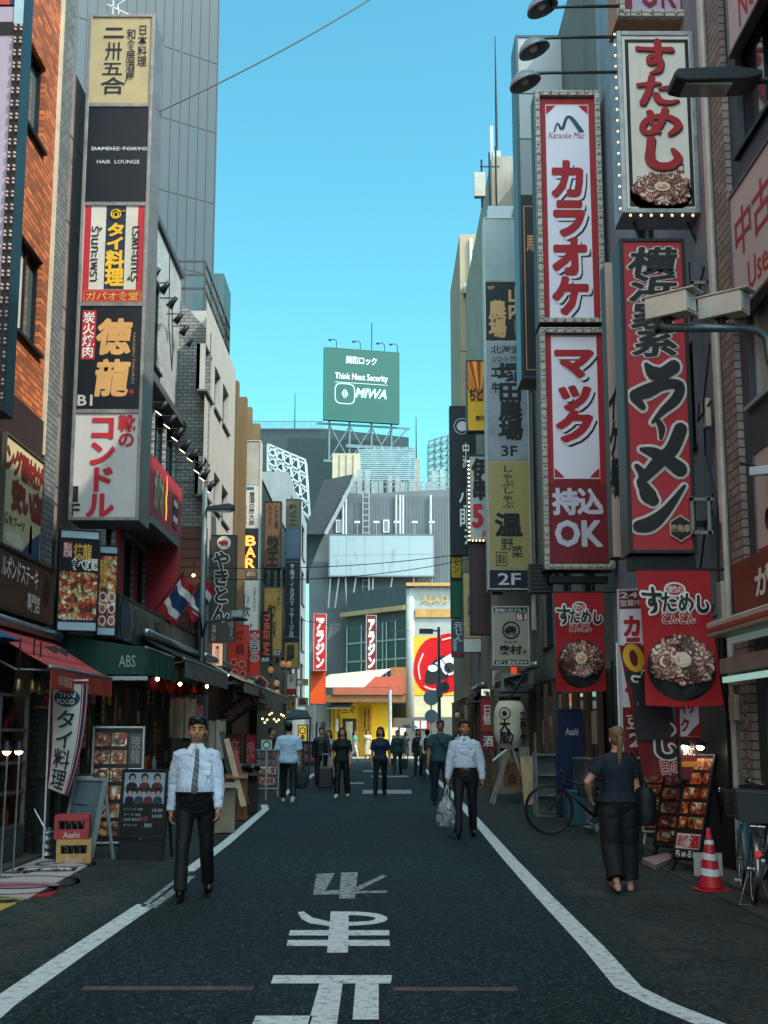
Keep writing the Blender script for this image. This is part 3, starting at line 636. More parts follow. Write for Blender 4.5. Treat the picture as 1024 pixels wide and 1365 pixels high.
# ================================================================ far end of the street
GCOR = paint('#5d6567', .6, .1, .18, .6, .35)
EB = thing('grey_metal_building', 'grey metal clad building with a blank pale blue billboard closing the street', 'building', (0, 92, 0))
def far(pts, Y): return [(P(x, y, Y).x, P(x, y, Y).z) for x, y in pts]
pr = far([(412, 1030), (412, 762), (452, 660), (600, 652), (640, 652), (640, 1030)], 92)
MB().prism(pr, 92, 104).build('wall', GCOR, EB, world=True)
m = MB()
for k in range(60):
    x = P(446, 700, 92).x+k*.2; z1 = P(600, 656, 92).z-.3; m.box(x, x+.03, 91.96, 91.99, 8, z1)
m.build('cladding_rib', paint('#5d6669', .6), EB, world=True)
pr = far([(404, 712), (432, 640), (470, 632), (432, 712)], 91.2); MB().prism(pr, 91.2, 91.9).build('sloped_roof', paint('#2d3438'), EB, world=True)
m = MB(); q = far([(434, 712), (474, 636)], 90.9); m.bar((q[0][0], 90.95, q[0][1]), (q[1][0], 90.95, q[1][1]), .25); m.build('roof_verge', paint('#8a9292'), EB, world=True)
for px in (448, 511):
    q = far([(px, 693), (px+8, 710)], 91.9); m = MB(); m.box(q[0][0], q[1][0], 91.85, 91.97, q[1][1], q[0][1]); f = m.build('window', paint('#cfd4d2'), EB, world=True)
    MB().box(q[0][0]+.08, q[1][0]-.08, 91.83, 91.848, q[1][1]+.08, q[0][1]-.08).build('pane', glass('#1c3a40'), f, world=True)
m = MB()
for px in (457, 461, 528, 533, 537, 574): q = far([(px, 660), (px, 712)], 91.8); MB().tube([(q[0][0], 91.8, q[0][1]), (q[1][0], 91.8, q[1][1])], .1, 6).build('downpipe', paint('#a9b1b2'), EB, world=True)
m = MB(); q = far([(484, 655), (492, 790)], 91.6)
for x in (q[0][0], q[1][0]): m.bar((x, 91.6, q[1][1]), (x, 91.6, q[0][1]), .07)
for k in range(18): z = q[1][1]+(q[0][1]-q[1][1])*k/17; m.bar((q[0][0], 91.6, z), (q[1][0], 91.6, z), .06)
m.build('wall_ladder', paint('#8f9898'), EB, world=True)
wd, h, loc = facing(438, 580, 712, 769, 90.6); SG = Sign('blank_billboard', 'blank pale blue billboard with rust stains on the grey building', 'billboard', wd, h, loc, 0, th=.6, fw=.1, frame=paint('#5b6263'))
def stained():
    s = NT('stained_sheet'); v = s.co(); mp = s.n('Mapping'); mp.inputs['Scale'].default_value = (1.3, 1, .25); s.l(v, mp.inputs[0])
    k = s.ramp(s.noise(mp.outputs[0], 1.1, 6, .75), [(.56, (0, 0, 0)), (.75, (.9,)*3)]); return s.out(s.mix('#86989f', '#6d5c42', k), .5)
p = SG.panel(0, 1, 0, 1, stained()); SG.lines(p, [(0, .5, 1, .47), (.17, 0, .17, 1), (.34, 0, .34, 1), (.51, 0, .51, 1), (.76, 0, .76, 1)], paint('#6f8087'), .035)
m = MB()
for u in (.27, .45, .64, .81, .97): m = MB(); a_ = SG.uv(u, 0); m.bar((a_[0], .3, a_[1]), (a_[0], -.2, a_[1]+.8), .05); m.box(a_[0]-.2, a_[0]+.2, -.35, -.1, a_[1]+.75, a_[1]+.9); m.build('floodlight_bracket', paint('#c6cccc'), SG.root)
m = MB()
for u in (.02, .1, .16, .26, .38, .42, .6, .8, .98): a_ = SG.uv(u, 1); MB().bar((a_[0], .2, a_[1]), (a_[0]+rnd.uniform(-.4, .4), .2, a_[1]-2.2), .1).build('support_strut', paint('#7d8585'), SG.root)
# rooftop plant on the grey building
m = MB(); q = far([(447, 612), (452, 636)], 96); rp = thing('rooftop_cabin', 'beige rooftop cabin box beside the billboard frame', 'rooftop unit', (P(462, 638, 96).x, 96, P(462, 640, 96).z))
a_ = far([(444, 608), (480, 645)], 96); MB().box(a_[0][0], a_[1][0], 95, 98, a_[1][1], a_[0][1]).build('cabinet', paint('#b5a890', .7, 0, .2, 1, .4), rp, world=True)
m = MB()
for k in range(1, 4): x = a_[0][0]+(a_[1][0]-a_[0][0])*k/4; m.box(x, x+.06, 94.94, 94.99, a_[1][1]+.1, a_[0][1]-.1)
m.build('panel_rib', paint('#8f8370'), rp, world=True)
rp = thing('roof_railing', 'pale steel railing and pipes along the grey roof edge', 'railing', (P(530, 655, 92.5).x, 92.5, P(530, 655, 92.5).z))
m = MB(); q = far([(450, 657), (600, 652)], 92.5); z0 = P(530, 656, 92.5).z
for k in range(26): x = q[0][0]+(q[1][0]-q[0][0])*k/25; m.bar((x, 92.5, z0-.1), (x, 92.5, z0+1.1), .05)
for z in (.4, .75, 1.1): m.bar((q[0][0], 92.5, z0+z), (q[1][0], 92.5, z0+z), .05)
m.build('rail', paint('#858f8f'), rp, world=True)
m = MB(); x0 = P(455, 655, 93).x
for k in range(14): x = x0+k*.55+rnd.uniform(0, .2); m.box(x, x+rnd.uniform(.25, .5), 93.2, 94, z0, z0+rnd.uniform(.6, 1.9))
m.build('pipe_box', paint('#8d9696', .5, .2), rp, world=True)
for px0, px1, py0, py1, lab in ((440, 452, 668, 656, None),): pass
rp = thing('louvre_screen', 'pale blue louvred screen under the green billboard', 'screen', (P(530, 640, 99).x, 99, P(530, 650, 99).z))
m = MB(); q = far([(478, 598), (553, 640)], 99)
for k in range(16): z = q[1][1]+(q[0][1]-q[1][1])*k/16; m.box(q[0][0], q[1][0], 99, 99.1, z, z+.11)
for k in range(8): x = q[0][0]+(q[1][0]-q[0][0])*k/7; m.bar((x, 99.15, q[1][1]-2), (x, 99.15, q[0][1]+.2), .1)
m.build('louvre_frame', paint('#7d979d'), rp, world=True)
# dark building behind
DB = thing('dark_green_office', 'dark green low office block behind the grey building', 'building', (-5, 130, 0))
q = far([(335, 571), (430, 571), (545, 583), (545, 760), (335, 760)], 128); MB().prism(q, 128, 140).build('wall', paint('#25373a', .5), DB, world=True)
q = far([(383, 583), (515, 588), (515, 700), (383, 700)], 124); MB().prism(q, 124, 127.9).build('front_block', paint('#12292b', .45), DB, world=True)
m = MB(); q = far([(335, 572), (430, 572)], 127.5)
for k in range(40): x = q[0][0]+(q[1][0]-q[0][0])*k/39; m.bar((x, 127.8, q[0][1]), (x, 127.8, q[0][1]+.9), .05)
m.bar((q[0][0], 127.8, q[0][1]+.9), (q[1][0], 127.8, q[0][1]+.9), .07); m.build('roof_railing', paint('#5a6d6f'), DB, world=True)
MA = thing('antenna_mast', 'thin lightning rod on the dark green office roof', 'antenna', (P(393, 572, 130).x, 130, P(393, 572, 130).z)); 
MB().tube([(0, 0, 0), (0, 0, P(393, 524, 130).z-MA.location.z)], [.07, .03], 6).build('mast', DARKM, MA)
# big green billboard on a steel frame
wd, h, loc = facing(433, 533, 466, 562, 108); loc = (loc[0], loc[1], loc[2]); MI = Sign('rooftop_billboard', 'large green rooftop billboard for a lock maker on a steel frame', 'billboard', wd*1.03, h, loc, R(14), th=.5, fw=.06, frame=paint('#0e6a5c'))
GRN = paint('#044a40', .5, 0, .08); p = MI.panel(0, 1, 0, 1, GRN); W_ = flat('#e6ebe8')
MI.multi(p, [('美和ロック', .28, .7, .1, .21, dict(bold=.012)), ('Think Next Security', .14, .84, .34, .455)], W_)
MI.multi(p, [('MIWA', .42, .84, .54, .67, dict(bold=.045, skew=.25))], flat('#a9bfb8'))
MI.lines(p, [(.14, .475, .84, .475)], W_, .03)
m = MB(); 
for r_, mi in ((1, 0),):
    n = 28
    def rr(r, e): return [MI.uv(.27+r*.135*math.copysign(abs(math.cos(t))**e, math.cos(t)), .63+r*.145*math.copysign(abs(math.sin(t))**e, math.sin(t))) for t in [2*math.pi*k/n for k in range(n)]]
    A, B = rr(1, .5), rr(.9, .5)
    for k in range(n): m.add([(q[0], -.02, q[1]) for q in (A[k], A[(k+1) % n], B[(k+1) % n], B[k])], [(0, 1, 2, 3)])
for sx in (-1, 1): m.add([(MI.uv(.27+sx*a, 0)[0], -.02, MI.uv(0, b)[1]) for a, b in ((.006, .56), (.045, .63), (.006, .7))], [(0, 1, 2)])
m.build('round_emblem', flat('#a9bfb8'), p)
m = MB(); hw = wd/2
for x in (-hw*.85, -hw*.3, .3*hw, .85*hw):
    m.bar((x, .6, -3.6), (x, .6, h*.8), .14); m.bar((x, .6, -.2), (x, 2.6, -3.6), .1)
for a_, b_ in ((-.85, -.3), (-.3, .3), (.3, .85)): m.bar((a_*hw, .6, -3.4), (b_*hw, .6, -.3), .09); m.bar((b_*hw, .6, -3.4), (a_*hw, .6, -.3), .09)
m.bar((-hw*1.2, .5, -.25), (hw*1.35, .5, -.25), .16); m.bar((-hw*.4, .6, -2.1), (hw*1.5, .6, -2.1), .3); m.bar((-hw, .6, -3.5), (hw*1.1, .6, -3.5), .2)
m.bar((hw*1.3, .4, -.25), (hw*.8, .8, -2), .1)
m.build('steel_frame', paint('#566a6c'), MI.root)
for x in (-.7, -.05, .62, .98):
    m = MB(); m.tube([(x*hw, .1, h), (x*hw, .1, h+.6), (x*hw-.2, .15, h+.8), (x*hw-.5, .2, h+.75)], .035, 6); m.box(x*hw-.7, x*hw-.45, .1, .3, h+.66, h+.78); m.build('floodlight', DARKM, MI.root)
m = MB(); m.tube([(.28*hw, .3, h), (.28*hw, .3, h+2.6)], .04, 6); m.build('lightning_rod', DARKM, MI.root)
MA = thing('antenna_mast', 'tall thin mast rising from the louvred roof screen', 'antenna', (P(555, 610, 100).x, 100, P(555, 645, 100).z)); MB().tube([(0, 0, 0), (0, 0, P(555, 556, 100).z-MA.location.z)], [.08, .03], 6).build('mast', DARKM, MA)
# open lattice frames
def lattice(name, label, quad, Y, nx, nz, m_, dep=1.5, rz=0):
    q = [P(x, y, Y) for x, y in quad]; r = thing(name, label, 'billboard frame', (sum(v.x for v in q)/4, Y, min(v.z for v in q))); m = MB()
    def at(u, v): return q[3].lerp(q[2], u).lerp(q[0].lerp(q[1], u), v)
    for d in (0, dep):
        o_ = Vector((0, d, 0))
        for i in range(nx+1): m.bar(at(i/nx, 0)+o_, at(i/nx, 1)+o_, .13)
        for j in range(nz+1): m.bar(at(0, j/nz)+o_, at(1, j/nz)+o_, .13)
    for i in range(nx+1):
        for j in range(nz+1): m.bar(at(i/nx, j/nz), at(i/nx, j/nz)+Vector((0, dep, 0)), .09)
    for i in range(nx):
        for j in range(nz): m.bar(at(i/nx, j/nz), at((i+1)/nx, (j+1)/nz), .06)
    m.build('lattice', m_, r, world=True); return r
lattice('billboard_frame', 'white steel lattice back of a rooftop billboard behind the left row', ((357, 592), (407, 613), (413, 690), (357, 640)), 95, 5, 4, paint('#b4c0c0'))
lattice('billboard_frame', 'smaller white lattice stair frame leaning below the billboard lattice', ((360, 628), (398, 668), (400, 705), (362, 700)), 93, 5, 5, paint('#b4c0c0'))
lattice('billboard_frame', 'thin green steel roof frame near the right row', ((572, 588), (598, 580), (598, 650), (572, 650)), 104, 3, 7, paint('#5d7f82'), 2)
rp = thing('stair_house', 'small concrete stair house on the right of the grey roof', 'rooftop unit', (P(575, 660, 99).x, 99, P(575, 662, 99).z)); a_ = far([(548, 612), (560, 660)], 99.5); MB().box(a_[0][0], a_[1][0], 99.2, 103, a_[1][1]-2, a_[0][1]).box(a_[1][0]+.02, a_[1][0]+5, 99.2, 103, a_[1][1]-2, a_[1][1]+.4).build('wall', paint('#8d8577'), rp, world=True)
# ---- lips building and yellow shop
LB = thing('corner_building', 'pale corner building with a round column, glass upper floor and a giant red lips mural', 'building', (P(560, 1006, 84).x, 84, 0))
WHT = paint('#9a9c98', .6, 0, .15); q0, q1 = P(552, 900, 84), P(660, 900, 84)
ztop = P(580, 782, 84).z
m = MB(); m.box(q0.x, q1.x, 84, 92-.1, 0, ztop); m.build('wall', WHT, LB, world=True)
m = MB(); m.cyl((P(548, 900, 84).x, 84.2, 0), (P(548, 900, 84).x, 84.2, ztop-.1), .32, n=24); m.build('round_column', WHT, LB, world=True, smooth=True)
m = MB(); m.box(q0.x-.5, q1.x, 83.6, 90, ztop+.003, ztop+.22); m.box(q0.x+.1, q1.x, 83.85, 83.98, P(560, 823, 84).z, P(560, 812, 84).z); m.build('timber_band', paint('#b98b4e'), LB, world=True)
m = MB(); text(m, 'ALAO', P(562, 800, 84).x, P(598, 800, 84).x, P(575, 804, 84).z, P(575, 793, 84).z, 83.9, bold=.02); m.build('lettering', paint('#c79a5c'), LB, world=True)
# oblique glazed wing
wl = thing('glazed_wing', 'dark glazed upper floor wing with a beige cornice over the striped awning', 'building', (P(500, 1006, 86).x, 86, 0))
A_, B_ = P(462, 850, 90), P(546, 850, 84.4)
def ob(t, z): return Vector((A_.x+(B_.x-A_.x)*t, A_.y+(B_.y-A_.y)*t, z))
dn = (ob(1, 0)-ob(0, 0)).normalized(); nn = Vector((dn.y, -dn.x, 0))
zz = [P(500, y, 87).z for y in (1006, 905, 830, 818, 812, 785)]
m = MB(); m.rings([[ob(0, z), ob(1, z), ob(1, z)-nn*4, ob(0, z)-nn*4] for z in (0, zz[5])]); m.build('wall', paint('#4b5558', .6), wl, world=True)
m = MB(); m.rings([[ob(.02, z)+nn*.03, ob(.98, z)+nn*.03, ob(.98, z)-nn*.2, ob(.02, z)-nn*.2] for z in (zz[1], zz[2])]); m.build('pane', paint('#0e2428', .3), wl, world=True)
m = MB(); m.rings([[ob(-.02, z)+nn*.5, ob(1, z)+nn*.5, ob(1, z)-nn*.1, ob(-.02, z)-nn*.1] for z in (zz[3], zz[4])]); m.build('cornice', paint('#b99a6c'), wl, world=True)
m = MB()
for t in (.02, .26, .34, .42, .6, .66, .8, .98): m.bar(ob(t, zz[1])+nn*.06, ob(t, zz[2])+nn*.06, .09)
for z in (zz[1], (zz[1]*2+zz[2])/3, (zz[1]+zz[2]*2)/3): m.bar(ob(.02, z)+nn*.07, ob(.98, z)+nn*.07, .1)
m.build('window_frame', paint('#9aa5a4'), wl, world=True)
# mural
LP = thing('lips_mural', 'huge red lips mural on yellow on the pale corner wall', 'mural', (P(585, 925, 83.9).x, 83.9, P(585, 926, 83.9).z))
Yl = 83.93
MB().add([P(551, 848, Yl), P(640, 848, Yl), P(640, 927, Yl), P(551, 927, Yl)], [(0, 1, 2, 3)]).build('yellow_board', flat('#d9a92e'), LP, world=True)
def pp(pts, Y, name, m_): MB().add([P(x, y, Y) for x, y in pts], [tuple(range(len(pts)))]).build(name, m_, LP, world=True)
pp([(551, 896), (552, 884), (555, 872), (560, 862), (567, 854), (575, 850), (583, 850), (589, 846), (598, 844), (606, 847), (616, 844), (628, 846), (640, 852), (640, 914), (622, 920), (606, 921), (592, 925), (579, 926), (568, 923), (560, 917), (554, 908)], Yl-.02, 'red_lips', flat('#c3121a', .25))
pp([(566, 908), (567, 898), (572, 888), (580, 879), (590, 874), (600, 873), (606, 876), (618, 871), (630, 870), (640, 875), (640, 896), (622, 894), (608, 896), (597, 902), (587, 909), (576, 913), (569, 912)], Yl-.04, 'dark_mouth', flat('#16181c'))
pp([(580, 884), (600, 872), (622, 869), (616, 880), (600, 884), (588, 890)], Yl-.06, 'teeth', flat('#dedad2'))
m = MB(); m.disc((P(599, 890, Yl).x, Yl-.08, P(599, 890, Yl).z), .5, .5); m.build('white_disc', flat('#d5d8d6'), LP, world=True)
m = MB(); m.disc((P(599, 890, Yl).x, Yl-.1, P(599, 890, Yl).z), .34, .34); m.build('dark_disc', flat('#1d2226'), LP, world=True)
m = MB(); m.disc((P(577, 891, Yl).x, Yl-.09, P(577, 891, Yl).z), .32, .22); m.build('white_gleam', flat('#e6e2d8'), LP, world=True)
m = MB()
for a_ in (((560, 905), (558, 888), (564, 872)), ((566, 915), (576, 919), (588, 918)), ((590, 853), (604, 850), (614, 853))): strokes(m, [[(P(x, y, Yl).x, P(x, y, Yl).z, .05) for x, y in a_]], lambda u, v: (u, v), Yl-.08)
m.build('lip_highlight', flat('#e9b9a8', .3), LP, world=True)
pp([(551, 928), (640, 928), (640, 956), (551, 956)], Yl+.02, 'pale_panel', flat('#c9bd9c'))
# yellow shop
YS = thing('yellow_shop', 'bright yellow sunlit shop front at the end of the street', 'shop', (P(485, 1006, 82.5).x, 82.5, 0))
YEL = paint('#f0bf1c', .5, 0, .1); FY = Fac('F', 82.5)
xa, xb = P(441, 980, 82.5).x, P(523, 980, 82.5).x; zt = P(480, 934, 82.5).z
m = MB(); m.box(xa, P(497, 980, 82.5).x, 82.5, 86, 0, zt); m.box(P(497, 980, 82.5).x+.004, xb, 82.9, 86, 0, zt); m.build('wall', YEL, YS, world=True)
q = far([(457, 958), (475, 1006)], 82.45); MB().box(q[0][0], q[1][0], 82.44, 82.49, .05, q[0][1]).build('doorway', paint('#3b2a18'), YS, world=True)
m = MB(); q = far([(461, 962), (470, 1000)], 82.42); m.box(q[0][0], q[1][0], 82.41, 82.435, q[1][1], q[0][1]); m.build('door_pane', glass('#b5a07a'), YS, world=True)
m = MB()
for px in (446, 453, 480, 484, 489, 494): q = far([(px, 942), (px, 1004)], 82.45); m.bar((q[0][0], 82.46, .1), (q[0][0], 82.46, q[0][1]), .12)
m.build('yellow_trim', paint('#c78a10'), YS, world=True)
m = MB(); text(m, '三食', P(455, 950, 82.4).x, P(475, 950, 82.4).x, P(466, 951, 82.4).z, P(466, 941, 82.4).z, 82.44, vertical=False); text(m, '家系', P(482, 960, 82.4).x, P(494, 960, 82.4).x, P(488, 975, 82.4).z, P(488, 945, 82.4).z, 82.44, vertical=True); m.build('lettering', flat('#5a3a10'), YS, world=True)
q = far([(446, 958), (453, 975)], 82.4); MB().box(q[0][0], q[1][0], 82.4, 82.44, q[1][1], q[0][1]).build('notice', flat('#efe7da'), YS, world=True)
# wide awning over it
AW = thing('wide_awning', 'wide cream and faded red awning over the yellow shop', 'awning', (P(480, 935, 81).x, 81, P(480, 935, 81).z))
m = MB(); m.add([P(413, 916, 80), P(486, 916, 80), P(522, 891, 83.5), P(440, 899, 83.5)], [(0, 1, 2, 3)]); o = m.build('cloth', flat('#b8ad9c', .8), AW, world=True)
md = o.modifiers.new('s', 'SOLIDIFY'); md.thickness = .04
m = MB(); m.add([P(486, 916, 80), P(537, 916, 80), P(537, 902, 80.1), P(500, 902, 80.1)], [(0, 1, 2, 3)]); o = m.build('red_cloth', flat('#b5553e', .8), AW, world=True)
m = MB(); m.box(P(444, 925, 80).x, P(538, 925, 80).x, 80, 80.08, P(480, 926, 80).z, P(480, 916.5, 80).z); m.build('valance', flat('#b5604a', .8), AW, world=True)
m = MB(); m.box(P(428, 930, 80.1).x, P(541, 930, 80.1).x, 80.1, 83, P(480, 936, 80).z, P(480, 926.5, 80).z); m.build('soffit', wood('#8a5f36'), AW, world=True)
m = MB(); m.box(P(521, 910, 82).x, P(541, 910, 82).x, 81, 84, P(520, 925, 81.5).z, P(520, 890, 81.5).z); m.build('end_panel', paint('#a5633c'), AW, world=True)
AW = thing('small_awning', 'small white awning under the wide one at the yellow shop', 'awning', (P(452, 945, 81).x, 81, P(452, 945, 81).z))
m = MB(); m.add([P(434, 944, 80.6), P(466, 944, 80.6), P(474, 934, 82.4), P(446, 934, 82.4)], [(0, 1, 2, 3)]); o = m.build('cloth', flat('#d6d6cf', .8), AW, world=True); md = o.modifiers.new('s', 'SOLIDIFY'); md.thickness = .04
WS = thing('white_side_shop', 'white walled ground floor left of the yellow shop', 'shop', (P(425, 1006, 83).x, 83, 0))
m = MB(); m.box(P(402, 980, 83).x, P(440, 980, 83).x, 83, 90, 0, P(420, 940, 83).z); m.build('wall', paint('#c9c9c4'), WS, world=True)
m = MB(); q = far([(418, 963), (423, 985)], 82.9); m.box(q[0][0], q[1][0], 82.9, 82.99, q[1][1], q[0][1]); q = far([(428, 963), (434, 985)], 82.9); m.box(q[0][0], q[1][0], 82.9, 82.99, q[1][1], q[0][1]); m.build('pane', glass('#23282a'), WS, world=True)
BB = thing('far_red_shop', 'dark ground floor with red and white notices under the mural', 'shop', (P(585, 1006, 83.8).x, 83.6, 0))
m = MB(); m.box(P(524, 960, 83.6).x+.03, P(640, 960, 83.6).x, 83.6, 83.9, .01, P(560, 957, 83.6).z); m.build('wall', paint('#5c5a56', .6), BB, world=True)
m = MB(); 
for px, py, s_ in ((556, 966, .35), (565, 966, .35), (528, 975, .5), (536, 975, .5)): q = P(px, py, 83.5); m.box(q.x-s_/2, q.x+s_/2, 83.5, 83.59, q.z-.25, q.z+.25)
m.build('notice', [flat('#c9c4be')], BB, world=True)
m = MB(); q = far([(552, 961), (572, 972)], 83.52); m.box(q[0][0], q[1][0], 83.55, 83.595, q[1][1], q[0][1]); m.build('red_board', flat('#a81c2a'), BB, world=True)
# ================================================================ tower sign on the left
RED, DRED, WH, INK, GOLDP = flat('#b3202a'), flat('#7d1d1a'), flat('#e2e0da'), flat('#1b1a1c'), flat('#c99a4a')
CREAM = paint('#a8956e', .5, 0, .14, 4); NAVY = flat('#10161f', .35)
def fan(cx, y, cz, f, n=32):
    return MB().rings([[(cx+f(2*math.pi*k/n)[0]*s_, y, cz+f(2*math.pi*k/n)[1]*s_) for k in range(n)] for s_ in (1, .8, .6, .4, .2, .05)])
def bowl_print(par, cx, cz, rx, rz, y, seed, egg=True, bowl=True):
    """printed photograph of a bowl heaped with sliced pork: many curled slices"""
    g = random.Random(seed); pal = [flat(c, .4) for c in ('#4a2a20', '#80503c', '#b07a66', '#cfa391', '#ead6c8', '#966452')]
    if bowl:
        fan(cx, y, cz-rz*.12, lambda t: (rx*1.02*math.cos(t), rz*1.06*math.sin(t))).build('bowl_print', flat('#121619', .65), par)
    m = fan(cx, y-.012, cz, lambda t: (rx*.94*math.cos(t), rz*.02+rz*.86*math.sin(t)*(1 if math.sin(t) > 0 else .78)))
    q = MB()
    for k in range(190):
        t = g.uniform(0, 6.28); r = math.sqrt(g.random()); px, pz = cx+rx*.86*r*math.cos(t), cz+rz*.78*r*math.sin(t)*(1 if math.sin(t) > 0 else .8)
        a = g.uniform(0, 6.28); L = g.uniform(.16, .36)*rx; wd = g.uniform(.05, .1)*rx; cv = g.uniform(-2.2, 2.2); base = g.choice([1, 2, 2, 3, 5])
        for lay, (ww, ci) in enumerate(((wd*1.25, 0), (wd, base), (wd*.45, min(base+1, 4)))):
            q.mi = ci; strokes(q, [[(px+L*(s_-.5)*math.cos(a+cv*(s_-.5)), pz+L*(s_-.5)*math.sin(a+cv*(s_-.5)), ww*(1-.5*abs(s_-.5))) for s_ in (0, .33, .66, 1)]], lambda u, v: (u, v), y-.016-.0003*k-.0001*lay, n=6)
    m.build('meat_bed', pal[0], par); q.build('meat_slices', pal, par)
    if egg:
        m = MB(); m.disc((cx, y-.085, cz+rz*.12), rx*.26, rz*.25); m.mi = 1; m.disc((cx+rx*.01, y-.087, cz+rz*.1), rx*.17, rz*.15); m.mi = 2; m.disc((cx-rx*.04, y-.089, cz+rz*.16), rx*.06, rz*.045)
        m.build('egg_print', [flat('#e4cdb8'), flat('#d08a58', .3), flat('#f2e0d0', .3)], par)
def brush(sg, p, sts_rows, rects, m, y, out=None, grow=.05, ysh=-.012):
    if out:
        mb = MB()
        for sts, (u0, u1, v0, v1) in zip(sts_rows, rects):
            x0, z1 = sg.uv(u0, v0); x1, z0 = sg.uv(u1, v1); strokes(mb, sts, lambda u, v: (x0+u*(x1-x0), z0+v*(z1-z0)), y, grow)
        mb.build('lettering_outline', out, p)
    mb = MB()
    for sts, (u0, u1, v0, v1) in zip(sts_rows, rects):
        x0, z1 = sg.uv(u0, v0); x1, z0 = sg.uv(u1, v1); strokes(mb, sts, lambda u, v: (x0+u*(x1-x0), z0+v*(z1-z0)), y+ysh)
    return mb.build('lettering', m, p)
w_, h_, l_ = facing(105, 196, 19, 694, 19.4)
T = Sign('tower_sign', 'tall steel framed tower sign with five stacked shop panels on the left', 'sign', w_, h_, l_, 0, th=.85, fw=.055, frame=metal('#8c8580', .45, .55))
def vv(py): return (py-19)/(694-19)
cuts = [19, 147, 283, 417, 556, 694]
for c in cuts[1:-1]: z = T.uv(0, vv(c))[1]; MB().box(-w_/2+.055, w_/2-.055, -.018, .012, z-.03, z+.03).build('divider', metal('#8c8580', .45, .55), T.root)
def tp(i, mm, lab): return T.panel(0, 1, vv(cuts[i])+.004, vv(cuts[i+1])-.004, mm, label=lab)
def U(px): return (px-101)/93
p = tp(0, CREAM, 'mottled gold panel with brush lettering')
T.multi(p, [('二', U(123), U(151), vv(36), vv(54), dict(bold=.03)), ('卅', U(126), U(149), vv(58), vv(84)), ('五', U(122), U(151), vv(86), vv(106)), ('合', U(121), U(155), vv(108), vv(132)),
   ('和食居酒屋', U(155), U(168), vv(40), vv(116)), ('日本料理', U(171), U(184), vv(34), vv(93))], INK)
p = tp(1, NAVY, 'near black panel with two white lines')
T.multi(p, [('DAMDEE TOKYO', U(112), U(189), vv(210), vv(205), dict(bold=.0)), ('HAIR  LOUNGE', U(120), U(179), vv(228), vv(223), dict(bold=.0))], flat('#c9ccc9')); T.lines(p, [(U(112), vv(207.6), U(189), vv(207.6))], flat('#c9ccc9'), .006)
p = tp(2, flat('#c9c2b4'), 'red, cream and navy panel with yellow lettering')
T.rect(p, 0.06, .155, vv(285), vv(398), RED, 'red_stripe'); T.rect(p, .845, .94, vv(285), vv(398), RED, 'red_stripe'); T.rect(p, U(136), U(163), vv(285), vv(397), flat('#16263c'), 'navy_stripe')
T.rect(p, .06, .94, vv(397.5), vv(415), RED, 'red_band', y=-.005); T.frame(p, .09, .92, vv(399.5), vv(413.5), flat('#c98a35'), .008, y=-.009)
T.multi(p, [('タイ', U(138), U(162), vv(309), vv(345), dict(bold=.04, skew=.0)), ('料理', U(138), U(162), vv(346), vv(393), dict(bold=.035))], flat('#e6b22a'), y=-.01)
T.multi(p, [('ガパオ食堂', U(112), U(184), vv(401), vv(412))], flat('#d9a24a'), y=-.01)
for ux, s_ in ((U(124), 'ร้านกะเพรา'), (U(175), 'ร้านกะเพรา')):
    mb = MB(); mb.T = Matrix.Translation((T.uv(ux, 0)[0], 0, T.uv(0, vv(350))[1])) @ Matrix.Rotation(R(90 if ux < .5 else -90), 4, 'Y'); text(mb, s_, -.46, .46, -.085, .085, -.01, vertical=False); mb.build('lettering', INK, p)
m = MB(); m.torus((T.uv(U(149), 0)[0], -.012, T.uv(0, vv(297))[1]), .075, .012, 'y', 20, 6); m.torus((T.uv(U(149), 0)[0], -.012, T.uv(0, vv(298))[1]), .04, .012, 'y', 16, 6); m.bar((T.uv(U(150), 0)[0], -.012, T.uv(0, vv(294))[1]), (T.uv(U(162), 0)[0], -.012, T.uv(0, vv(293))[1]), .03, .01); m.build('round_emblem', flat('#e6b22a'), p)
p = tp(3, NAVY, 'black grill panel with gold brush lettering')
T.rect(p, U(109), U(127.5), vv(425), vv(489), RED, 'red_band'); T.multi(p, [('炭火焼肉', U(110), U(126), vv(427), vv(487))], WH, y=-.009)
T.multi(p, [('徳', U(131), U(175), vv(437), vv(482), dict(bold=.035, skew=.1)), ('龍', U(130), U(174), vv(490), vv(536), dict(bold=.03, skew=.1))], flat('#cf9a5c'))
T.multi(p, [('B1', U(107), U(127), vv(535), vv(549), dict(bold=.02))], flat('#b9b9b3'))
m = MB(); m.T = Matrix.Translation((T.uv(U(180), 0)[0], 0, T.uv(0, vv(487))[1])) @ Matrix.Rotation(R(90), 4, 'Y'); text(m, 'YAKINIKU TOKURYU', -.42, .42, -.02, .02, -.009, bold=0, vertical=False); m.build('lettering', flat('#a5855a'), p)
m = MB(); m.disc((T.uv(U(179), 0)[0], -.009, T.uv(0, vv(531))[1]), .035, .04); m.build('red_seal', RED, p)
p = tp(4, paint('#b9b5b2', .5, 0, .1, 2, .25), 'pale shoe shop panel with red lettering')
T.multi(p, [('コンドル', U(124), U(160), vv(560), vv(691), dict(bold=.035)), ('靴の', U(163), U(185), vv(561), vv(602), dict(bold=.03))], RED)
T.multi(p, [('1', U(104), U(113), vv(671), vv(651), dict(bold=.02)), ('F', U(103), U(116), vv(689), vv(673), dict(bold=.02))], INK)
m = MB(); m.tube([(-.1, .3, h_), (-.15, .3, h_+.35), (.05, .3, h_+.5)], .012, 6); m.bar((-.2, .2, h_), (-.2, .2, h_+.4), .02); m.bar((-.3, .2, h_+.3), (.1, .2, h_+.1), .02); m.build('bracket', WHITE, T.root)
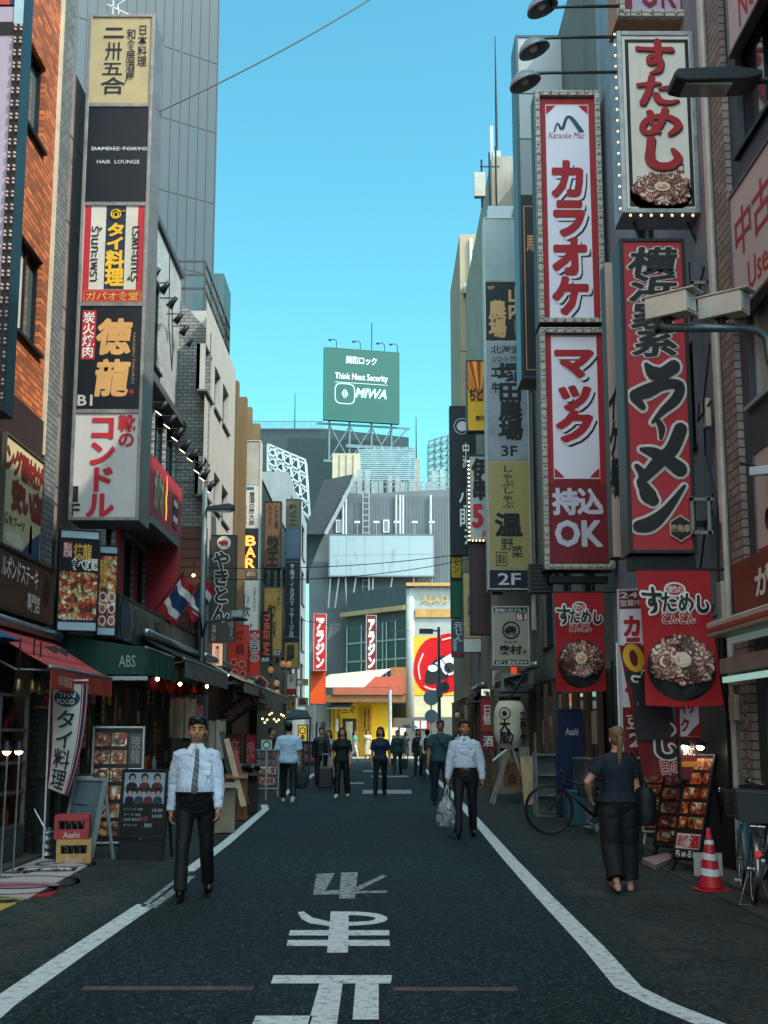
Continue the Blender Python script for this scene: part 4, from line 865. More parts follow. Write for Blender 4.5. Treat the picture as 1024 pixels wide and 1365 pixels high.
# --------------------------------------------------- bulb framed sign at the far left
w_, h_, l_ = facing(-70, 20, -60, 548, 13); S = Sign('bulb_sign', 'dark projecting sign with a row of small bulbs at the left edge', 'sign', w_, h_, l_, 0, th=.36, fw=.0, frame=paint('#14303a', .4))
p = S.panel(0, .88, .12, .97, flat('#a9a0b4')); S.rect(p, .0, .87, .0, .115, flat('#23305a'), 'blue_band'); S.rect(p, .3, .62, .0, .115, flat('#b9b4b8'), 'pale_band', y=-.006); S.rect(p, .62, .78, .0, .115, flat('#b5473a'), 'red_band', y=-.006)
S.rect(p, 0, 1, .155, .185, BLACK, 'black_band', y=-.008); S.rect(p, .87, 1, 0, 1, BLACK, 'bulb_strip', y=-.012, t=.01)
bl = paint('#a8968c', .4); g_ = []
for k in range(29): a_ = S.uv(.935, .17+.8*k/28); g_.append((a_[0], -.02, a_[1]))
for q in g_:
    m = MB()
    for dx in (-.03, .03):
        for dz in (-.022, .022): m.ell((q[0]+dx, q[1], q[2]+dz), .02, 6, 4)
    m.build('bulb', bl, S.root, smooth=True)
S.panel(.86, 1, .0, .16, flat('#9fc3cf'), y=-.012)
# --------------------------------------------------- lit grill posters
def posterbox(name, label, px0, px1, py0, py1, Y, rz, top, items, seed):
    w_, h_, l_ = facing(px0, px1, py0, py1, Y); w_ /= math.cos(rz); s = Sign(name, label, 'sign', w_, h_, l_, rz, th=.14, fw=.02, frame=paint('#15181a'))
    p = s.panel(0, 1, 0, 1, NAVY); s.rect(p, .03, .97, .015, .085, flat('#9fb6c4'), 'pale_band'); s.rect(p, .03, .97, .91, .985, flat('#9fb6c4'), 'pale_band')
    s.rect(p, .03, .97, *top, food(seed, 17, 0), 'printed_food', y=-.006)
    for st, u0, u1, v0, v1, mm in items: s.multi(p, [(st, u0, u1, v0, v1, dict(bold=.02))], mm, y=-.012)
    return s
s = posterbox('lit_menu_sign', 'tall black grill poster with gold lettering and a platter, left of a pair', 80, 129, 706, 842, 18.9, R(24), (.42, .88), [('徳龍', .36, .8, .14, .3, flat('#d3a24c')), ('食べ放題', .3, .96, .28, .4, WH), ('☎03-3341-7', .1, .9, .86, .895, flat('#d8d2c0'))], 3)
s.rect(s.root, .1, .32, .13, .28, RED, 'red_seal'); s.multi(s.root, [('炭火', .11, .31, .135, .205), ('焼肉', .11, .31, .205, .275)], WH, y=-.012)
m = MB(); m.bar((-.4, .1, .6), (-1.0, .6, .6), .05); m.build('bracket', DARKM, s.root)
s = posterbox('lit_menu_sign', 'narrower grill poster showing rows of plates, right of a pair', 131, 155, 727, 848, 19.6, R(24), (.12, .9), [('徳龍', .06, .5, .16, .34, flat('#d3a24c')), ('焼肉', .1, .55, .34, .48, flat('#d3a24c'))], 5)
s.rect(s.root, .58, .95, .16, .34, RED, 'red_seal')
m = MB()
for i in range(2):
    for j in range(3): a_ = s.uv(.28+.46*i, .57+.13*j); m.mi = 0; m.disc((a_[0], -.012, a_[1]), s.w*.19, s.h*.055); m.mi = 1+(i+j) % 2; m.disc((a_[0], -.016, a_[1]), s.w*.13, s.h*.037)
m.build('printed_plates', [flat('#d8d5cf'), flat('#8c2a1e'), flat('#b0603a')], s.root)
m = MB(); m.bar((0, .1, .6), (-.8, .3, .6), .05); m.build('bracket', DARKM, s.root)
# --------------------------------------------------- long weathered board above the left shops
s = wallsign('long_signboard', 'long weathered dark signboard with faded pictures above the left awnings', 'sign', 157, 268, 790, 852, -4.2, th=.38, fw=.04, frame=paint('#2b3435'))
p = s.panel(0, 1, 0, 1, paint('#2f4a50', .35, .2, .4, 1.5, .6))
m = MB(); a_ = s.uv(.06, .5); m.disc((a_[0], -.012, a_[1]), .42, .36); m.build('oval_mark', flat('#1f4a5e'), p)
s.multi(p, [('満福', .14, .3, .2, .8)], flat('#6a6a5c'), y=-.012)
gg = random.Random(4)
for k in range(9):
    u = .34+k*.072; s.rect(p, u, u+.066, .12, .93, paint(gg.choice(['#6a6456', '#7d6a58', '#4a3c38', '#8a8070', '#5a4a44']), .4, 0, .6, 5, .8), 'faded_poster', y=-.004)
s.multi(p, [('居酒屋', .345, .4, .2, .85)], INK, y=-.012)
# --------------------------------------------------- yakiton sign
w_, h_, l_ = facing(281, 314, 713, 856, 30.6); s = Sign('vertical_sign', 'dark brown vertical skewer bar sign with a red pig in a white disc', 'sign', w_, h_, l_, 0, th=.3, fw=.012, frame=paint('#2a2624'))
BRN = paint('#3b322e', .5, 0, .1); p = s.panel(0, 1, 0, 1, BRN)
m = MB(); a_ = s.uv(.5, .075); m.disc((a_[0], -.012, a_[1]), .165, .165); m.build('white_disc', WH, p)
m = MB(); m.ell((a_[0], -.02, a_[1]), (.1, .004, .06)); m.ell((a_[0]-.1, -.022, a_[1]+.005), (.04, .004, .04))
for dx in (-.06, -.02, .04, .08): m.box(a_[0]+dx-.012, a_[0]+dx+.012, -.024, -.02, a_[1]-.1, a_[1]-.02)
m.build('pig_emblem', RED, p)
for off, mm, y in ((.085, WH, -.008), (.035, flat('#231d1b'), -.02)):
    mb = MB(); x0, z1 = s.uv(.08, .155); x1, z0 = s.uv(.74, .81); text(mb, 'やきとん', x0, x1, z0, z1, y, bold=off, vertical=True); mb.build('lettering', mm, p)
s.multi(p, [('歌舞伎町', .08, .26, .84, .99), ('一番100円', .76, .93, .7, .98)], flat('#a39c92'))
m = MB(); m.bar((-w_/2, .15, .5), (-w_/2-.35, .15, .5), .05); m.bar((-w_/2, .15, h_-.5), (-w_/2-.35, .15, h_-.5), .05); m.build('bracket', DARKM, s.root)
# --------------------------------------------------- sign stacks beyond
def stack(name, label, px0, px1, pys, Y, mats, th=.4, fw=.03, frame=None, cat='sign', group=None):
    w_, h_, l_ = facing(px0, px1, pys[0], pys[-1], Y); s = Sign(name, label, cat, w_, h_, l_, 0, th=th, fw=fw, frame=frame, group=group); H = pys[-1]-pys[0]
    s.V = lambda py: (py-pys[0])/H; s.UU = lambda px: (px-px0)/(px1-px0)
    s.ps = [s.panel(0, 1, s.V(a)+.002, s.V(b)-.002, mm) for a, b, mm in zip(pys, pys[1:], mats)]; return s
s = stack('stacked_sign', 'white stacked sign with orange BAR lettering on its black middle panel', 323, 346, [587, 648, 706, 760, 775, 860], 38.3, [paint('#a9a294', .5), flat('#c9c6bd'), flat('#1a2226'), flat('#6a5346'), flat('#d2d0c8')], th=.55, frame=paint('#c3bfb5'))
s.multi(s.ps[1], [('居酒の勝大曲', .36, .68, s.V(657), s.V(702)), ('新宿本店', .08, .24, s.V(675), s.V(702))], INK); s.rect(s.ps[1], .2, .62, s.V(650.5), s.V(654.5), flat('#2a5a7c'), 'blue_mark'); s.rect(s.root, .03, .97, s.V(706.5), s.V(712), flat('#1a2226'), 'dark_band', y=-.006)
OG = glow('#ff8a3a', .9)
for k, c in enumerate('BAR'): s.t(s.ps[2], c, .2, .78, s.V(730+15*k-.5), s.V(716+15*k), OG, bold=.035)
s.t(s.ps[3], '60', .3, .8, s.V(770), s.V(764), flat('#b9a58c')); s.multi(s.ps[4], [('伊吹', .1, .52, s.V(794), s.V(823), dict(bold=.02)), ('すき焼しゃぶしゃぶ', .68, .85, s.V(784), s.V(816)), ('F', .55, .68, s.V(838), s.V(832))], INK)
s = stack('stacked_sign', 'long dull gold sign with black brush lettering below a brown one', 351, 377, [782, 876], 43.2, [paint('#a8843c', .5, 0, .3, 6)], frame=paint('#3a2f22')); s.multi(s.root, [('熱烈', .2, .66, s.V(806), s.V(850), dict(bold=.02, skew=.1)), ('ひつまぶし', .66, .9, s.V(784), s.V(812))], INK, y=-.01); s.rect(s.root, .55, .96, s.V(866), s.V(874), flat('#12181a'), 'dark_band', y=-.006); s.t(s.root, 'B2F', .58, .92, s.V(873), s.V(867), WH, y=-.012)
s = stack('stacked_sign', 'long brown wooden sign with black brush lettering', 352, 375, [668, 758], 43.6, [wood('#6b4626', 'z')], frame=paint('#2a1c12')); s.multi(s.root, [('熱王', .18, .85, s.V(714), s.V(756), dict(bold=.03, skew=.1)), ('もつ焼', .25, .45, s.V(672), s.V(700)), ('とり鍋', .6, .82, s.V(672), s.V(705))], INK, y=-.01)
s = stack('stacked_sign', 'dark navy stack with tall white massage lettering between gold panels', 380, 400, [665, 706, 746, 857, 891], 50.5, [paint('#4d4a33', .5), paint('#41586c', .5), flat('#0f1826'), paint('#9c8238', .5)], frame=paint('#2a3338'))
s.multi(s.ps[0], [('熱王', .2, .75, s.V(672), s.V(702), dict(bold=.02))], INK); s.multi(s.ps[2], [('本格タイ古式マッサージ店', .33, .62, s.V(752), s.V(850))], flat('#b9bec4')); s.multi(s.ps[3], [('居屋', .15, .7, s.V(860), s.V(884), dict(bold=.03))], INK)
s.lines(s.ps[2], [(.06, s.V(750), .94, s.V(750)), (.06, s.V(850), .94, s.V(850))], flat('#5c6a80'), .03)
w_, h_, l_ = facing(347, 363, 815, 881, 39.5); s = Sign('vertical_sign', 'narrow black sign with sideways orange bar lettering', 'sign', w_, h_, l_, 0, th=.2, fw=.01, frame=BLACK); p = s.panel(0, 1, 0, 1, flat('#151515'))
m = MB(); m.T = Matrix.Translation((0, 0, h_/2)) @ Matrix.Rotation(R(90), 4, 'Y'); text(m, 'THREE BAR', -h_*.47, h_*.46, -.08, .1, -.01, bold=.03, vertical=False); m.build('lettering', flat('#c4562a'), p)
w_, h_, l_ = facing(347, 361, 874, 884, 39.4); s = Sign('small_sign', 'small white lettered sign under the sideways bar sign', 'sign', w_, h_, l_, 0, th=.15, fw=.02, frame=BLACK); p = s.panel(0, 1, 0, 1, flat('#1e2326')); s.t(p, 'IBAR', .15, .85, .8, .25, flat('#c9cccb'))
w_, h_, l_ = facing(304, 331, 833, 906, 34.5); s = Sign('red_menu_board', 'bright red board with pictured bowls beside a standing bar sign', 'sign', w_, h_, l_, 0, th=.1, fw=.015, frame=paint('#8f1d18')); p = s.panel(0, 1, 0, 1, flat('#c4301f')); s.multi(p, [('焼', .38, .8, .1, .28, dict(bold=.03)), ('鍋', .38, .8, .36, .55, dict(bold=.03))], flat('#6e1510'))
m = MB()
for u, v in ((.3, .68), (.7, .72), (.35, .87), (.75, .9)): a_ = s.uv(u, v); m.mi = 0; m.torus((a_[0], -.012, a_[1]), s.w*.15, .008, 'y', 20, 6); m.mi = 1; m.disc((a_[0], -.01, a_[1]), s.w*.13, s.w*.11)
m.build('printed_bowls', [flat('#e0b8a4'), flat('#8d1f16')], p)
w_, h_, l_ = facing(332, 347, 840, 901, 35.5); s = Sign('vertical_sign', 'narrow red standing bar sign with black outlined lettering', 'sign', w_, h_, l_, 0, th=.15, fw=.015, frame=paint('#8f1d18')); p = s.panel(0, 1, 0, 1, flat('#c2241d'))
for off, mm, y in ((.06, WH, -.008), (.015, INK, -.014)):
    mb = MB(); x0, z1 = s.uv(.12, .06); x1, z0 = s.uv(.88, .7); text(mb, '立呑み', x0, x1, z0, z1, y, bold=off, vertical=True); mb.build('lettering', mm, p)
w_, h_, l_ = facing(336, 359, 898, 924, 36.2); s = Sign('diamond_sign', 'red diamond shaped sign above the cream awning', 'sign', w_*.72, w_*.72, (l_[0], l_[1], l_[2]+h_/2-w_*.36), 0, th=.1, fw=.02, frame=flat('#c4b0a4'))
s.root.rotation_euler = (0, R(45), 0); s.root.location = (l_[0]-w_*.25, l_[1], l_[2]+h_*.25); p = s.panel(0, 1, 0, 1, flat('#b5202a')); m = MB(); m.T = Matrix.Translation((0, 0, s.h/2)) @ Matrix.Rotation(R(-45), 4, 'Y'); text(m, '串', -.16, .16, -.2, .12, -.01, bold=.03, vertical=False); m.build('lettering', INK, p)
# lanterns and posters at the tavern building
for i, (px, py) in enumerate(((361, 893), (369, 911), (369, 923), (377, 885), (385, 886))):
    q = P(px, py, 43.4+i*.05); l = thing('paper_lantern', ['round amber lantern on the dark tavern wall, highest on the left', 'round amber lantern in the middle of the tavern wall', 'round amber lantern low on the tavern wall above the cream awning', 'small amber lantern under the gold massage stack', 'small amber lantern furthest along under the gold massage stack'][i], 'lantern', q)
    MB().ell((0, 0, 0), (.1, .1, .11), 12, 8).build('shade', glow('#c98a50', .1), l, smooth=True); MB().cyl((0, 0, .15), (0, 0, .2), .05).cyl((0, 0, -.2), (0, 0, -.15), .05).build('cap', BLACK, l); MB().bar((0, 0, .2), (0, .35, .3), .02).build('bracket', BLACK, l)
for i, (a, b, c, d, pal, lab) in enumerate(((382, 395, 898, 926, 2, 'white and red notice sign by the pale corner building'), (396, 403, 905, 914, 1, 'small lit amber menu panel beside a second one'), (404, 411, 905, 914, 1, 'lit pale menu panel nearest the orange sign foot'), (381, 394, 928, 952, 1, 'tall pale lit menu sign below the red and white notice'), (397, 411, 930, 942, 2, 'white framed notice sign on the teal shop front'))):
    w_, h_, l_ = facing(a, b, c, d, 56+i*.2); s = Sign('notice_sign', lab, 'sign', w_, h_, l_, 0, th=.12, fw=.02, frame=BLACK); p = s.panel(0, 1, 0, 1, flat('#cfc6b4' if i else '#d9d6d0'))
    if i == 0: s.rect(p, 0, 1, .72, .98, RED, 'red_band'); s.multi(p, [('立飲', .3, .7, .1, .4)], RED, y=-.01)
    else: s.rect(p, .12, .88, .12, .8, food(20+i, 5, 1), 'printed_food')
# aladdin signs
for (a, b, c, d, Y, lab) in ((418, 435, 818, 894, 79, 'tall bright red sign with white katakana on the left'), (488, 502, 820, 894, 83.5, 'narrower dark red sign with white katakana in the glazed wing')):
    w_, h_, l_ = facing(a, b, c, d, Y); s = Sign('red_sign', lab, 'sign', w_, h_, l_, 0, th=.5, fw=.03, frame=paint('#b8b4ae')); p = s.panel(0, 1, 0, 1, flat('#c41f24' if a < 450 else '#6e2226'))
    s.multi(p, [('アラジン', .18, .84, .06, .96, dict(bold=.06, vertical=True))], WH)
w_, h_, l_ = facing(414, 434, 895, 938, 79.6); s = Sign('orange_board', 'plain orange board below the tall red katakana sign', 'sign', w_, h_, l_, 0, th=.3, fw=.02, frame=paint('#d94a1c')); s.panel(0, 1, 0, 1, flat('#e2521c'))
m = MB(); m.bar((-.2, .1, 0), (-.2, .1, -l_[2]), .12); m.build('post', STEEL, s.root)
# ================================================================ right side signs
def tileframe():
    s = NT('bulb_tile'); k = s.n('TexBrick'); k.offset = 0; v = s.co(); sx = s.n('SeparateXYZ'); s.l(v, sx.inputs[0]); ad = s.n('Math', operation='ADD'); s.l(sx.outputs[0], ad.inputs[0]); s.l(sx.outputs[1], ad.inputs[1])
    cx = s.n('CombineXYZ'); s.l(ad.outputs[0], cx.inputs[0]); s.l(sx.outputs[2], cx.inputs[1]); s.l(cx.outputs[0], k.inputs['Vector'])
    k.inputs['Color1'].default_value = col('#c9c4b8'); k.inputs['Color2'].default_value = col('#b3ad9f'); k.inputs['Mortar'].default_value = col('#4d463c')
    k.inputs['Scale'].default_value = 1; k.inputs['Brick Width'].default_value = .15; k.inputs['Row Height'].default_value = .12; k.inputs['Mortar Size'].default_value = .008
    n = s.noise(v, 4, 5); return s.out(s.mix(k.outputs[0], (.6, .55, .5), n, 'MULTIPLY'), .4)
TFR = tileframe(); LILAC = paint('#e0dde8', .4, 0, .05, 2); KRED = flat('#a81522'); KD = flat('#7c1420')
def bulbframe(s, fw, mm):
    m = MB(); w_, h_ = s.w, s.h
    for a in ((-w_/2, -w_/2+fw, 0, h_), (w_/2-fw, w_/2, 0, h_), (-w_/2+fw, w_/2-fw, 0, fw), (-w_/2+fw, w_/2-fw, h_-fw, h_)): m.box(a[0], a[1], -.09, .01, a[2], a[3])
    o = m.build('bulb_frame', TFR, s.root, bev=.01)
    b = MB(); st = .17
    for k in range(int(h_/st)):
        z = .09+k*st
        for x in (-w_/2+fw/2, w_/2-fw/2): b.ell((x, -.095, z), (.03, .014, .03), 8, 5)
    for k in range(int(w_/st)):
        x = -w_/2+.1+k*st
        for z in (fw/2, h_-fw/2): b.ell((x, -.095, z), (.03, .014, .03), 8, 5)
    tag(b.build('bulb_studs', paint('#9d958a', .3), o, smooth=True), kind='stuff'); return o
def corner(m, s, u, v, su, sv, r):       # corner ornament
    x, z = s.uv(u, v)
    m.poly([(x, -.009, z), (x+su*r, -.009, z), (x+su*r*.6, -.009, z-sv*r*.45), (x+su*r*.45, -.009, z-sv*r*.6), (x, -.009, z-sv*r)])
def shadowed(s, p, items, c1, c2=None, white=None, dx=.075, bold=.05):
    for k, (off, mm, y) in enumerate((((dx, -dx), INK, -.008), ((dx*.5, -dx*.5), white, -.014), ((0, 0), c1, -.022))):
        mb = MB()
        for it in items:
            x0, z1 = s.uv(it[1], it[3]); x1, z0 = s.uv(it[2], it[4]); text(mb, it[0], x0+off[0], x1+off[0], z0+off[1], z1+off[1], y, bold=bold+(.022 if k == 1 else 0), vertical=True)
        mb.build(['lettering_shadow', 'lettering_gap', 'lettering'][k], mm, p)
w_, h_, l_ = facing(715, 803, 123, 432, 21.6); K = Sign('karaoke_sign', 'upper red framed karaoke sign with a blue mountain mark, studded bulb frame', 'sign', w_, h_, l_, 0, th=.5, fw=.0, frame=paint('#3a3d40')); bulbframe(K, .095, None)
p = K.panel(.09, .91, .03, .97, KRED); def_ = lambda s, py, a, b: (py-a)/(b-a)
q = K.rect(p, .17, .83, .055, .985, LILAC, 'white_field', y=-.004)
m = MB(); corner(m, K, .18, .06, 1, 1, .17); corner(m, K, .82, .06, -1, 1, .17); m.build('corner_ornament', KRED, p)
K.frame(p, .172, .828, .056, .983, WH, .008, y=-.007)
m = MB(); x0, z1 = K.uv(.3, .11); x1, z0 = K.uv(.72, .18); strokes(m, [[(0, .05, .03), (.12, .62, .035), (.28, .2, .06), (.45, .9, .06), (.62, .95, .08), (.98, .1, .1)]], lambda u, v: (x0+u*(x1-x0), z0+v*(z1-z0)), -.01); m.build('mountain_mark', flat('#1f4d63'), p)
K.multi(p, [('Karaoke Mac', .22, .76, .205, .178, dict(bold=.0, skew=.2))], flat('#8d2038'))
shadowed(K, p, [('カラオケ', .22, .76, .3, .965)], KRED, white=LILAC)
w_, h_, l_ = facing(722, 815, 438, 760, 21.6); K2 = Sign('karaoke_sign', 'lower red framed karaoke sign reading bring your own OK, studded bulb frame', 'sign', w_, h_, l_, 0, th=.5, fw=.0, frame=paint('#3a3d40')); bulbframe(K2, .095, None)
p = K2.panel(.09, .91, .03, .97, KD); K2.rect(p, .09, .17, .0, .65, KRED, 'red_stripe'); K2.rect(p, .83, .91, .0, .65, KRED, 'red_stripe')
K2.rect(p, .17, .83, .035, .63, LILAC, 'white_field', y=-.004)
m = MB(); corner(m, K2, .18, .625, 1, -1, .17); corner(m, K2, .82, .625, -1, -1, .17); m.build('corner_ornament', KRED, p); K2.frame(p, .172, .828, .03, .628, WH, .008, y=-.007)
shadowed(K2, p, [('マック', .2, .78, .075, .48)], KRED, white=LILAC)
K2.multi(p, [('持込', .15, .85, .67, .775, dict(bold=.035)), ('OK', .17, .84, .905, .8, dict(bold=.045))], flat('#cfccdb'))
for x in (-.35, .2): MB().bar((x, .25, 0), (x, .25, -.09), .08).build('hanger', DARKM, K2.root)
m = MB()
m.box(-.5, .5, .1, .4, -.2, -.09); m.build('mount', DARKM, K2.root)
m = MB(); m.bar((.05, .25, h_), (.05, .25, h_+.06), .9, .3); m.build('spacer', DARKM, K2.root)
# --------------------------------------------------- calligraphy signs near the right edge
w_, h_, l_ = facing(826, 929, 42, 284, 15.3); S1 = Sign('white_brush_sign', 'white boxed sign with four red brush characters above a bowl of pork', 'sign', w_, h_, l_, 0, th=.55, fw=.06, frame=metal('#a3a7a8', .4, .5))
p = S1.panel(0, 1, 0, 1, paint('#d9d3c6', .5, 0, .1, 2, .2)); S1.frame(p, .1, .93, .045, .965, INK, .045, y=-.006)
S_SU = [[(.04, .78, .07), (.3, .76, .06), (.96, .74, .085)], [(.58, 1, .09), (.6, .6, .1), (.5, .36, .08), (.34, .36, .07), (.36, .52, .06), (.56, .52, .07), (.66, .36, .09), (.6, .12, .09), (.36, .0, .03)]]
S_TA = [[(.03, .7, .07), (.3, .74, .08), (.56, .76, .05)], [(.36, 1, .08), (.28, .5, .09), (.12, .04, .09)], [(.55, .55, .04), (.75, .6, .08), (.97, .56, .08)], [(.46, .36, .09), (.55, .12, .1), (.78, .06, .08), (.99, .12, .05)]]
S_ME = [[(.26, .9, .09), (.3, .55, .07), (.46, .18, .06)], [(.64, 1, .09), (.5, .45, .09), (.24, .14, .09), (.07, .3, .08), (.2, .62, .09), (.55, .76, .09), (.86, .62, .1), (.94, .36, .1), (.74, .1, .07)]]
S_SI = [[(.24, .98, .11), (.2, .6, .11), (.2, .3, .13), (.38, .1, .13), (.7, .12, .12), (.88, .36, .1), (.76, .62, .07)]]
R4 = [(.24, .72, .06, .24), (.24, .76, .26, .41), (.25, .78, .44, .59), (.27, .8, .6, .765)]
brush(S1, p, [S_SU, S_TA, S_ME, S_SI], [(a+.012, b+.012, c+.006, d+.006) for a, b, c, d in R4], INK, -.01)
brush(S1, p, [S_SU, S_TA, S_ME, S_SI], R4, flat('#a3161f'), -.018)
S1.rect(p, .71, .81, .735, .785, flat('#9c1c22'), 'red_seal', y=-.01); S1.multi(p, [('坤', .725, .8, .745, .778)], WH, y=-.014)
bowl_print(p, 0.0, S1.uv(0, .885)[1], w_*.39, h_*.1, -.012, 11)
g_ = [(S1.uv(0, 0)[0]-.03, -.02, h_*(.02+.96*k/16)) for k in range(17)]; bulbs(S1.root, g_, .016, glow('#ffd79a', .55))
g_ = [(-w_/2+.1+k*(w_-.2)/6, .0, -.03) for k in range(7)]; bulbs(S1.root, g_, .018, glow('#ffd79a', .55))
MB().tube([(-w_/2+.2, .3, 0), (-w_/2+.3, .3, -.3)], .02).build('conduit', DARKM, S1.root); MB().bar((w_/2-.1, .3, 0), (w_/2+.15, .3, -.6), .03).build('bracket', DARKM, S1.root); MB().bar((w_/2, .3, h_-.3), (w_/2+.12, .3, h_-.3), .06).build('bracket', DARKM, S1.root)
# sign above it, only its foot in the picture
w_, h_, l_ = facing(820, 926, -120, 26, 15.8); s = Sign('foot_sign', 'studded white sign foot with a tan underside cut off by the top of the picture', 'sign', w_, h_, l_, 0, th=.6, fw=0, frame=paint('#a9825a', .6)); bulbframe(s, .1, None); p = s.panel(.1, .9, .03, .96, flat('#8d2038')); s.rect(p, .2, .8, .1, .93, flat('#b9a7c0'), 'pale_field'); s.t(p, 'OK', .3, .75, .9, .6, KD, y=-.02)
# noodle sign
w_, h_, l_ = facing(832, 921, 318, 738, 15.1); S2 = Sign('noodle_sign', 'tall red sign with black brush characters outlined in white', 'sign', w_, h_, l_, 0, th=.5, fw=.045, frame=paint('#14191c', .4)); V = lambda py: (py-318)/420
CR = paint('#a8202a', .5, 0, .07, 2); p = S2.panel(0, 1, 0, 1, CR)
for off, mm, y in ((.065, flat('#cfcac6'), -.008), (.021, INK, -.018)):
    mb = MB(); x0, z1 = S2.uv(.16, V(331)); x1, z0 = S2.uv(.85, V(480)); text(mb, '横浜家系', x0, x1, z0, z1, y, bold=off, vertical=True, skew=.12); mb.build('lettering' if y < -.01 else 'lettering_outline', mm, p)
G_RA = [[(.3, .98, .05), (.42, .84, .13), (.6, .82, .12), (.84, .95, .13)], [(.04, .42, .1), (.3, .5, .13), (.62, .62, .1), (.94, .6, .09), (.86, .36, .1), (.6, .14, .07), (.38, -.08, .03)], [(.05, .38, .1), (.2, .2, .06)]]
G_CH = [[(.44, .98, .1), (.54, .6, .12), (.5, .1, .06)]]
G_ME = [[(.9, 1, .13), (.72, .62, .13), (.46, .38, .13), (.1, .0, .08)], [(.14, .62, .04), (.36, .56, .1), (.62, .42, .12), (.86, .24, .14)], [(.04, .3, .05), (.16, .12, .09), (.1, -.06, .07)]]
G_N = [[(.2, .95, .12), (.28, .78, .16), (.36, .68, .12)], [(.08, .14, .13), (.3, .2, .15), (.6, .46, .1), (.98, .98, .035)]]
brush(S2, p, [G_RA, G_CH, G_ME, G_N], [(.12, .88, V(490), V(562)), (.3, .75, V(566), V(592)), (.12, .9, V(577), V(646)), (.1, .86, V(650), V(712))], INK, -.01, out=flat('#cfcac6'), grow=.055)
a_ = S2.uv(.76, V(706)); m = MB()
for r, mi, y in ((.165, 0, -.03), (.145, 1, -.034)): m.mi = mi; m.poly([(a_[0]+r*.9*math.sin(R(60*k)), y, a_[1]+r*math.cos(R(60*k))) for k in range(6)])
m.build('hexagon_emblem', [flat('#c0ad84'), INK], p); x = MB(); text(x, '壱角家', a_[0]-.12, a_[0]+.12, a_[1]-.045, a_[1]+.045, -.04, vertical=False); x.build('lettering', flat('#c0ad84'), p)
m = MB(); m.bar((w_/2, .25, 3.2), (w_/2+.25, .25, 3.2), .07); m.bar((w_/2, .25, .4), (w_/2+.25, .25, .4), .07); m.box(-w_/2+.05, w_/2, .1, .45, -.16, -.02); m.build('bracket', DARKM, S2.root)
# parallel white board with black brush marks and bulbs behind the noodle sign
w_, h_, l_ = facing(812, 832, 350, 742, 16.4); s = Sign('narrow_board', 'narrow pale board with black brush marks squeezed behind the noodle sign', 'sign', w_, h_, l_, 0, th=.35, fw=.0, frame=paint('#3b3f41')); p = s.panel(0, .55, 0, 1, paint('#b8a597', .5, 0, .15)); s.multi(p, [('イケ麺', .0, .6, .42, .8, dict(bold=.05, skew=.3))], INK); bulbs(s.root, [(w_*.32, -.02, .1+k*.24) for k in range(14)], .03, paint('#a9a39a', .3), 'stud')
# square junction frames on the wall at the right of it
for z in (5.55, 2.9): 
    q = P(934, 400 if z > 5 else 690, 15); r = thing('wall_bracket', 'upper square steel bracket frame right of the noodle sign' if z > 5 else 'lower square steel bracket frame right of the noodle sign', 'bracket', (q.x, q.y, q.z)); m = MB()
    for a, b in (((-.1, 0, -.2), (-.1, 0, .25)), ((.1, 0, -.2), (.1, 0, .25)), ((-.12, 0, .22), (.22, 0, .22)), ((-.1, 0, -.18), (.14, 0, -.18)), ((.1, 0, .1), (.22, .3, .1))): m.bar(a, b, .04)
    m.build('frame', paint('#7d7b78'), r)
# --------------------------------------------------- cloth banners
def banner(name, label, px0, px1, py0, py1, Y, seed, twist):
    w_, h_, l_ = facing(px0, px1, py0, py1, Y); s = Sign(name, label, 'banner', w_, h_, l_, 0, fw=0, back=False)
    m = MB(); nx, nz = 24, 36
    vs = [(-w_/2+w_*i/nx, .0, h_*j/nz) for j in range(nz+1) for i in range(nx+1)]
    m.add(vs, [(j*(nx+1)+i, j*(nx+1)+i+1, (j+1)*(nx+1)+i+1, (j+1)*(nx+1)+i) for j in range(nz) for i in range(nx)]); p = m.build('cloth', flat('#a3151d', .7), s.root, smooth=True)
    a_ = s.uv(.5, .145); m = MB(); m.disc((a_[0], -.01, a_[1]), w_*.15, h_*.055); m.mi = 1; m.disc((a_[0], -.013, a_[1]), w_*.12, h_*.042); m.build('oval_badge', [WH, flat('#a3151d')], p); x = MB(); text(x, '情熱の', a_[0]-w_*.1, a_[0]+w_*.1, a_[1]-h_*.028, a_[1]+h_*.028, -.016, vertical=False); x.build('lettering', WH, p)
    rs = [(.06+.235*k, .06+.235*k+.2, .16+.012*k, .3+.006*k) for k in range(4)]; rs[0] = (.03, .3, .14, .32)
    brush(s, p, [S_SU, S_TA, S_ME, S_SI], rs, INK, -.014, out=WH, grow=.1, ysh=-.012)
    s.multi(p, [('どんどん', .27, .75, .315, .4, dict(bold=.09, vertical=False))], WH, y=-.012); s.multi(p, [('どんどん', .27, .75, .315, .4, dict(bold=.025, vertical=False))], flat('#a3151d'), y=-.02)
    bowl_print(p, s.uv(.5, 0)[0], s.uv(0, .69)[1], w_*.46, h_*.225, -.012, seed)
    def warp(o):
        for c in [x for x in COL.objects if x.parent == o]:
            if c.type == 'MESH':
                for v in c.data.vertices:
                    x, z = v.co.x/w_, v.co.z/h_; k = (1-z)
                    v.co.y += .05*math.sin(3.2*x+2*z+seed)*k + .03*math.sin(9*x+seed*2+3*z)*k + .025*abs(x)*math.sin(14*z)
                    v.co.x = (v.co.x+w_*twist*k*.9)*(1-.05*math.sin(math.pi*z)) ; v.co.z -= .03*h_*k*(x+.5)*(x-.5)*-4*.4
            warp(c)
    warp(s.root)
    m = MB(); m.tube([(-w_/2-.04, .02, h_+.01), (w_/2+.35, .02, h_+.01)], .015, 8); m.build('rod', DARKM, s.root); return s
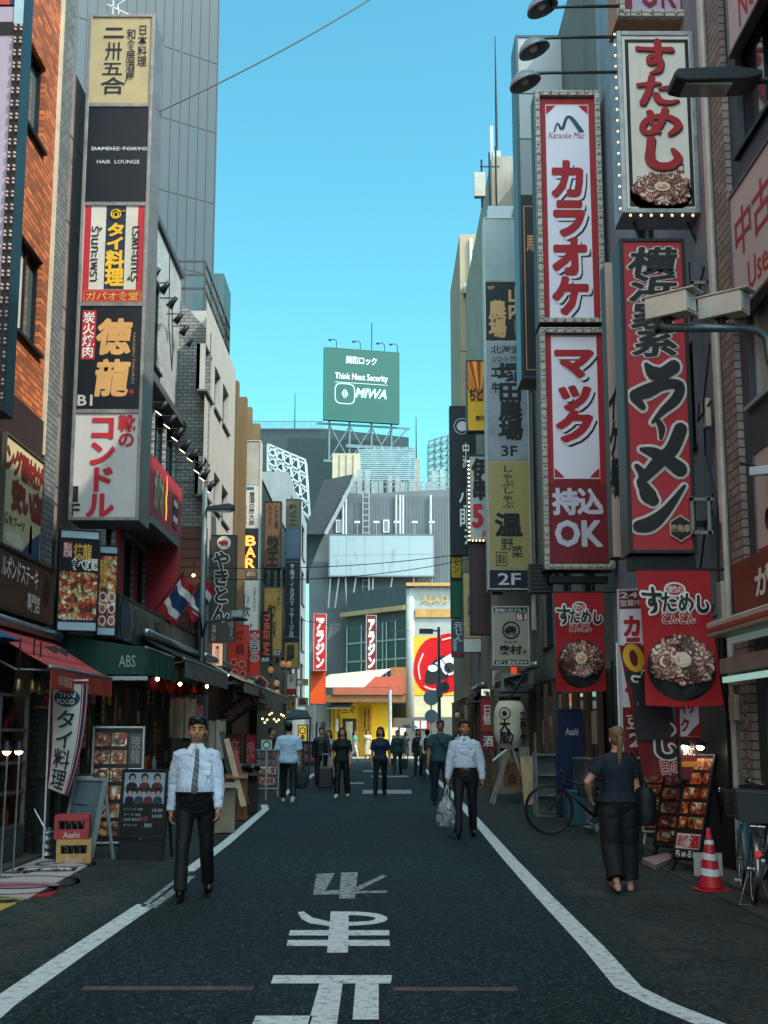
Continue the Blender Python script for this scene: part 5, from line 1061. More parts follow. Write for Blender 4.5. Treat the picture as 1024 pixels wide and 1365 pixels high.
banner('cloth_banner', 'larger red cloth banner with a heaped pork bowl, close to the bicycles', 851, 950, 760, 940, 14.6, 3, .1)
banner('cloth_banner', 'smaller red cloth banner with a heaped pork bowl under the karaoke sign', 740, 807, 790, 921, 20.6, 8, .0)
# --------------------------------------------------- sign tower with floors and its neighbours
s = stack('stacked_sign', 'stacked tavern sign with black, marbled grey and gold floors ending in a navy 2F', 648, 705, [290, 378, 460, 620, 760, 786], 32.4, [paint('#8d9899', .4, 0, .15, 1, .3), flat('#141b20'), paint('#8b9298', .5, 0, .35, 2), paint('#a3905a', .5, 0, .15, 5), flat('#111c26')], th=.6, fw=.03, frame=paint('#b4b3ac'))
s.multi(s.ps[1], [('山内', .55, .95, s.V(386), s.V(430), dict(bold=.03)), ('農場', .1, .5, s.V(405), s.V(455), dict(bold=.03)), ('4F', .06, .24, s.V(390), s.V(385))], flat('#c79a68')); s.frame(s.ps[1], .7, .9, s.V(432), s.V(450), flat('#c79a68'), .012); s.multi(s.ps[1], [('料理', .74, .86, s.V(434), s.V(448))], flat('#c79a68'), y=-.01)
s.multi(s.ps[2], [('塚田農場', .3, .84, s.V(490), s.V(592), dict(bold=.035)), ('北海道', .14, .84, s.V(466), s.V(477)), ('シントク町', .14, .84, s.V(480), s.V(489)), ('3F', .34, .72, s.V(614), s.V(600), dict(bold=.02))], INK); s.multi(s.ps[2], [('エ', .12, .36, s.V(494), s.V(510), dict(bold=.03)), ('牛', .14, .32, s.V(516), s.V(530), dict(bold=.03))], INK)
s.multi(s.ps[3], [('しゃぶしゃぶ', .34, .62, s.V(626), s.V(682)), ('温', .18, .78, s.V(688), s.V(718), dict(bold=.035)), ('野', .3, .58, s.V(720), s.V(736), dict(bold=.01)), ('菜', .54, .8, s.V(730), s.V(746), dict(bold=.01))], INK); s.frame(s.ps[3], .18, .44, s.V(738), s.V(756), INK, .02); s.multi(s.ps[3], [('宴会', .22, .4, s.V(741), s.V(753))], INK)
s.t(s.ps[4], '2F', .22, .74, s.V(780), s.V(765), flat('#c9cdd0'))
m = MB(); m.tube([(.62, .3, -1), (.62, .3, 5.2)], .07); m.build('pipe', paint('#b5b2aa'), s.root)
w_, h_, l_ = facing(657, 706, 808, 888, 31.5); s = Sign('stacked_sign', 'grey beige restaurant sign with a round ox mark and B1 in the corner', 'sign', w_, h_, l_, 0, th=.35, fw=.03, frame=paint('#b4b3ac')); p = s.panel(0, 1, 0, 1, paint('#9d9484', .5, 0, .1)); s.rect(p, 0.04, .96, .03, .105, NAVY, 'dark_band'); s.rect(p, 0.04, .96, .9, .97, NAVY, 'dark_band'); s.rect(p, .64, .94, .12, .24, flat('#7d2a34'), 'red_square', y=-.006)
s.multi(p, [('歌舞伎町グルメ', .07, .93, .04, .1), ('各種ご宴会受付中', .07, .93, .91, .965), ('B1', .67, .92, .225, .135, dict(bold=.03))], WH, y=-.012); s.multi(p, [('奥村', .16, .78, .655, .8, dict(bold=.025)), ('たんや', .3, .68, .57, .63)], INK)
m = MB(); a_ = s.uv(.5, .4); m.torus((a_[0], -.012, a_[1]), .2, .018, 'y', 28, 6); m.ell((a_[0], -.014, a_[1]+.02), (.13, .004, .08)); m.ell((a_[0]-.1, -.014, a_[1]-.02), (.06, .004, .07))
for dx in (-.08, -.03, .05, .1): m.box(a_[0]+dx-.015, a_[0]+dx+.015, -.018, -.012, a_[1]-.13, a_[1])
m.build('ox_emblem', INK, p); s.rect(p, .82, .9, .74, .79, flat('#8c2a30'), 'red_seal', y=-.01)
# blank grey tower sign with black panel
s = stack('stacked_sign', 'tall blank grey box sign with a black panel at its foot, behind the karaoke signs', 691, 757, [47, 128, 190, 266, 505], 26.4, [paint('#8f9494', .4, 0, .12, 1, .3), paint('#9aa0a0', .4, 0, .12, 1, .3), paint('#7f8788', .4, 0, .12, 1, .3), flat('#13181d')], th=.9, fw=.06, frame=paint('#233c44', .35))
s.frame(s.ps[3], .1, .9, s.V(280), s.V(494), flat('#b98d5e'), .02); s.multi(s.ps[3], [('馬串', .15, .5, s.V(318), s.V(340)), ('串酒', .4, .72, s.V(330), s.V(490), dict(bold=.02))], flat('#c79a68'))
# antennas on the roof behind
r = thing('antenna_mast', 'tall antenna mast with boxes on the concrete roof above the tavern sign stack', 'antenna', (P(658, 190, 36).x, 35, 17.6)); m = MB(); zt = P(658, 48, 35).z-17.6
m.tube([(0, 0, -.9), (0, 0, zt*.45), (0, 0, zt)], [.05, .04, .015], 6); m.build('mast', DARKM, r); m = MB(); m.box(-.12, .1, -.1, .1, -1.2, .6).box(-.2, -.1, -.05, .05, .2, 1.4); m.build('antenna_box', paint('#9fa8a8'), r)
r = thing('antenna_mast', 'short cellular antenna poles on the ledge left of the concrete roof', 'antenna', (P(646, 250, 34).x, 33.7, 15.95)); m = MB()
for dx in (-.1, .12, .3): m.tube([(dx, 0, 0), (dx, 0, 1.5+dx)], .03, 6)
m.bar((-.15, 0, 1.2), (.4, 0, 1.2), .03); m.build('mast', DARKM, r); MB().box(-.32, -.02, -.2, 0, .25, .95).build('antenna_box', paint('#a8a596'), r)
# further signs on the right
s = stack('vertical_sign', 'yellow and red sunburst sign half hidden by the tavern stack', 622, 655, [480, 575], 36.5, [flat('#d9a41c')], frame=BLACK); m = MB(); a_ = s.uv(.55, .62)
for k in range(15):
    t0 = math.pi*(.12+.8*k/15); m.add([(max(-s.w/2+.03, min(s.w/2-.03, a_[0]+r_*math.cos(t))), -.006, min(s.h-.03, a_[1]+r_*math.sin(t))) for r_, t in ((.1, t0), (1.5, t0), (1.5, t0+.085), (.1, t0+.085))], [(0, 1, 2, 3)])
m.build('sunburst', flat('#b5281c'), s.root); s.multi(s.root, [('ぢどり', .1, .95, .4, .58, dict(bold=.03)), ('新宿', .35, .9, .78, .86)], INK, y=-.014)
w_, h_, l_ = facing(600, 640, 541, 740, 41); s = Sign('vertical_sign', 'black tavern sign with a round face mark and white characters', 'sign', w_, h_, l_, 0, th=.4, fw=.03, frame=paint('#0f1d24')); p = s.panel(0, 1, 0, 1, flat('#101b22')); s.multi(p, [('小眼', .3, .85, .55, .82), ('井', .45, .9, .8, .93), ('中洲', .42, .66, .25, .42)], WH)
m = MB(); a_ = s.uv(.42, .14); m.torus((a_[0], -.012, a_[1]), .26, .014, 'y', 28, 6); m.disc((a_[0], -.011, a_[1]), .17, .17); m.build('round_emblem', flat('#b5bcbf'), p)
w_, h_, l_ = facing(624, 655, 606, 722, 36); s = Sign('vertical_sign', 'pale sign edged with warm bulbs and a big red 5', 'sign', w_, h_, l_, 0, th=.4, fw=.05, frame=paint('#22282b')); p = s.panel(0, 1, 0, 1, paint('#9fa8ad')); s.multi(p, [('伊串', .2, .9, .05, .52, dict(bold=.05))], INK); s.t(p, '5', .2, .62, .84, .58, flat('#b3222e'), bold=.06); s.t(p, 'P', .6, .75, .97, .88, flat('#b3222e'), bold=.02)
bulbs(s.root, [(-w_/2+.025, -.03, .04+k*.12) for k in range(20)]+[(-w_/2+.12+.1*k, -.03, .025) for k in range(6)], .022, glow('#ffd79a', 2.2))
s = stack('vertical_sign', 'plain dark maroon sign under the bulb edged one', 627, 668, [722, 846], 36.2, [paint('#32141d', .4)], frame=paint('#2a1218'))
s = stack('vertical_sign', 'yellow and dark green stack of small signs beside the mural', 601, 616, [742, 770, 775, 824], 44, [flat('#b99a25'), flat('#151a1c'), flat('#0f5a48')], frame=paint('#1a2022')); s.multi(s.ps[0], [('モン', .2, .75, s.V(744), s.V(764))], INK)
w_, h_, l_ = facing(602, 619, 826, 876, 43); s = Sign('vertical_sign', 'small grey sign with dense white brush characters and a red foot', 'sign', w_, h_, l_, 0, th=.25, fw=.02, frame=paint('#33414a')); p = s.panel(0, 1, 0, 1, paint('#3f4b57')); s.rect(p, .05, .95, .88, .97, flat('#7d1f26'), 'red_foot'); s.multi(p, [('元じん', .2, .95, .06, .6, dict(bold=.02)), ('酒場', .1, .4, .5, .85)], flat('#c3cad0'))
w_, h_, l_ = facing(617, 643, 762, 870, 40); s = Sign('vertical_sign', 'slim cream sign with a white lower panel behind the maroon one', 'sign', w_, h_, l_, 0, th=.25, fw=.025, frame=paint('#3a3d3d')); p = s.panel(0, 1, 0, .82, paint('#b3a070')); s.panel(0, 1, .83, 1, flat('#d0d2d0')); s.multi(p, [('居酒屋一丁', .25, .5, .3, .75)], INK)
w_, h_, l_ = facing(643, 657, 770, 790, 33); s = Sign('small_sign', 'tiny dark sign with two red marks under the 2F panel', 'sign', w_, h_, (l_[0]+.25, l_[1], l_[2]-.05), 0, th=.1, fw=.01, frame=BLACK); p = s.panel(0, 1, 0, 1, flat('#1a1214')); s.multi(p, [('口', .2, .5, .2, .9)], flat('#d9604a'))
# signs low on the right
w_, h_, l_ = facing(826, 861, 785, 1012, 16.6); s = Sign('standing_sign', 'white framed standing karaoke sign with 24 hour red lettering', 'sign', w_, h_, l_, R(-18), th=.2, fw=.03, frame=paint('#c9c7cc')); p = s.panel(0, 1, 0, 1, KD); s.rect(p, .03, .97, .12, .7, LILAC, 'white_field'); s.multi(p, [('24', .1, .8, .055, .02, dict(bold=.02)), ('営業中', .1, .95, .065, .105), ('豆', .2, .8, .74, .83), ('2', .3, .75, .93, .85, dict(bold=.03))], WH, y=-.012); s.multi(p, [('カラオケ', .2, .9, .16, .66, dict(bold=.05))], KRED, y=-.012)
m = MB(); m.bar((0, .1, -l_[2]), (0, .1, 0), .08); m.build('post', DARKM, s.root)
w_, h_, l_ = facing(904, 934, 930, 984, 15.5); s = Sign('small_sign', 'small white and red karaoke sign low on the wall behind the big banner', 'sign', w_, h_, l_, 0, th=.1, fw=.02, frame=KRED); p = s.panel(0, 1, 0, 1, LILAC); s.multi(p, [('イケ', .1, .8, .1, .4, dict(bold=.04)), ('ク', .1, .5, .5, .85, dict(bold=.04))], KRED); m = MB(); corner(m, s, .95, .95, -1, -1, .16); m.build('corner_ornament', KRED, p)
s = stack('notice_sign', 'dark red notice panel with an amber stripe low on the wall', 905, 934, [985, 1040], 15.5, [flat('#5c1218')], th=.08, frame=BLACK); s.rect(s.root, .1, .9, .55, .68, flat('#b5782a'), 'amber_stripe', y=-.006); s.multi(s.root, [('飲放', .2, .8, .12, .4)], WH, y=-.008)
# shop boards flat on the right facade (near right edge)
def rboard(name, label, px0, px1, py0, py1, X, **k):
    wd, h, loc, rz = onwall(px0, px1, py0, py1, X); return Sign(name, label, 'sign', wd, h, loc, rz, **k)
Xr = XR-.12
s = rboard('camera_shop_board', 'upper white camera shop board with red New lettering at the top right corner', 968, 1060, -120, 88, Xr, th=.1, fw=.04, frame=paint('#57585a')); p = s.panel(0, 1, 0, 1, paint('#c3bab6', .5, 0, .06)); s.t(p, 'New', .2, .62, .93, .7, RED, bold=.0); s.multi(p, [('新品', .05, .5, .3, .66)], RED)
s = rboard('camera_shop_board', 'lower white camera shop board with red Used lettering beside the brick pilaster', 976, 1070, 258, 432, Xr, th=.1, fw=.04, frame=paint('#57585a')); p = s.panel(0, 1, 0, 1, paint('#c3bab6', .5, 0, .06)); s.multi(p, [('中古', .06, .66, .2, .58, dict(bold=.005)), ], RED); s.t(p, 'Used', .26, .66, .9, .68, RED, bold=0)
s = rboard('camera_shop_board', 'white shop board with a red foot line above the corrugated brown sign', 1008, 1090, 602, 744, Xr, th=.1, fw=.02, frame=paint('#57585a')); p = s.panel(0, 1, 0, 1, paint('#c3bab6', .5, 0, .06)); s.rect(p, 0, 1, .93, 1, RED, 'red_line'); m = MB(); a_ = s.uv(.2, .7); m.torus((a_[0]+.1, -.01, a_[1]), .1, .02, 'y', 20, 6); m.build('round_mark', INK, p)
s = rboard('corrugated_sign', 'brown corrugated metal sign with white lettering over the lit entrance', 981, 1080, 752, 830, Xr, th=.1, fw=0, frame=paint('#4a2a22')); m = MB(); n = 60
for k in range(n):
    x = -s.w/2+s.w*k/n; m.box(x, x+s.w/n*.55, -.03, .01, 0, s.h)
p = m.build('ribbed_panel', paint('#7c3a2a', .45, .2), s.root); s.multi(p, [('が家', .36, .8, .25, .72, dict(bold=.03))], WH, y=-.04)
L = thing('entrance_light_box', 'red and white striped canopy box with tube lights over the entrance', 'canopy', (3.8, 13.0, P(1000, 845, 13.4).z)); a, b = 11.0, 13.75; z = L.location.z
m = MB(); m.box(3.5, 3.92, a, b, z-.02, z+.14); m.build('cabinet', paint('#b9b5ac'), L, world=True, bev=.02); m = MB(); m.box(3.49, 3.498, a, b, z+.03, z+.075); m.build('red_stripe', paint('#a5402c'), L, world=True)
m = MB(); m.box(3.65, 3.71, a+.2, b-.3, z-.1, z-.04); m.build('tube_light', glow('#d9fff4', .03), L, world=True); m = MB(); m.box(3.6, 4.0, a, b-.1, z-.4, z-.25); m.build('shutter_box', paint('#8c857a'), L, world=True); m = MB(); m.box(3.61, 3.65, a, b-.15, z-.5, z-.44); m.build('tube_light', glow('#c8fff2', .12), L, world=True)
m = MB(); 
for k in range(22): m.torus((3.93, 13.95, z-.3-k*.075), .022, .007, 'x' if k % 2 else 'y', 10, 5)
tag(m.build('hanging_chain', metal('#8a8f90')), 'steel chain hanging down the tiled pilaster', 'chain')
# dark sign with gold characters just behind the brick: small vertical elements
w_, h_, l_ = facing(752, 776, 760, 808, 21); s = Sign('wall_fan', 'black louvred ventilation unit under the karaoke sign', 'vent', .4, .5, (P(722, 790, 22).x, 22, P(722, 790, 22).z), 0, th=.3, fw=.03, frame=BLACK)
m = MB()
for k in range(6): m.box(-.17, .17, -.02, .01, .06+k*.07, .09+k*.07)
m.build('louvre', DARKM, s.root); m = MB(); m.bar((.2, .2, .25), (1.1, .2, .25), .06); m.build('bracket', DARKM, s.root)
# ================================================================ left street level
def world_thing(name, label, cat, loc, **k): return thing(name, label, cat, loc, **k)
WOODD = wood('#5b4130', 'z')
# glass display cabinet with shelves of bottles
dc = thing('display_cabinet', 'glazed shop display cabinet with shelves of bottles at the lower left', 'cabinet', (-4.75, 15.6, 0))
m = MB()
for y in (14.2, 15.4, 16.6):
    for x in (-5.1, -4.5): m.box(x-.025, x+.025, y-.025, y+.025, 0, 2.05)
for z in (0, .42, .84, 1.2, 1.6, 2.02): m.box(-5.12, -4.48, 14.2, 16.6, z, z+.035)
m.build('frame', metal('#6c7072', .45, .5), dc, world=True)
m = MB(); m.box(-4.475, -4.468, 14.23, 16.57, .04, .41); m.build('kick_panel', paint('#3c4448', .4), dc, world=True)
gg = random.Random(2)
bc = [paint(c, .3) for c in ('#5a1f1a', '#2a3a2a', '#6d5a3a', '#8d857a', '#3a2a22', '#a3402c')]
for z in (.46, .88, 1.24, 1.64):
    m = MB()
    for k in range(26):
        y = 14.3+k*.088; m.mi = gg.randrange(6); r_ = gg.uniform(.025, .036); hh = gg.uniform(.18, .3); m.lathe([(r_, 0), (r_, hh*.6), (r_*.4, hh*.75), (r_*.35, hh)], 8, (-4.62-gg.uniform(0, .12), y, z))
    tag(m.build('bottle_row', bc, dc, world=True, smooth=True), kind='stuff')
for i, (px, py) in enumerate(((9, 998), (25, 998))):
    q = P(px, py, 14.6+i*.5); l = thing('clip_lamp', ['lit spot lamp on a thin pole before the cabinet, nearer the picture edge', 'lit spot lamp on a thin pole before the cabinet, nearer the thai flag banner'][i], 'lamp', (q.x, q.y, 0))
    m = MB(); m.tube([(0, 0, .02), (.01, 0, q.z-.1), (0, 0, q.z)], .012, 6); m.lathe([(.12, 0), (.12, .02), (.02, .03)], 14); m.build('pole', metal('#b9bcbb', .3), l)
    MB().lathe([(.02, .09), (.035, .06), (.075, -.02), (.08, -.03)], 14, (0, 0, q.z)).build('shade', DARKM, l, smooth=True)
    MB().ell((0, 0, q.z-.02), .05, 10, 8).build('bulb', glow('#ffd9a0', 14), l, smooth=True)
for i, (px, py) in enumerate(((24, 918), (43, 918), (52, 920))):
    q = P(px, py, 15.4+.3*i); l = thing('bell_lamp', ['unlit bell shaped lamp under the red awning, first from the picture edge', 'unlit bell shaped lamp under the red awning, middle one', 'unlit bell shaped lamp under the red awning, farthest along'][i], 'lamp', q)
    MB().lathe([(.01, .12), (.04, .1), (.05, .02), (.075, -.04)], 14).build('shade', metal('#7d6a4a', .4), l, smooth=True); MB().tube([(0, 0, .12), (0, 0, .6)], .01, 6).build('cord', BLACK, l); MB().ell((0, 0, -.02), .03, 8, 6).build('bulb', paint('#d8cdb4'), l)
p_ = thing('timber_post', 'reddish timber door post between cabinet and thai banner', 'post', (-4.55, 17.2, 0)); m = MB(); m.box(-4.84, -4.6, 17.1, 17.25, 0, 2.75); m.build('post', wood('#5b3320', 'z'), p_, world=True)
m = MB(); m.box(-4.6, -4.42, 17.6, 17.66, 0, 2.75).box(-4.6, -4.42, 18.2, 18.26, 0, 2.75).box(-4.6, -4.44, 17.26, 18.2, 1.0, 1.05).box(-4.6, -4.44, 17.26, 18.2, 2.1, 2.16); m.build('door_frame', paint('#2d3336', .4), p_, world=True)
sh = thing('bottle_shelf', 'small wall shelf with a red bottle beside the timber post', 'shelf', (-4.5, 17.4, 1.9)); m = MB(); m.box(-4.595, -4.4, 17.27, 17.58, 1.9, 1.93); m.build('board', wood('#8a5a30', 'x'), sh, world=True); b = MB().lathe([(.04, 0), (.04, .16), (.015, .2), (.015, .27)], 10, (-4.48, 17.45, 1.932)).build('red_bottle', paint('#b01f1a', .3), None, smooth=True); tag(b, 'red sauce bottle on the little wall shelf', 'bottle')
# awnings
def awning(name, label, Xw, Xo, y0, y1, zw, zo, drop, mc, mv, bar=None, text_=None):
    a = thing(name, label, 'awning', ((Xw+Xo)/2, (y0+y1)/2, zo-drop)); m = MB(); n = 14
    rows = []
    for t in (0, .35, .7, 1): rows.append([(Xw+(Xo-Xw)*t, y0+(y1-y0)*k/n, zw+(zo-zw)*t-.03*math.sin(math.pi*t)+.008*math.sin(k*2.1)*t) for k in range(n+1)])
    for i in range(3):
        for k in range(n): m.add([rows[i][k], rows[i][k+1], rows[i+1][k+1], rows[i+1][k]], [(0, 1, 2, 3)])
    o = m.build('cloth', mc, a, world=True, smooth=True); q = o.modifiers.new('s', 'SOLIDIFY'); q.thickness = .015
    m = MB(); s_ = 1 if Xo > Xw else -1
    m.add([(Xo+s_*.01+.012*math.sin(k*1.9)*j, y0+(y1-y0)*k/n, zo-.02-drop*j) for j in (0, 1) for k in range(n+1)], [(k, k+1, n+2+k, n+1+k) for k in range(n)]); o = m.build('valance', mv, a, world=True); q = o.modifiers.new('s', 'SOLIDIFY'); q.thickness = .01
    m = MB(); m.tube([(Xo, y0-.03, zo), (Xo, y1+.03, zo)], .03, 8)
    for y in (y0+.15, y1-.15): m.tube([(Xw, y, zw-.35), ((Xw+Xo)/2, y, (zw+zo)/2-.3), (Xo, y, zo-.03)], .018, 6)
    m.build('front_bar', STEEL, a, world=True, smooth=True)
    m = MB(); m.tube([(Xw+.1*(1 if Xo > Xw else -1), y0-.05, zw+.06), (Xw+.1*(1 if Xo > Xw else -1), y1+.05, zw+.06)], .075, 10); m.build('roller_case', metal('#aab4b6', .35), a, world=True, smooth=True)
    return a
a = awning('shop_awning', 'dull red roller awning over the thai steak shop front', XL, -3.95, 15.5, 19.0, 2.92, 2.36, .24, flat('#bd4a48', .8), flat('#c0402f', .8))
m = MB(); m.T = Matrix.Translation((-3.925, 16.1, 2.19)) @ Matrix.Rotation(R(90), 4, 'Z'); text(m, '料理店', -.35, .35, -.05, .08, -.02, vertical=False); m.build('lettering', flat('#d9b6a8'), a, world=True)
a = awning('shop_awning', 'dark green boxed awning behind the red one', XL, -3.55, 19.6, 22.2, 3.05, 2.85, .38, flat('#123c36', .7), flat('#165046', .7))
m = MB(); m.add([(XL, 19.58, 3.05), (-3.55, 19.58, 2.85), (-3.55, 19.58, 2.45), (XL, 19.58, 2.45)], [(0, 1, 2, 3)]); m.build('end_cheek', flat('#123c36', .7), a, world=True)
m = MB(); text(m, 'ABS', -3.95, -3.7, 2.56, 2.74, 19.565, bold=.0); m.build('lettering', flat('#8fa8a0'), a, world=True)
m = MB(); m.box(-4.4, -3.5, 19.5, 19.56, 2.36, 2.42); m.build('light_bar', paint('#9aa5a4'), a, world=True)
STRP = NT('striped_cloth'); wv_ = STRP.n('TexWave'); wv_.bands_direction = 'Y'; wv_.inputs['Scale'].default_value = 1.6; STRP.l(STRP.co(), wv_.inputs['Vector']); STRP = STRP.out(STRP.ramp(wv_.outputs[1], [(.4, '#2c2a2a'), (.5, '#8f867a')]), .8)
awning('shop_awning', 'dark awning with a pleated striped valance under the long signboard', -4.2, -3.42, 22.6, 29.0, 3.25, 2.85, .3, flat('#252a2c', .7), STRP)
awning('shop_awning', 'long cream awning sloping over the tavern fronts', -4.1, -3.1, 29.6, 44, 3.25, 2.72, .22, flat('#c5b59d', .8), flat('#8d8378', .8))
awning('shop_awning', 'narrow faded awning strip tucked under the cream one', -4.1, -3.4, 36, 40.5, 2.7, 2.35, .12, flat('#9aa0a0', .8), flat('#7d8484', .8))
# blue parasol at the picture edge
b = thing('parasol', 'folded edge of a blue parasol at the left picture edge', 'parasol', (-4.75, 14.4, 0)); m = MB(); n = 8
top = (-4.75, 14.4, 2.95); rim = [(-4.75+.72*math.cos(R(45*k+20)), 14.4+.72*math.sin(R(45*k+20)), 2.62) for k in range(8)]
m.add([top]+rim, [(0, 1+k, 1+(k+1) % 8) for k in range(8)]); o = m.build('canopy', flat('#1d4a78', .7), b, world=True); q = o.modifiers.new('s', 'SOLIDIFY'); q.thickness = .01
MB().tube([(-4.75, 14.4, 0), (-4.75, 14.4, 2.95)], .018, 8).build('pole', STEEL, b, world=True)
# hanging cloth sign "THAI FOOD"
q0 = P(93, 912, 16.6); NB = thing('cloth_flag_banner', 'white tall cloth banner with black katakana and a red blue edge, twisted at its foot', 'banner', (q0.x, 16.6, q0.z)); w_, h_ = .46, 1.35
def nb(u, v):                               # twisted cloth surface
    k = 1-v; return (w_*(u-.5)*(1-.45*k**2)-.1*k**3+.06*k*(u > .5)*0, .06*math.sin(2.6*k+2*u)+.12*k*k*(u-.3), -h_*k-.1*k*(u-.5))
def nbsheet(u0, u1, v0, v1, m_, nm, off, par, nu=8, nv=20):
    m = MB(); vs = [nb(u0+(u1-u0)*i/nu, v0+(v1-v0)*j/nv) for j in range(nv+1) for i in range(nu+1)]; m.add([(a, b_+off, c) for a, b_, c in vs], [(j*(nu+1)+i, j*(nu+1)+i+1, (j+1)*(nu+1)+i+1, (j+1)*(nu+1)+i) for j in range(nv) for i in range(nu)]); return m.build(nm, m_, par, smooth=True)
c = nbsheet(0, 1, 0, 1, flat('#bdb9b4', .8), 'cloth', 0, NB)
for u0, u1, cc in ((.0, .035, '#a8202a'), (.80, .835, '#a8202a'), (.86, .95, '#1c2c4c'), (.965, 1, '#a8202a')): nbsheet(u0, u1, 0, 1, flat(cc, .8), 'edge_stripe', -.006, c, 1)
def nbtext(s_, u0, u1, v0, v1, mm, **k):
    m = MB(); text(m, s_, u0, u1, v0, v1, 0, **k); m.v = [(lambda t: (t[0], t[1]-.035, t[2]))(nb(x, z)) for x, y, z in m.v]; return m.build('lettering', mm, c)
m = MB(); m.rings([[(lambda t: (t[0], t[1]-.006, t[2]))(nb(.42+.36*e_*math.cos(t_), .87+.085*e_*math.sin(t_))) for t_ in [2*math.pi*k/24 for k in range(24)]] for e_ in (1, .75, .5, .25, .05)]); m.build('speech_mark', flat('#16304a'), c)
nbtext('THAI', .2, .66, .875, .925, flat('#c9c6c0'), bold=.02); nbtext('FOOD', .16, .64, .81, .86, flat('#c9c6c0'), bold=.02); nbtext('タイ料理', .12, .72, .02, .76, INK, bold=.012, vertical=True)
m = MB(); m.tube([(w_*-.55, .03, -h_-.8), (w_*-.55, .03, .05), (w_*.5, .03, .05)], .012, 6); m.tube([(w_*-.55, .03, -q0.z), (w_*-.55, .03, -h_-.8)], .012, 6); m.build('pole', WHITE, NB)
# standing boards at the left
def board(name, label, cat, px0, px1, py0, py1, base, rz=0, tilt=0, th=.04, frame=None, face=None, fw=.03, legs=True, Y=None):
    Y = Y or G((px0+px1)/2, base).y; w_, h_, l_ = facing(px0, px1, py0, py1, Y); w_ /= max(.35, math.cos(rz)); s = Sign(name, label, cat, w_, h_, l_, rz, th=th, fw=fw, frame=frame or BLACK); s.root.rotation_euler = (-tilt, 0, rz)
    p = s.panel(0, 1, 0, 1, face or flat('#17191c'))
    if legs:
        m = MB(); zb = -l_[2]
        for x in (-w_/2+.03, w_/2-.03): m.bar((x, .03, h_*.9), (x, .02, zb), .03); m.bar((x, .06, h_*.8), (x, .42, zb), .03)
        m.build('leg_frame', frame or BLACK, s.root)
    return s, p
def dishes(s, p, u0, u1, v0, v1, nx, nz, seed, pal=0, sc_=9):
    g = random.Random(seed); m = [MB() for _ in range(3)]
    for i in range(nx):
        for j in range(nz):
            a = s.uv(u0+(u1-u0)*(i+.04)/nx, v0+(v1-v0)*(j+.04)/nz); b = s.uv(u0+(u1-u0)*(i+.96)/nx, v0+(v1-v0)*(j+.8)/nz); m[0].box(a[0], b[0], -.008, -.004, b[1], a[1])
            cx, cz = (a[0]+b[0])/2, (a[1]+b[1])/2; r1, r2 = (b[0]-a[0])*.4, (a[1]-b[1])*.42
            if g.random() < .8: m[1].disc((cx+g.uniform(-.1, .1)*r1, -.011, cz), r1, r2, 18); m[2].disc((cx, -.014, cz+.1*r2), r1*.78, r2*.72, 14)
    m[0].build('printed_food', food(seed, sc_, 0), p); m[1].build('printed_plates', flat(g.choice(['#a3392a', '#b5a89a', '#8a4a2c'])), p); m[2].build('printed_meat', food(seed+9, sc_*1.4, pal), p)
s, p = board('menu_board', 'tall food photo board with white frame and red charcoal lettering', 'menu board', 121, 190, 968, 1125, 1128, R(6), R(3), frame=paint('#b5b6b4'), face=flat('#2a1512'))
dishes(s, p, .04, .67, .05, .96, 2, 6, 1, 0, 14); s.rect(p, .7, .96, .06, .34, NAVY, 'dark_band'); s.rect(p, .7, .96, .36, .68, WH, 'white_field'); s.rect(p, .7, .96, .7, .96, flat('#6b2a1c'), 'brown_field'); s.multi(p, [('徳龍', .74, .92, .08, .32)], flat('#8d8a80'), y=-.012); s.multi(p, [('炭火', .73, .93, .38, .66, dict(bold=.03))], RED, y=-.012)
s, p = board('band_poster_board', 'black framed easel board with seven portrait photos above white writing', 'poster board', 157, 222, 1025, 1118, 1146, R(-10), R(6), face=flat('#121416'))
s.rect(p, .07, .93, .05, .5, flat('#8d9eb0'), 'photo_field')
hm, fm, jm = MB(), MB(), MB(); g = random.Random(3)
for row, n_, vz, r_ in ((0, 3, .14, .055), (1, 4, .35, .045)):
    for k in range(n_):
        a = s.uv(.1+(.8)*(k+.5)/n_, vz); hm.disc((a[0], -.008, a[1]+.014), r_*.9, r_*1.0, 14); fm.disc((a[0]+.004, -.012, a[1]-.008), r_*.62, r_*.85, 14)
        jm.mi = g.randrange(3); jm.poly([(a[0]-r_*1.5, -.007, a[1]-r_*3), (a[0]+r_*1.5, -.007, a[1]-r_*3), (a[0]+r_*1.2, -.007, a[1]-r_*1.3), (a[0]+r_*.3, -.007, a[1]-r_*.7), (a[0]-r_*.3, -.007, a[1]-r_*.7), (a[0]-r_*1.2, -.007, a[1]-r_*1.3)])
jm.build('printed_jackets', [flat('#15181c'), flat('#26384a'), flat('#5a2430')], p); hm.build('printed_hair', flat('#0f0f10'), p); fm.build('printed_faces', flat('#a5877a'), p)
s.lines(p, [(.07, .275, .93, .275)], flat('#23272c'), .012, y=-.016)
s.multi(p, [('ドリンク 500', .1, .5, .56, .6), ('フード 800', .1, .46, .64, .68), ('LIVE BAR', .1, .44, .75, .71), ('18:00', .7, .92, .62, .57), ('24:00', .7, .92, .7, .65), ('チャージ', .1, .4, .79, .83), ('無料', .55, .72, .78, .84)], flat('#9aa0a3'))
s.multi(p, [('本日', .42, .62, .68, .75)], flat('#9a4a42'))
MB().box(-s.w/2+.01, s.w/2-.01, .02, .05, -.25, -.01).build('lower_panel', flat('#1c1e20'), s.root)
s, p = board('sandwich_board', 'pale grey back of a folding board leaning sideways by the thai banner', 'sandwich board', 76, 128, 1035, 1140, 1146, R(-38), R(12), frame=paint('#8a9498', .5), face=paint('#64747c', .5, 0, .2), fw=.045)
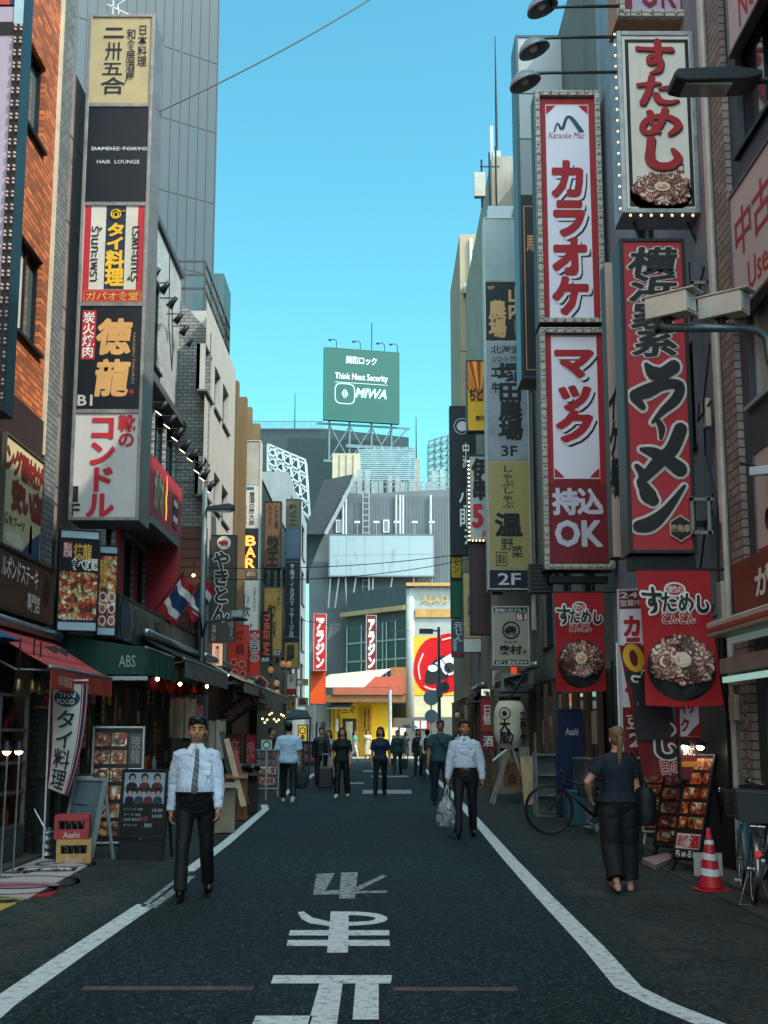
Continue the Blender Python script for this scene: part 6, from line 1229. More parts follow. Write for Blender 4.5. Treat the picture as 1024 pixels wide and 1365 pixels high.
s.lines(p, [(.05, .35, .6, .36)], flat('#3a444a'), .015)
s, p = board('menu_board', 'small white skewer menu board standing behind the pale sandwich board', 'menu board', 96, 124, 1032, 1088, 1142, R(4), R(8), frame=paint('#2a2c2e'), face=flat('#cfc9b4'), fw=.02)
s.multi(p, [('くしやき', .08, .95, .05, .2), ('炭火焼', .15, .95, .22, .4)], INK); dishes(s, p, .1, .95, .45, .98, 1, 2, 5, 1)
# beer keg, crates
k = thing('beer_keg', 'ribbed steel beer keg beside the crates', 'keg', (G(62, 1142).x, G(62, 1142).y, 0)); MB().lathe([(.0, .02), (.19, .02), (.2, .0), (.2, .04), (.19, .05), (.19, .1), (.2, .12), (.19, .14), (.19, .2), (.2, .22), (.19, .24), (.19, .3), (.2, .33), (.17, .34), (.12, .32), (0, .32)], 28).build('body', metal('#70787a', .3, .85), k, smooth=True); MB().tube([(.0, 0, .32), (.03, 0, .37)], .03, 10).tube([(-.02, .0, .33), (-.2, .05, .6)], .012, 6).build('tap_tube', metal('#9aa0a0', .3), k)
def crate(label, loc, m_, rz, word):
    c = thing('bottle_crate', label, 'crate', loc, rz); m = MB(); w_, d, h_ = .42, .32, .29
    for a in ((-w_/2, w_/2, -d/2, -d/2+.02), (-w_/2, w_/2, d/2-.02, d/2), (-w_/2, -w_/2+.02, -d/2+.02, d/2-.02), (w_/2-.02, w_/2, -d/2+.02, d/2-.02)): m.box(*a, 0, .12); m.box(*a, .22, h_)
    for x in (-w_/2, w_/2-.05):
        for y in (-d/2, d/2-.05): m.box(x-.003, x+.053, y-.003, y+.053, .12, .22)
    m.box(-w_/2+.02, w_/2-.02, -d/2+.02, d/2-.02, .005, .02); m.build('crate_body', m_, c, bev=.004)
    b = MB()
    for i in range(5):
        for j in range(4): b.lathe([(.03, .02), (.03, .15), (.012, .2), (.013, .25)], 8, (-w_/2+.06+i*.075, -d/2+.055+j*.07, .0))
    tag(b.build('bottle', paint('#2a2019', .2), c, smooth=True), kind='stuff'); m = MB(); text(m, word, -.1, .1, .02, .09, -d/2-.004, bold=.02); m.build('lettering', flat('#c9b9a0') if 'red' in label else RED, c); return c
q = G(98, 1150); crate('tan beer crate on the asphalt under the red one', (q.x, q.y, 0), paint('#b08a4c', .45), R(12), 'Asahi'); crate('red beer crate stacked on top of the tan one', (q.x-.03, q.y, .291), paint('#a01e22', .4), R(9), 'Asahi')
# printed mats lying on the asphalt
def mat_on_ground(label, quad, m_, z, cat='mat'):
    pts = [G(x, y, z) for x, y in quad]; c = sum(pts, Vector())/len(pts); r = thing('ground_mat', label, cat, (c.x, c.y, 0)); m = MB(); n = len(pts); m.add([tuple(v) for v in pts]+[(v.x, v.y, .001) for v in pts], [tuple(range(n)), tuple(range(2*n-1, n-1, -1))]+[(k, n+k, n+(k+1) % n, (k+1) % n) for k in range(n)]); return r, m.build('mat', m_, r, world=True)
r, p = mat_on_ground('pale printed promotion mat on the asphalt before the cabinet', ((-60, 1168), (32, 1140), (118, 1153), (38, 1197), (-60, 1188)), flat('#b9aaa8', .7), .014)
def gtext(s_, px, py, wd, dp, rz, mm, z=.018, **k): 
    m = MB(); c = G(px, py); m.T = Matrix.Translation((c.x, c.y, z)) @ Matrix.Rotation(rz, 4, 'Z') @ Matrix.Rotation(R(-90), 4, 'X'); text(m, s_, -wd/2, wd/2, -dp/2, dp/2, 0, vertical=False, **k); return m
gtext('セール', 12, 1165, .5, .35, R(8), INK, bold=.03).build('lettering', INK, r, world=True)
m = gtext('激安靴', 64, 1161, .55, .3, R(8), WH, z=.021, bold=.02); m.build('lettering', WH, r, world=True)
m = MB(); c = G(62, 1161); m.T = Matrix.Translation((c.x, c.y, .016)) @ Matrix.Rotation(R(8), 4, 'Z'); m.box(-.34, .34, -.22, .22, 0, .002); m.build('dark_print', INK, r, world=True)
m = MB(); c = G(15, 1182); m.T = Matrix.Translation((c.x, c.y, .0165)); m.poly([(.5*math.cos(t), .28*math.sin(t), 0) for t in [2*math.pi*k/20 for k in range(20)]]); m.build('rose_print', flat('#a5707c'), r, world=True)
for (px, py, rx, ry, an) in ((40, 1150, .5, .06, 20), (88, 1153, .35, .05, -15), (28, 1178, .6, .05, 35), (20, 1188, .4, .04, 10)):
    m = MB(); c = G(px, py); m.T = Matrix.Translation((c.x, c.y, .0185)) @ Matrix.Rotation(R(an), 4, 'Z'); m.torus((0, 0, 0), rx, .018, 'z', 24, 4); m.v = [(x, y, .0185) for x, y, z in m.v]; m.build('line_print', INK, r, world=True)
mat_on_ground('small red mat corner beside the pale mat', ((40, 1193), (79, 1186), (68, 1194), (39, 1196)), flat('#a3122a', .7), .01)
r, p = mat_on_ground('yellow printed mat corner at the left picture edge', ((-60, 1196), (34, 1198), (0, 1214), (-60, 1228)), flat('#c9a94c', .7), .008); gtext('靴', 6, 1203, .3, .25, R(5), INK, z=.014, bold=.03).build('lettering', INK, r, world=True)
# cardboard boxes and junk behind the man
for i, (px, py, w_, d_, h_, cc, lab, rz) in enumerate(((303, 1110, .42, .5, .78, '#8a7a66', 'tall grey brown carton with rope in front of the left shop', 8), (322, 1093, .4, .5, .82, '#7a5432', 'orange brown carton standing among the shop cartons', 4), (338, 1084, .36, .5, .8, '#2c2622', 'dark carton at the far end of the shop cartons', 2), (311, 1102, .3, .3, .62, '#4a4440', 'low dark crate squeezed between two cartons', 0))):
    q = G(px, py); c = thing('carton', lab, 'carton', (q.x-.1, q.y, 0), R(rz)); MB().box(-w_/2, w_/2, -d_/2, d_/2, .01, h_).build('box', paint(cc, .7, 0, .3, 6), c, bev=.01); MB().box(-w_/2-.002, w_/2+.002, -.03, .03, .012, h_+.003).build('tape', paint('#6a5a48', .4), c)
    m = MB(); m.add([(-w_/2, -d_/2, h_+.006), (w_/2, -d_/2, h_+.006), (w_/2+.02, -d_/2-.16, h_-.06), (-w_/2+.02, -d_/2-.16, h_-.06)], [(0, 1, 2, 3)]); m.build('flap', paint(cc, .7, 0, .2, 6), c)
q = G(326, 1088); rp = thing('plastic_bag_heap', 'black shiny plastic bags heaped on the cartons', 'plastic bags', (q.x-.1, q.y, .83)); m = MB(); g = random.Random(8)
for k in range(7): m.ell((g.uniform(-.3, .25), g.uniform(-.25, .25), .05+g.uniform(0, .06)), (g.uniform(.1, .18), g.uniform(.1, .16), g.uniform(.05, .09)), 12, 8)
m.build('bag_heap', paint('#14201f', .2), rp, smooth=True)
for i, (px0, py0, px1, py1, Y, cc, lab) in enumerate(((302, 985, 325, 1075, 24, '#b9a27c', 'pale plank leaning by the cartons'), (312, 1000, 330, 1072, 24.6, '#8a3a2c', 'dark red plank leaning by the cartons'), (296, 975, 312, 1060, 24.2, '#20262a', 'black pole board leaning by the cartons'))):
    a, b = P(px0, py0, Y), P(px1, py1, Y-.3); r = thing('leaning_plank', lab, 'plank', (b.x, b.y, 0)); MB().bar(a, b, .1, .03, up=(0, 1, 0)).build('plank', wood(cc, 'z'), r, world=True)
s, p = board('chalk_menu_board', 'wide dark menu board with faint drink drawings beside the man in light blue', 'menu board', 339, 372, 999, 1052, 1062, R(4), R(6), frame=paint('#8f9698'), face=flat('#26313a')); s.multi(p, [('生ビール', .1, .9, .05, .2), ('飲み放題', .1, .9, .25, .4), ('焼鳥盛合せ', .1, .9, .5, .62), ('おすすめ', .15, .85, .7, .85)], flat('#8d6a72'))
dishes(s, p, .1, .9, .42, .95, 3, 2, 12, 2, 14)
s, p = board('menu_board', 'dark menu board with pink writing on the left beyond the man in light blue', 'menu board', 403, 421, 988, 1022, 1033, R(-12), R(8), frame=paint('#3a3d40'), face=flat('#1e1b20')); s.multi(p, [('飲み放題', .1, .9, .1, .4), ('居酒屋', .15, .9, .5, .8)], flat('#a3667a'))
w_, h_, l_ = facing(397, 410, 966, 989, 40.5); s = Sign('lantern_sign', 'yellow lit stall sign with a round mark on the left', 'sign', w_, h_, l_, 0, th=.3, fw=.03, frame=BLACK); p = s.panel(0, 1, 0, 1, glow('#c9a83a', .25)); a = s.uv(.5, .35); m = MB(); m.torus((a[0], -.01, a[1]), .09, .015, 'y', 20, 6); m.build('round_mark', INK, p); s.multi(p, [('串', .3, .72, .58, .92, dict(bold=.03))], INK)
m = MB(); m.bar((0, .15, -l_[2]), (0, .15, 0), .1); m.build('post', BLACK, s.root)
st = thing('stall_roof', 'dark little stall roof over the yellow lantern sign', 'canopy', (-2.6, 41, 2.3)); m = MB(); a, b, c, d = P(380, 958, 41), P(414, 956, 41), P(410, 947, 42.6), P(390, 945, 42.6); m.add([a, b, c, d], [(0, 1, 2, 3)]); o = m.build('roof', paint('#23282a'), st, world=True); q = o.modifiers.new('s', 'SOLIDIFY'); q.thickness = .06
m = MB(); m.bar((b.x-.05, 41, 0), b, .06); m.bar((a.x, 41, 0), a, .06); m.build('post', BLACK, st, world=True)
# string of warm bulbs under the cream awning
r = thing('bulb_string', 'string of warm glowing bulbs under the far end of the cream awning', 'string lights', P(362, 958, 40)); g = random.Random(6); pts = [P(350+3.1*k, 957+5*math.sin(k*1.3)+g.uniform(-2, 2), 38+k*.35) for k in range(11)]
MB().tube([p_+Vector((0, 0, .07)) for p_ in pts], .008, 5).build('cord', BLACK, r, world=True)
for p_ in pts: MB().ell(p_, .032, 8, 6).build('bulb', glow('#ffd08a', 1.4), r, world=True, smooth=True)
for i, (px, py, Y, lab) in enumerate(((301, 898, 31, 'bright white flood lamp at the end of the dark awning'),)):
    q = P(px, py, Y); r = thing('flood_lamp', lab, 'lamp', q); MB().ell((0, -.02, 0), (.09, .05, .08), 12, 8).build('lens', glow('#eaf4ff', 5), r, smooth=True); MB().lathe([(.1, 0), (.11, .05), (.06, .16), (0, .17)], 14, (0, .0, 0)).build('housing', DARKM, r)
# red board signs, dark slanted sign and clutter under the awnings
for i, (px0, px1, py0, py1, Y, rz, rot, cc, word, lab) in enumerate(((296, 362, 928, 950, 33, 20, -38, '#3a1418', '酒場横丁', 'dark red slanted board hanging under the cream awning'), (303, 322, 978, 1020, 29, 30, 0, '#5a1218', '立飲', 'dark red panel by the timber doors'), (326, 342, 978, 1030, 31, 30, 0, '#7a161c', '串揚', 'brighter red panel by the timber doors'), (256, 274, 935, 960, 25, 40, 0, '#7a2a2c', '80', 'small red price card behind the man with the tie'))):
    w_, h_, l_ = facing(px0, px1, py0, py1, Y); s = Sign('hanging_sign', lab, 'sign', w_, h_, l_, R(rz), th=.05, fw=.02, frame=BLACK); s.root.rotation_euler = (0, R(rot), R(rz)); p = s.panel(0, 1, 0, 1, flat(cc)); s.multi(p, [(word, .1, .9, .2, .8)], flat('#a3626a'))
w_, h_, l_ = facing(348, 363, 986, 1000, 31); s = Sign('hanging_sign', 'small white sign with a green ring behind the man in light blue', 'sign', w_, h_, l_, 0, th=.05, fw=.02, frame=STEEL); p = s.panel(0, 1, 0, 1, WH); m = MB(); m.torus((0, -.01, h_/2), .08, .02, 'y', 18, 6); m.build('green_ring', flat('#2a8f7a'), p); m = MB(); m.bar((0, .03, -l_[2]), (0, .03, 0), .04); m.build('post', STEEL, s.root)
# dark timber front with door posts and posters between Y 22 and 36
TF = thing('timber_tavern', 'dark timber and glass tavern front with posters under the left awnings', 'shop front', (-4.2, 27, 0)); gg = random.Random(9)
for k in range(16):
    y = 19.8+k*1.02
    x_ = -4.79 if y < 30 else -4.09
    m = MB(); m.box(x_, x_+.12, y, y+.12, 0, 2.85); m.build('post', WOODD, TF, world=True)
    if k < 15:
        m = MB(); m.box(x_, x_+.03, y+.13, y+.99, .85, 2.4); m.build('pane', glass('#5d7f7c'), TF, world=True); m = MB(); m.box(x_, x_+.05, y+.13, y+.99, .02, .84); m.build('lower_panel', paint(gg.choice(['#3a2c24', '#4a3226', '#2c3234'])), TF, world=True)
        if gg.random() < .75:
            a, b = gg.uniform(.15, .4), gg.uniform(1.0, 1.5); m = MB(); m.box(x_+.035, x_+.04, y+a, y+a+gg.uniform(.3, .5), b, b+gg.uniform(.4, .75)); m.build('poster', gg.choice([flat('#a3987f'), flat('#7d2a26'), food(30+k, 8, 1), flat('#b5b0a2'), food(33+k, 8, 2)]), TF, world=True)
for k in range(22):
    y = 19.9+k*.46+gg.uniform(0, .15); z = gg.choice((.95, 1.35, 1.75, 2.05)); w1, h1 = gg.uniform(.18, .34), gg.uniform(.22, .5); m = MB(); m.mi = 0; m.box(-4.66, -4.65, y, y+w1, z, z+h1)
    ci = gg.randrange(5); m.mi = 1
    for j in range(3): m.box(-4.648, -4.645, y+.03, y+w1*(.55+.1*j), z+h1*(.2+.24*j), z+h1*(.32+.24*j))
    m.build('pasted_menu', [flat(('#b9ad94', '#c2a24a', '#a3262a', '#8fa3a0', '#c9c4ba')[ci]), flat(('#3a2a24', '#7a1c18', '#d9cbb0', '#22343a', '#a3262a')[ci])], TF, world=True)
for k in range(7):
    q = Vector((-4.0, 22.9+k*.95, 2.42)); l = thing('paper_lantern', 'small red paper lantern in the row hung under the striped awning', 'lantern', q, group='red lanterns under the striped awning'); MB().ell((0, 0, 0), (.1, .1, .14), 12, 8).build('shade', flat('#a3261e', .7), l, smooth=True); m = MB(); m.cyl((0, 0, .12), (0, 0, .17), .05).cyl((0, 0, -.17), (0, 0, -.12), .05).bar((0, 0, .17), (0, 0, .45), .012); m.build('cap', BLACK, l)
ct = thing('goods_counter', 'wooden counter with baskets of goods before the timber tavern', 'counter', (-4.3, 22.4, 0)); m = MB(); m.box(-4.64, -3.95, 20.6, 24.4, .82, .88); [m.box(-4.0, -3.96, y_, y_+.06, 0, .82) for y_ in (20.6, 22.4, 24.3)]; m.build('table_frame', WOODD, ct, world=True)
m = MB()
for k in range(40): m.mi = k % 4; y = 20.7+k*.09; m.lathe([(.03, 0), (.035, gg.uniform(.1, .2)), (.015, .24), (.015, .28)], 8, (-4.1-gg.uniform(0, .3), y, .882))
tag(m.build('bottled_goods', [paint('#6a8a7a', .3), paint('#a3602c', .3), paint('#b9b4a4', .4), paint('#8a2a22', .4)], ct, world=True, smooth=True), kind='stuff')
for (px, py, Y, hh) in ((245, 930, 24.5, .75), (262, 925, 26, .95), (286, 960, 27.5, .8)):
    q = P(px, py, Y); r = thing('noren_cloth', ['short faded pale cloth hanging at the tavern door', 'long grey cloth strip gathered over the tavern door', 'pale printed curtain behind the man with the tie'][(Y > 25)+(Y > 27)], 'curtain', (q.x, q.y, q.z-hh)); m = MB(); n = 10
    m.add([(-.25+.05*k, .04*math.sin(k*1.7), z) for z in (0, hh) for k in range(n+1)], [(k, k+1, n+2+k, n+1+k) for k in range(n)]); m.build('cloth', [flat('#8d8272', .8), flat('#6a6c6a', .8), flat('#a39a88', .8)][(Y > 25)+(Y > 27)], r); MB().tube([(-.3, 0, hh), (.3, 0, hh)], .015, 6).build('rod', BLACK, r)
# thai flags on poles
for i, (px, py, Y, wd, hh, lab) in enumerate(((237, 787, 25.8, .4, .46, 'larger thai flag on a slanting pole over the long signboard'), (268, 787, 29.5, .36, .5, 'smaller thai flag on a slanting pole nearer the skewer sign'))):
    q = P(px, py, Y); r = thing('thai_flag', lab, 'flag', q); MB().tube([(-.55, 0, -.55), (.12, 0, .38)], .014, 6).build('pole', BLACK, r); m = MB(); n = 12; bands = ((0, .167, 0), (.167, .333, 1), (.333, .667, 2), (.667, .833, 1), (.833, 1, 0)); d0, d1 = Vector((-.36, 0, -.36)), Vector((.1, 0, .36))
    for a_, b_, ci in bands:
        m.mi = ci; vs = []
        for j in (a_, b_):
            p0 = d0.lerp(d1, j)
            for k in range(n+1): t = k/n; vs.append((p0.x+t*wd*.62+.02*math.sin(t*7+j*3), .07*math.sin(t*6+j*2), p0.z-t*hh*.85-.03*math.sin(t*5)))
        m.add(vs, [(k, k+1, n+2+k, n+1+k) for k in range(n)])
    m.build('cloth', [flat('#a8202a', .8), flat('#d8d6d2', .8), flat('#1f3560', .8)], r)
# spotlights on arms
def spot(px, py, Y, x_from, lab, lit, grp):
    q = P(px, py, Y); r = thing('spotlight', lab, 'spotlight', q, group=grp); MB().tube([(x_from-q.x, 0, .1), (-.1, 0, .1), (0, 0, .1)], .014, 6).build('arm', BLACK, r)
    d = Vector((-.55, 0, -.8)).normalized(); m = MB(); m.tube([-d*.14, -d*.02, d*.14], [.05, .06, .085], 12); m.build('housing', DARKM, r, smooth=True); m = MB(); m.tube([d*.138, d*.142], .078, 12); m.build('lens', glow('#ffe3b0', 2.2) if lit else paint('#9aa3a3', .2), r)
for i, (px, py) in enumerate(((207, 365), (220, 383), (230, 403), (238, 424), (246, 440), (255, 456))): spot(px, py, 25.2+i*.95, XL, 'one of six unlit spotlights on long arms before the white tiled wall', 0, 'upper unlit spotlights')
for i, (px, py) in enumerate(((217, 543), (228, 561), (238, 578), (248, 594), (258, 606), (267, 622), (274, 632), (281, 648))): spot(px, py, 24.2+i*.75, XL, 'one of eight lit spotlights on arms above the red bay', 1, 'lit spotlights above the red bay')
rp = thing('cable_bundle', 'looped black cable hanging on the white tiled wall', 'cable', (-4.55, 27, 9)); MB().tube([(-4.57, 26.6, 11.8), (-4.55, 26.65, 10.2), (-4.5, 26.9, 9.3), (-4.55, 27.2, 9.6), (-4.57, 27.1, 11)], .012, 5).build('cable', BLACK, rp, world=True)
# ================================================================ street lamps and cameras
def cobra(name, label, px, py, Y, L, Wd, reach, drop, pole_x=None, m_=None):
    q = P(px, py, Y); r = thing(name, label, 'street lamp', q); m = MB(); m_ = m_ or paint('#1d2b30', .35, .3)
    pr = [(-L/2, .02), (-L/2+.04, .075), (L*.2, .1), (L/2, .06), (L/2, .0), (L*.3, -.04), (-L*.35, -.055), (-L/2+.02, -.03)]
    m.rings([[(x, sy*Wd/2*(1 if k % 2 else 1), z) for x, z in pr] for k, sy in enumerate((-1, 1))]); m.build('head', m_, r, bev=.015)
    MB().box(-L*.36, L*.16, -Wd*.36, Wd*.36, -.07, -.045).build('lens', glass('#8d9a92', .2), r)
    m = MB(); m.tube([(L/2-.04, 0, .03), (reach, 0, .06), (reach+.12, 0, .0), (reach+.15, 0, -drop)], .035, 8); m.build('pole', m_, r, smooth=True); return r
cobra('street_lamp', 'dark angular street lamp head reaching in from the top right', 952, 112, 11.6, .86, .36, .85, P(952, 112, 11.6).z, m_=paint('#22292d', .4, .2))
q = P(294, 678, 29.2); r = thing('street_lamp', 'dark street lamp head on a grey pole before the grey brick wall', 'street lamp', (P(268, 900, 29.2).x, 29.2, 0)); x_ = q.x-r.location.x
MB().tube([(0, 0, 0), (0, 0, q.z+.5)], [.07, .05], 10).build('pole', paint('#5f6f74', .4, .3), r, smooth=True); MB().tube([(0, 0, q.z-.05), (x_-.3, 0, q.z)], .03, 8).build('arm', paint('#20303a'), r); m = MB(); m.rings([[(x_+a, s_, q.z+z) for a, z in ((-.33, -.05), (-.3, .04), (.2, .11), (.34, .07), (.33, -.05))] for s_ in (-.13, .13)]); m.build('head', paint('#172429', .35), r, bev=.02); MB().box(x_-.25, x_+.25, -.1, .1, q.z-.075, q.z-.052).build('lens', paint('#8fa3a8', .2), r)
q = P(585, 850, 66); r = thing('street_lamp', 'thin street lamp in front of the lips mural', 'street lamp', (q.x, 66, 0)); MB().tube([(0, 0, 0), (0, 0, P(585, 836, 66).z)], [.1, .07], 8).build('pole', paint('#2c3d44'), r); m = MB(); m.box(-1.0, -.3, -.15, .15, q.z+.2, q.z+.45); m.bar((-.4, 0, q.z+.35), (0, 0, q.z+.35), .08); m.build('head', paint('#1a2a30'), r); m = MB(); m.box(-.16, .16, -.25, -.1, P(585, 930, 66).z, P(585, 912, 66).z); m.disc((.25, -.12, P(585, 916, 66).z), .28, .28); m.build('signal_box', paint('#33454c'), r)
m = MB(); m.tube([(.05, -.05, q.z-1), (.5, -.1, q.z-1.6), (.25, -.1, q.z-2.6)], .03, 6); m.build('cable', BLACK, r)
q = P(575, 930, 70); r = thing('road_sign', 'round road sign on a thin post by the mural street lamp', 'road sign', (q.x, 70, 0)); MB().tube([(0, 0, 0), (0, 0, q.z+.4)], .05, 8).build('post', STEEL, r); m = MB(); m.cyl((0, -.07, q.z), (0, -.05, q.z), .42, n=24); m.cyl((0, -.07, q.z-1), (0, -.05, q.z-1), .36, n=24); m.build('disc', paint('#2f4650'), r)
q = P(520, 1008, 79); r = thing('steel_post', 'pale steel post at the kerb right of the yellow shop', 'post', (q.x, 79, 0)); MB().tube([(0, 0, 0), (0, 0, P(520, 920, 79).z)], .1, 8).build('post', paint('#aab3b4'), r)
# camera arm
zc = P(940, 437, 12.4).z; ca = thing('pipe_arm', 'grey pipe arm carrying two boxy surveillance cameras at the right', 'pipe arm', (P(1024, 437, 12.4).x, 12.4, zc)); MB().tube([P(878, 437, 12.4), P(985, 437, 12.4), P(1010, 440, 12.4), P(1022, 450, 12.4), P(1026, 480, 12.4)]+[Vector((XR-.02, 12.4, P(1026, 520, 12.4).z))], .045, 10).build('arm', metal('#5f7074', .4, .5), ca, world=True, smooth=True)
MB().cyl(P(872, 437, 12.4), P(879, 437, 12.4), .055).build('end_cap', DARKM, ca, world=True)
for i, (px, py, rz, lab) in enumerate(((890, 408, 50, 'left cream surveillance camera on the pipe arm, lens glass facing right'), (961, 405, 50, 'right cream surveillance camera on the pipe arm'))):
    q = P(px, py, 12.4); c = thing('surveillance_camera', lab, 'camera', (q.x, q.y, zc+.05), R(rz)); CR_ = paint('#c9c2b3', .4); m = MB(); m.rings([[(x, y, z) for x, z in ((-.11, .05), (.11, .05), (.11, .27), (-.11, .27))] for y in (-.26, .2)]); m.box(-.125, .125, -.34, .22, .272, .29); m.build('housing', CR_, c, bev=.01)
    MB().box(-.09, .09, -.268, -.262, .08, .25).build('lens_glass', glass('#b5c6c6', .1), c); m = MB(); m.cyl((0, 0, -.01), (0, 0, .07), .04); m.box(-.05, .05, -.06, .06, .04, .068); m.build('mount', DARKM, c)
q = P(1019, 628, 12.6); c = thing('surveillance_camera', 'small pale camera on the shop board at the right edge', 'camera', q, R(60)); MB().box(-.05, .05, -.14, .14, -.04, .05).build('housing', paint('#a9b5b8'), c, bev=.01); MB().box(-.035, .035, -.146, -.141, -.03, .04).build('lens_glass', BLACK, c); MB().tube([(0, .05, .05), (.05, .25, .12)], .012, 6).build('mount', DARKM, c)
# gooseneck sign lamps
for i, (px, py, pxe, pye) in enumerate(((722, 8, 826, 8), (711, 64, 822, 49), (699, 108, 822, 96))):
    Y = 15.4; a, q = P(pxe, pye, Y), P(px, py, Y); l = thing('sign_lamp', ['round sign lamp on an arm, highest of three', 'round sign lamp on an arm, middle of three', 'round sign lamp on an arm, lowest of three'][i], 'lamp', q); tl = Matrix.Rotation(R(-20), 4, 'Y')
    MB().tube([a, P(px+28, pye+1, Y), P(px+14, pye+2, Y), P(px+12, py-8, Y)], .022, 8).build('arm', metal('#4d5a5c', .4, .5), l, world=True, smooth=True)
    m = MB(); m.T = tl; m.lathe([(.0, .13), (.06, .125), (.1, .1), (.17, .045), (.21, -.02), (.215, -.045), (.2, -.045), (.16, .02), (.0, .08)], 24); m.build('shade', paint('#87959a', .4, .1), l, smooth=True); m = MB(); m.T = tl; m.ell((0, 0, 0), (.06, .06, .05), 12, 8); m.build('bulb', paint('#d9d6cc', .2), l, smooth=True)
# camera pole with dark curved arms by the skewer sign
r = thing('camera_pole', 'black curved double arm pole with a small camera before the skewer sign', 'pole', (P(262, 900, 28.8).x+.1, 28.8, 0)); z = P(262, 826, 28.8).z; x1 = P(330, 831, 28.8).x-r.location.x
MB().tube([(0, 0, 0), (0, 0, z-.4)], .05, 8).tube([(0, 0, z-.4), (.1, 0, z-.05), (.5, 0, z), (x1, 0, z)], .03, 8).tube([(0, 0, z-.4), (-.05, 0, z+.1), (-.3, 0, z+.3), (-.5, 0, z+.35)], .03, 8).build('pole', paint('#18262b', .4), r, smooth=True); MB().box(x1-.35, x1-.1, -.1, .12, z+.05, z+.2).build('camera_housing', paint('#7f9094'), r, bev=.01)
q = P(289, 872, 31.5); w_, h_, l_ = facing(281, 298, 857, 888, 31.5); s = Sign('lit_poster', 'warm lit poster panel glowing below the skewer bar sign', 'sign', w_, h_, l_, R(30), th=.1, fw=.015, frame=BLACK); p = s.panel(0, 1, 0, 1, glow('#d9a98c', .35)); s.multi(p, [('本日の酒', .3, .7, .1, .9)], flat('#5a2a20'))
for px, py, Y, lab in ((258, 803-36, 29.6, 'bare warm bulb hanging before the brown plank wall'), (210, 905, 22.0, 'warm bulb under the green awning edge'), (240, 912, 24.2, 'warm bulb between red lanterns at the tavern'), (276, 915, 27.5, 'warm bulb near the slanted dark red board')):  # the bulbs under the awnings are added to brighten the dark fronts
    q = P(px, py, Y); r = thing('hanging_bulb', lab, 'lamp', q); MB().ell((0, 0, 0), .035, 8, 6).build('bulb', glow('#ffc980', 9), r, smooth=True); MB().tube([(0, 0, .03), (0, 0, .3)], .012, 6).build('cord', BLACK, r)
# wires
def wire(label, pts, r=.012):
    o = thing('overhead_wire', label, 'wire', pts[0]); MB().tube(pts, r, 6).build('wire', BLACK, o, world=True)
def sag(a, b, s_=.3, n=16): return [a.lerp(b, k/n)-Vector((0, 0, s_*4*(k/n)*(1-k/n))) for k in range(n+1)]
wire('black cable running from the tower sign up across the sky', sag(P(202, 153, 19.9), P(520, -18, 26), .12), .016)
wire('thin wire crossing before the blank billboard, upper one', sag(P(275, 757, 30), P(625, 737, 36), .15)); wire('thin wire crossing before the blank billboard, lower one', sag(P(255, 770, 29), P(625, 745, 36), .25))
wire('thin wire near the glazed wing', sag(P(400, 826, 60), P(545, 840, 80), .2), .02)
# ================================================================ right street level
l = thing('paper_lantern', 'giant cream paper lantern with black brush writing above the trestle', 'lantern', (P(680, 965, 30).x, 30, P(680, 998, 30).z)); H_ = P(680, 933, 30).z-l.location.z; r_ = P(702, 965, 30).x-P(680, 965, 30).x
prof = [(r_*.62*0+.2, 0), (r_*.66, .02)]; n = 26
for k in range(n+1): t = k/n; rr = r_*(1-(abs(2*t-1)**3.4)*.36); prof += [(rr, .03+t*(H_-.06)), (rr-.008, .03+(t+.5/n)*(H_-.06))] if k < n else [(rr, .03+t*(H_-.06))]
prof.append((.2, H_)); o = MB().lathe(prof, 36).build('shade', flat('#cfc4ad', .8), l, smooth=True)
MB().lathe([(.0, H_-.01), (.25, H_-.01), (.26, H_+.07), (0, H_+.07)], 20).lathe([(0, -.06), (.25, -.06), (.25, .02), (0, .02)], 20).build('cap', BLACK, l); MB().bar((0, 0, H_+.05), (.4, .3, H_+.6), .04).build('hanger', BLACK, l)
def lant_text(s_, ang, z0, z1, wd):
    m = MB(); text(m, s_, -wd/2, wd/2, z0, z1, 0, bold=.03, vertical=True); R0 = r_+.012
    m.v = [(R0*math.sin(ang+x/R0), -R0*math.cos(ang+x/R0)-y*-1*.0+min(y, 0)*.6, z) for x, y, z in m.v]; m.build('lettering', INK, o)
lant_text('大阪', R(-24), .12, .66, .25); lant_text('立呑み', R(44), .2, .86, .2); m = MB(); m.torus((0, 0, .8), .13, .012, 'y', 20, 6); m.ell((0, 0, .8), (.06, .006, .06)); m.v = [((r_+.01)*math.sin(R(-24)+x/r_), -(r_+.01)*math.cos(R(-24)+x/r_)+y*.3, z) for x, y, z in m.v]; m.build('round_mark', INK, o)
tr = thing('trestle_sign', 'pale wooden trestle frame with folded boards before the big lantern', 'trestle', (P(682, 1064, 29.4).x, 29.4, 0)); m = MB(); m.bar((-.42, -.1, 0), (0, 0, 1.3), .05); m.bar((.42, -.1, 0), (.02, 0, 1.3), .05); m.bar((-.42, .5, 0), (0, .25, 1.3), .05); m.bar((.42, .5, 0), (.02, .25, 1.3), .05); m.build('leg_frame', wood('#8f8a80', 'z'), tr)
m = MB()
for k in range(4): m.bar((.3+k*.07, .2+k*.03, .05), (.24+k*.06, .3, 1.25), .03)
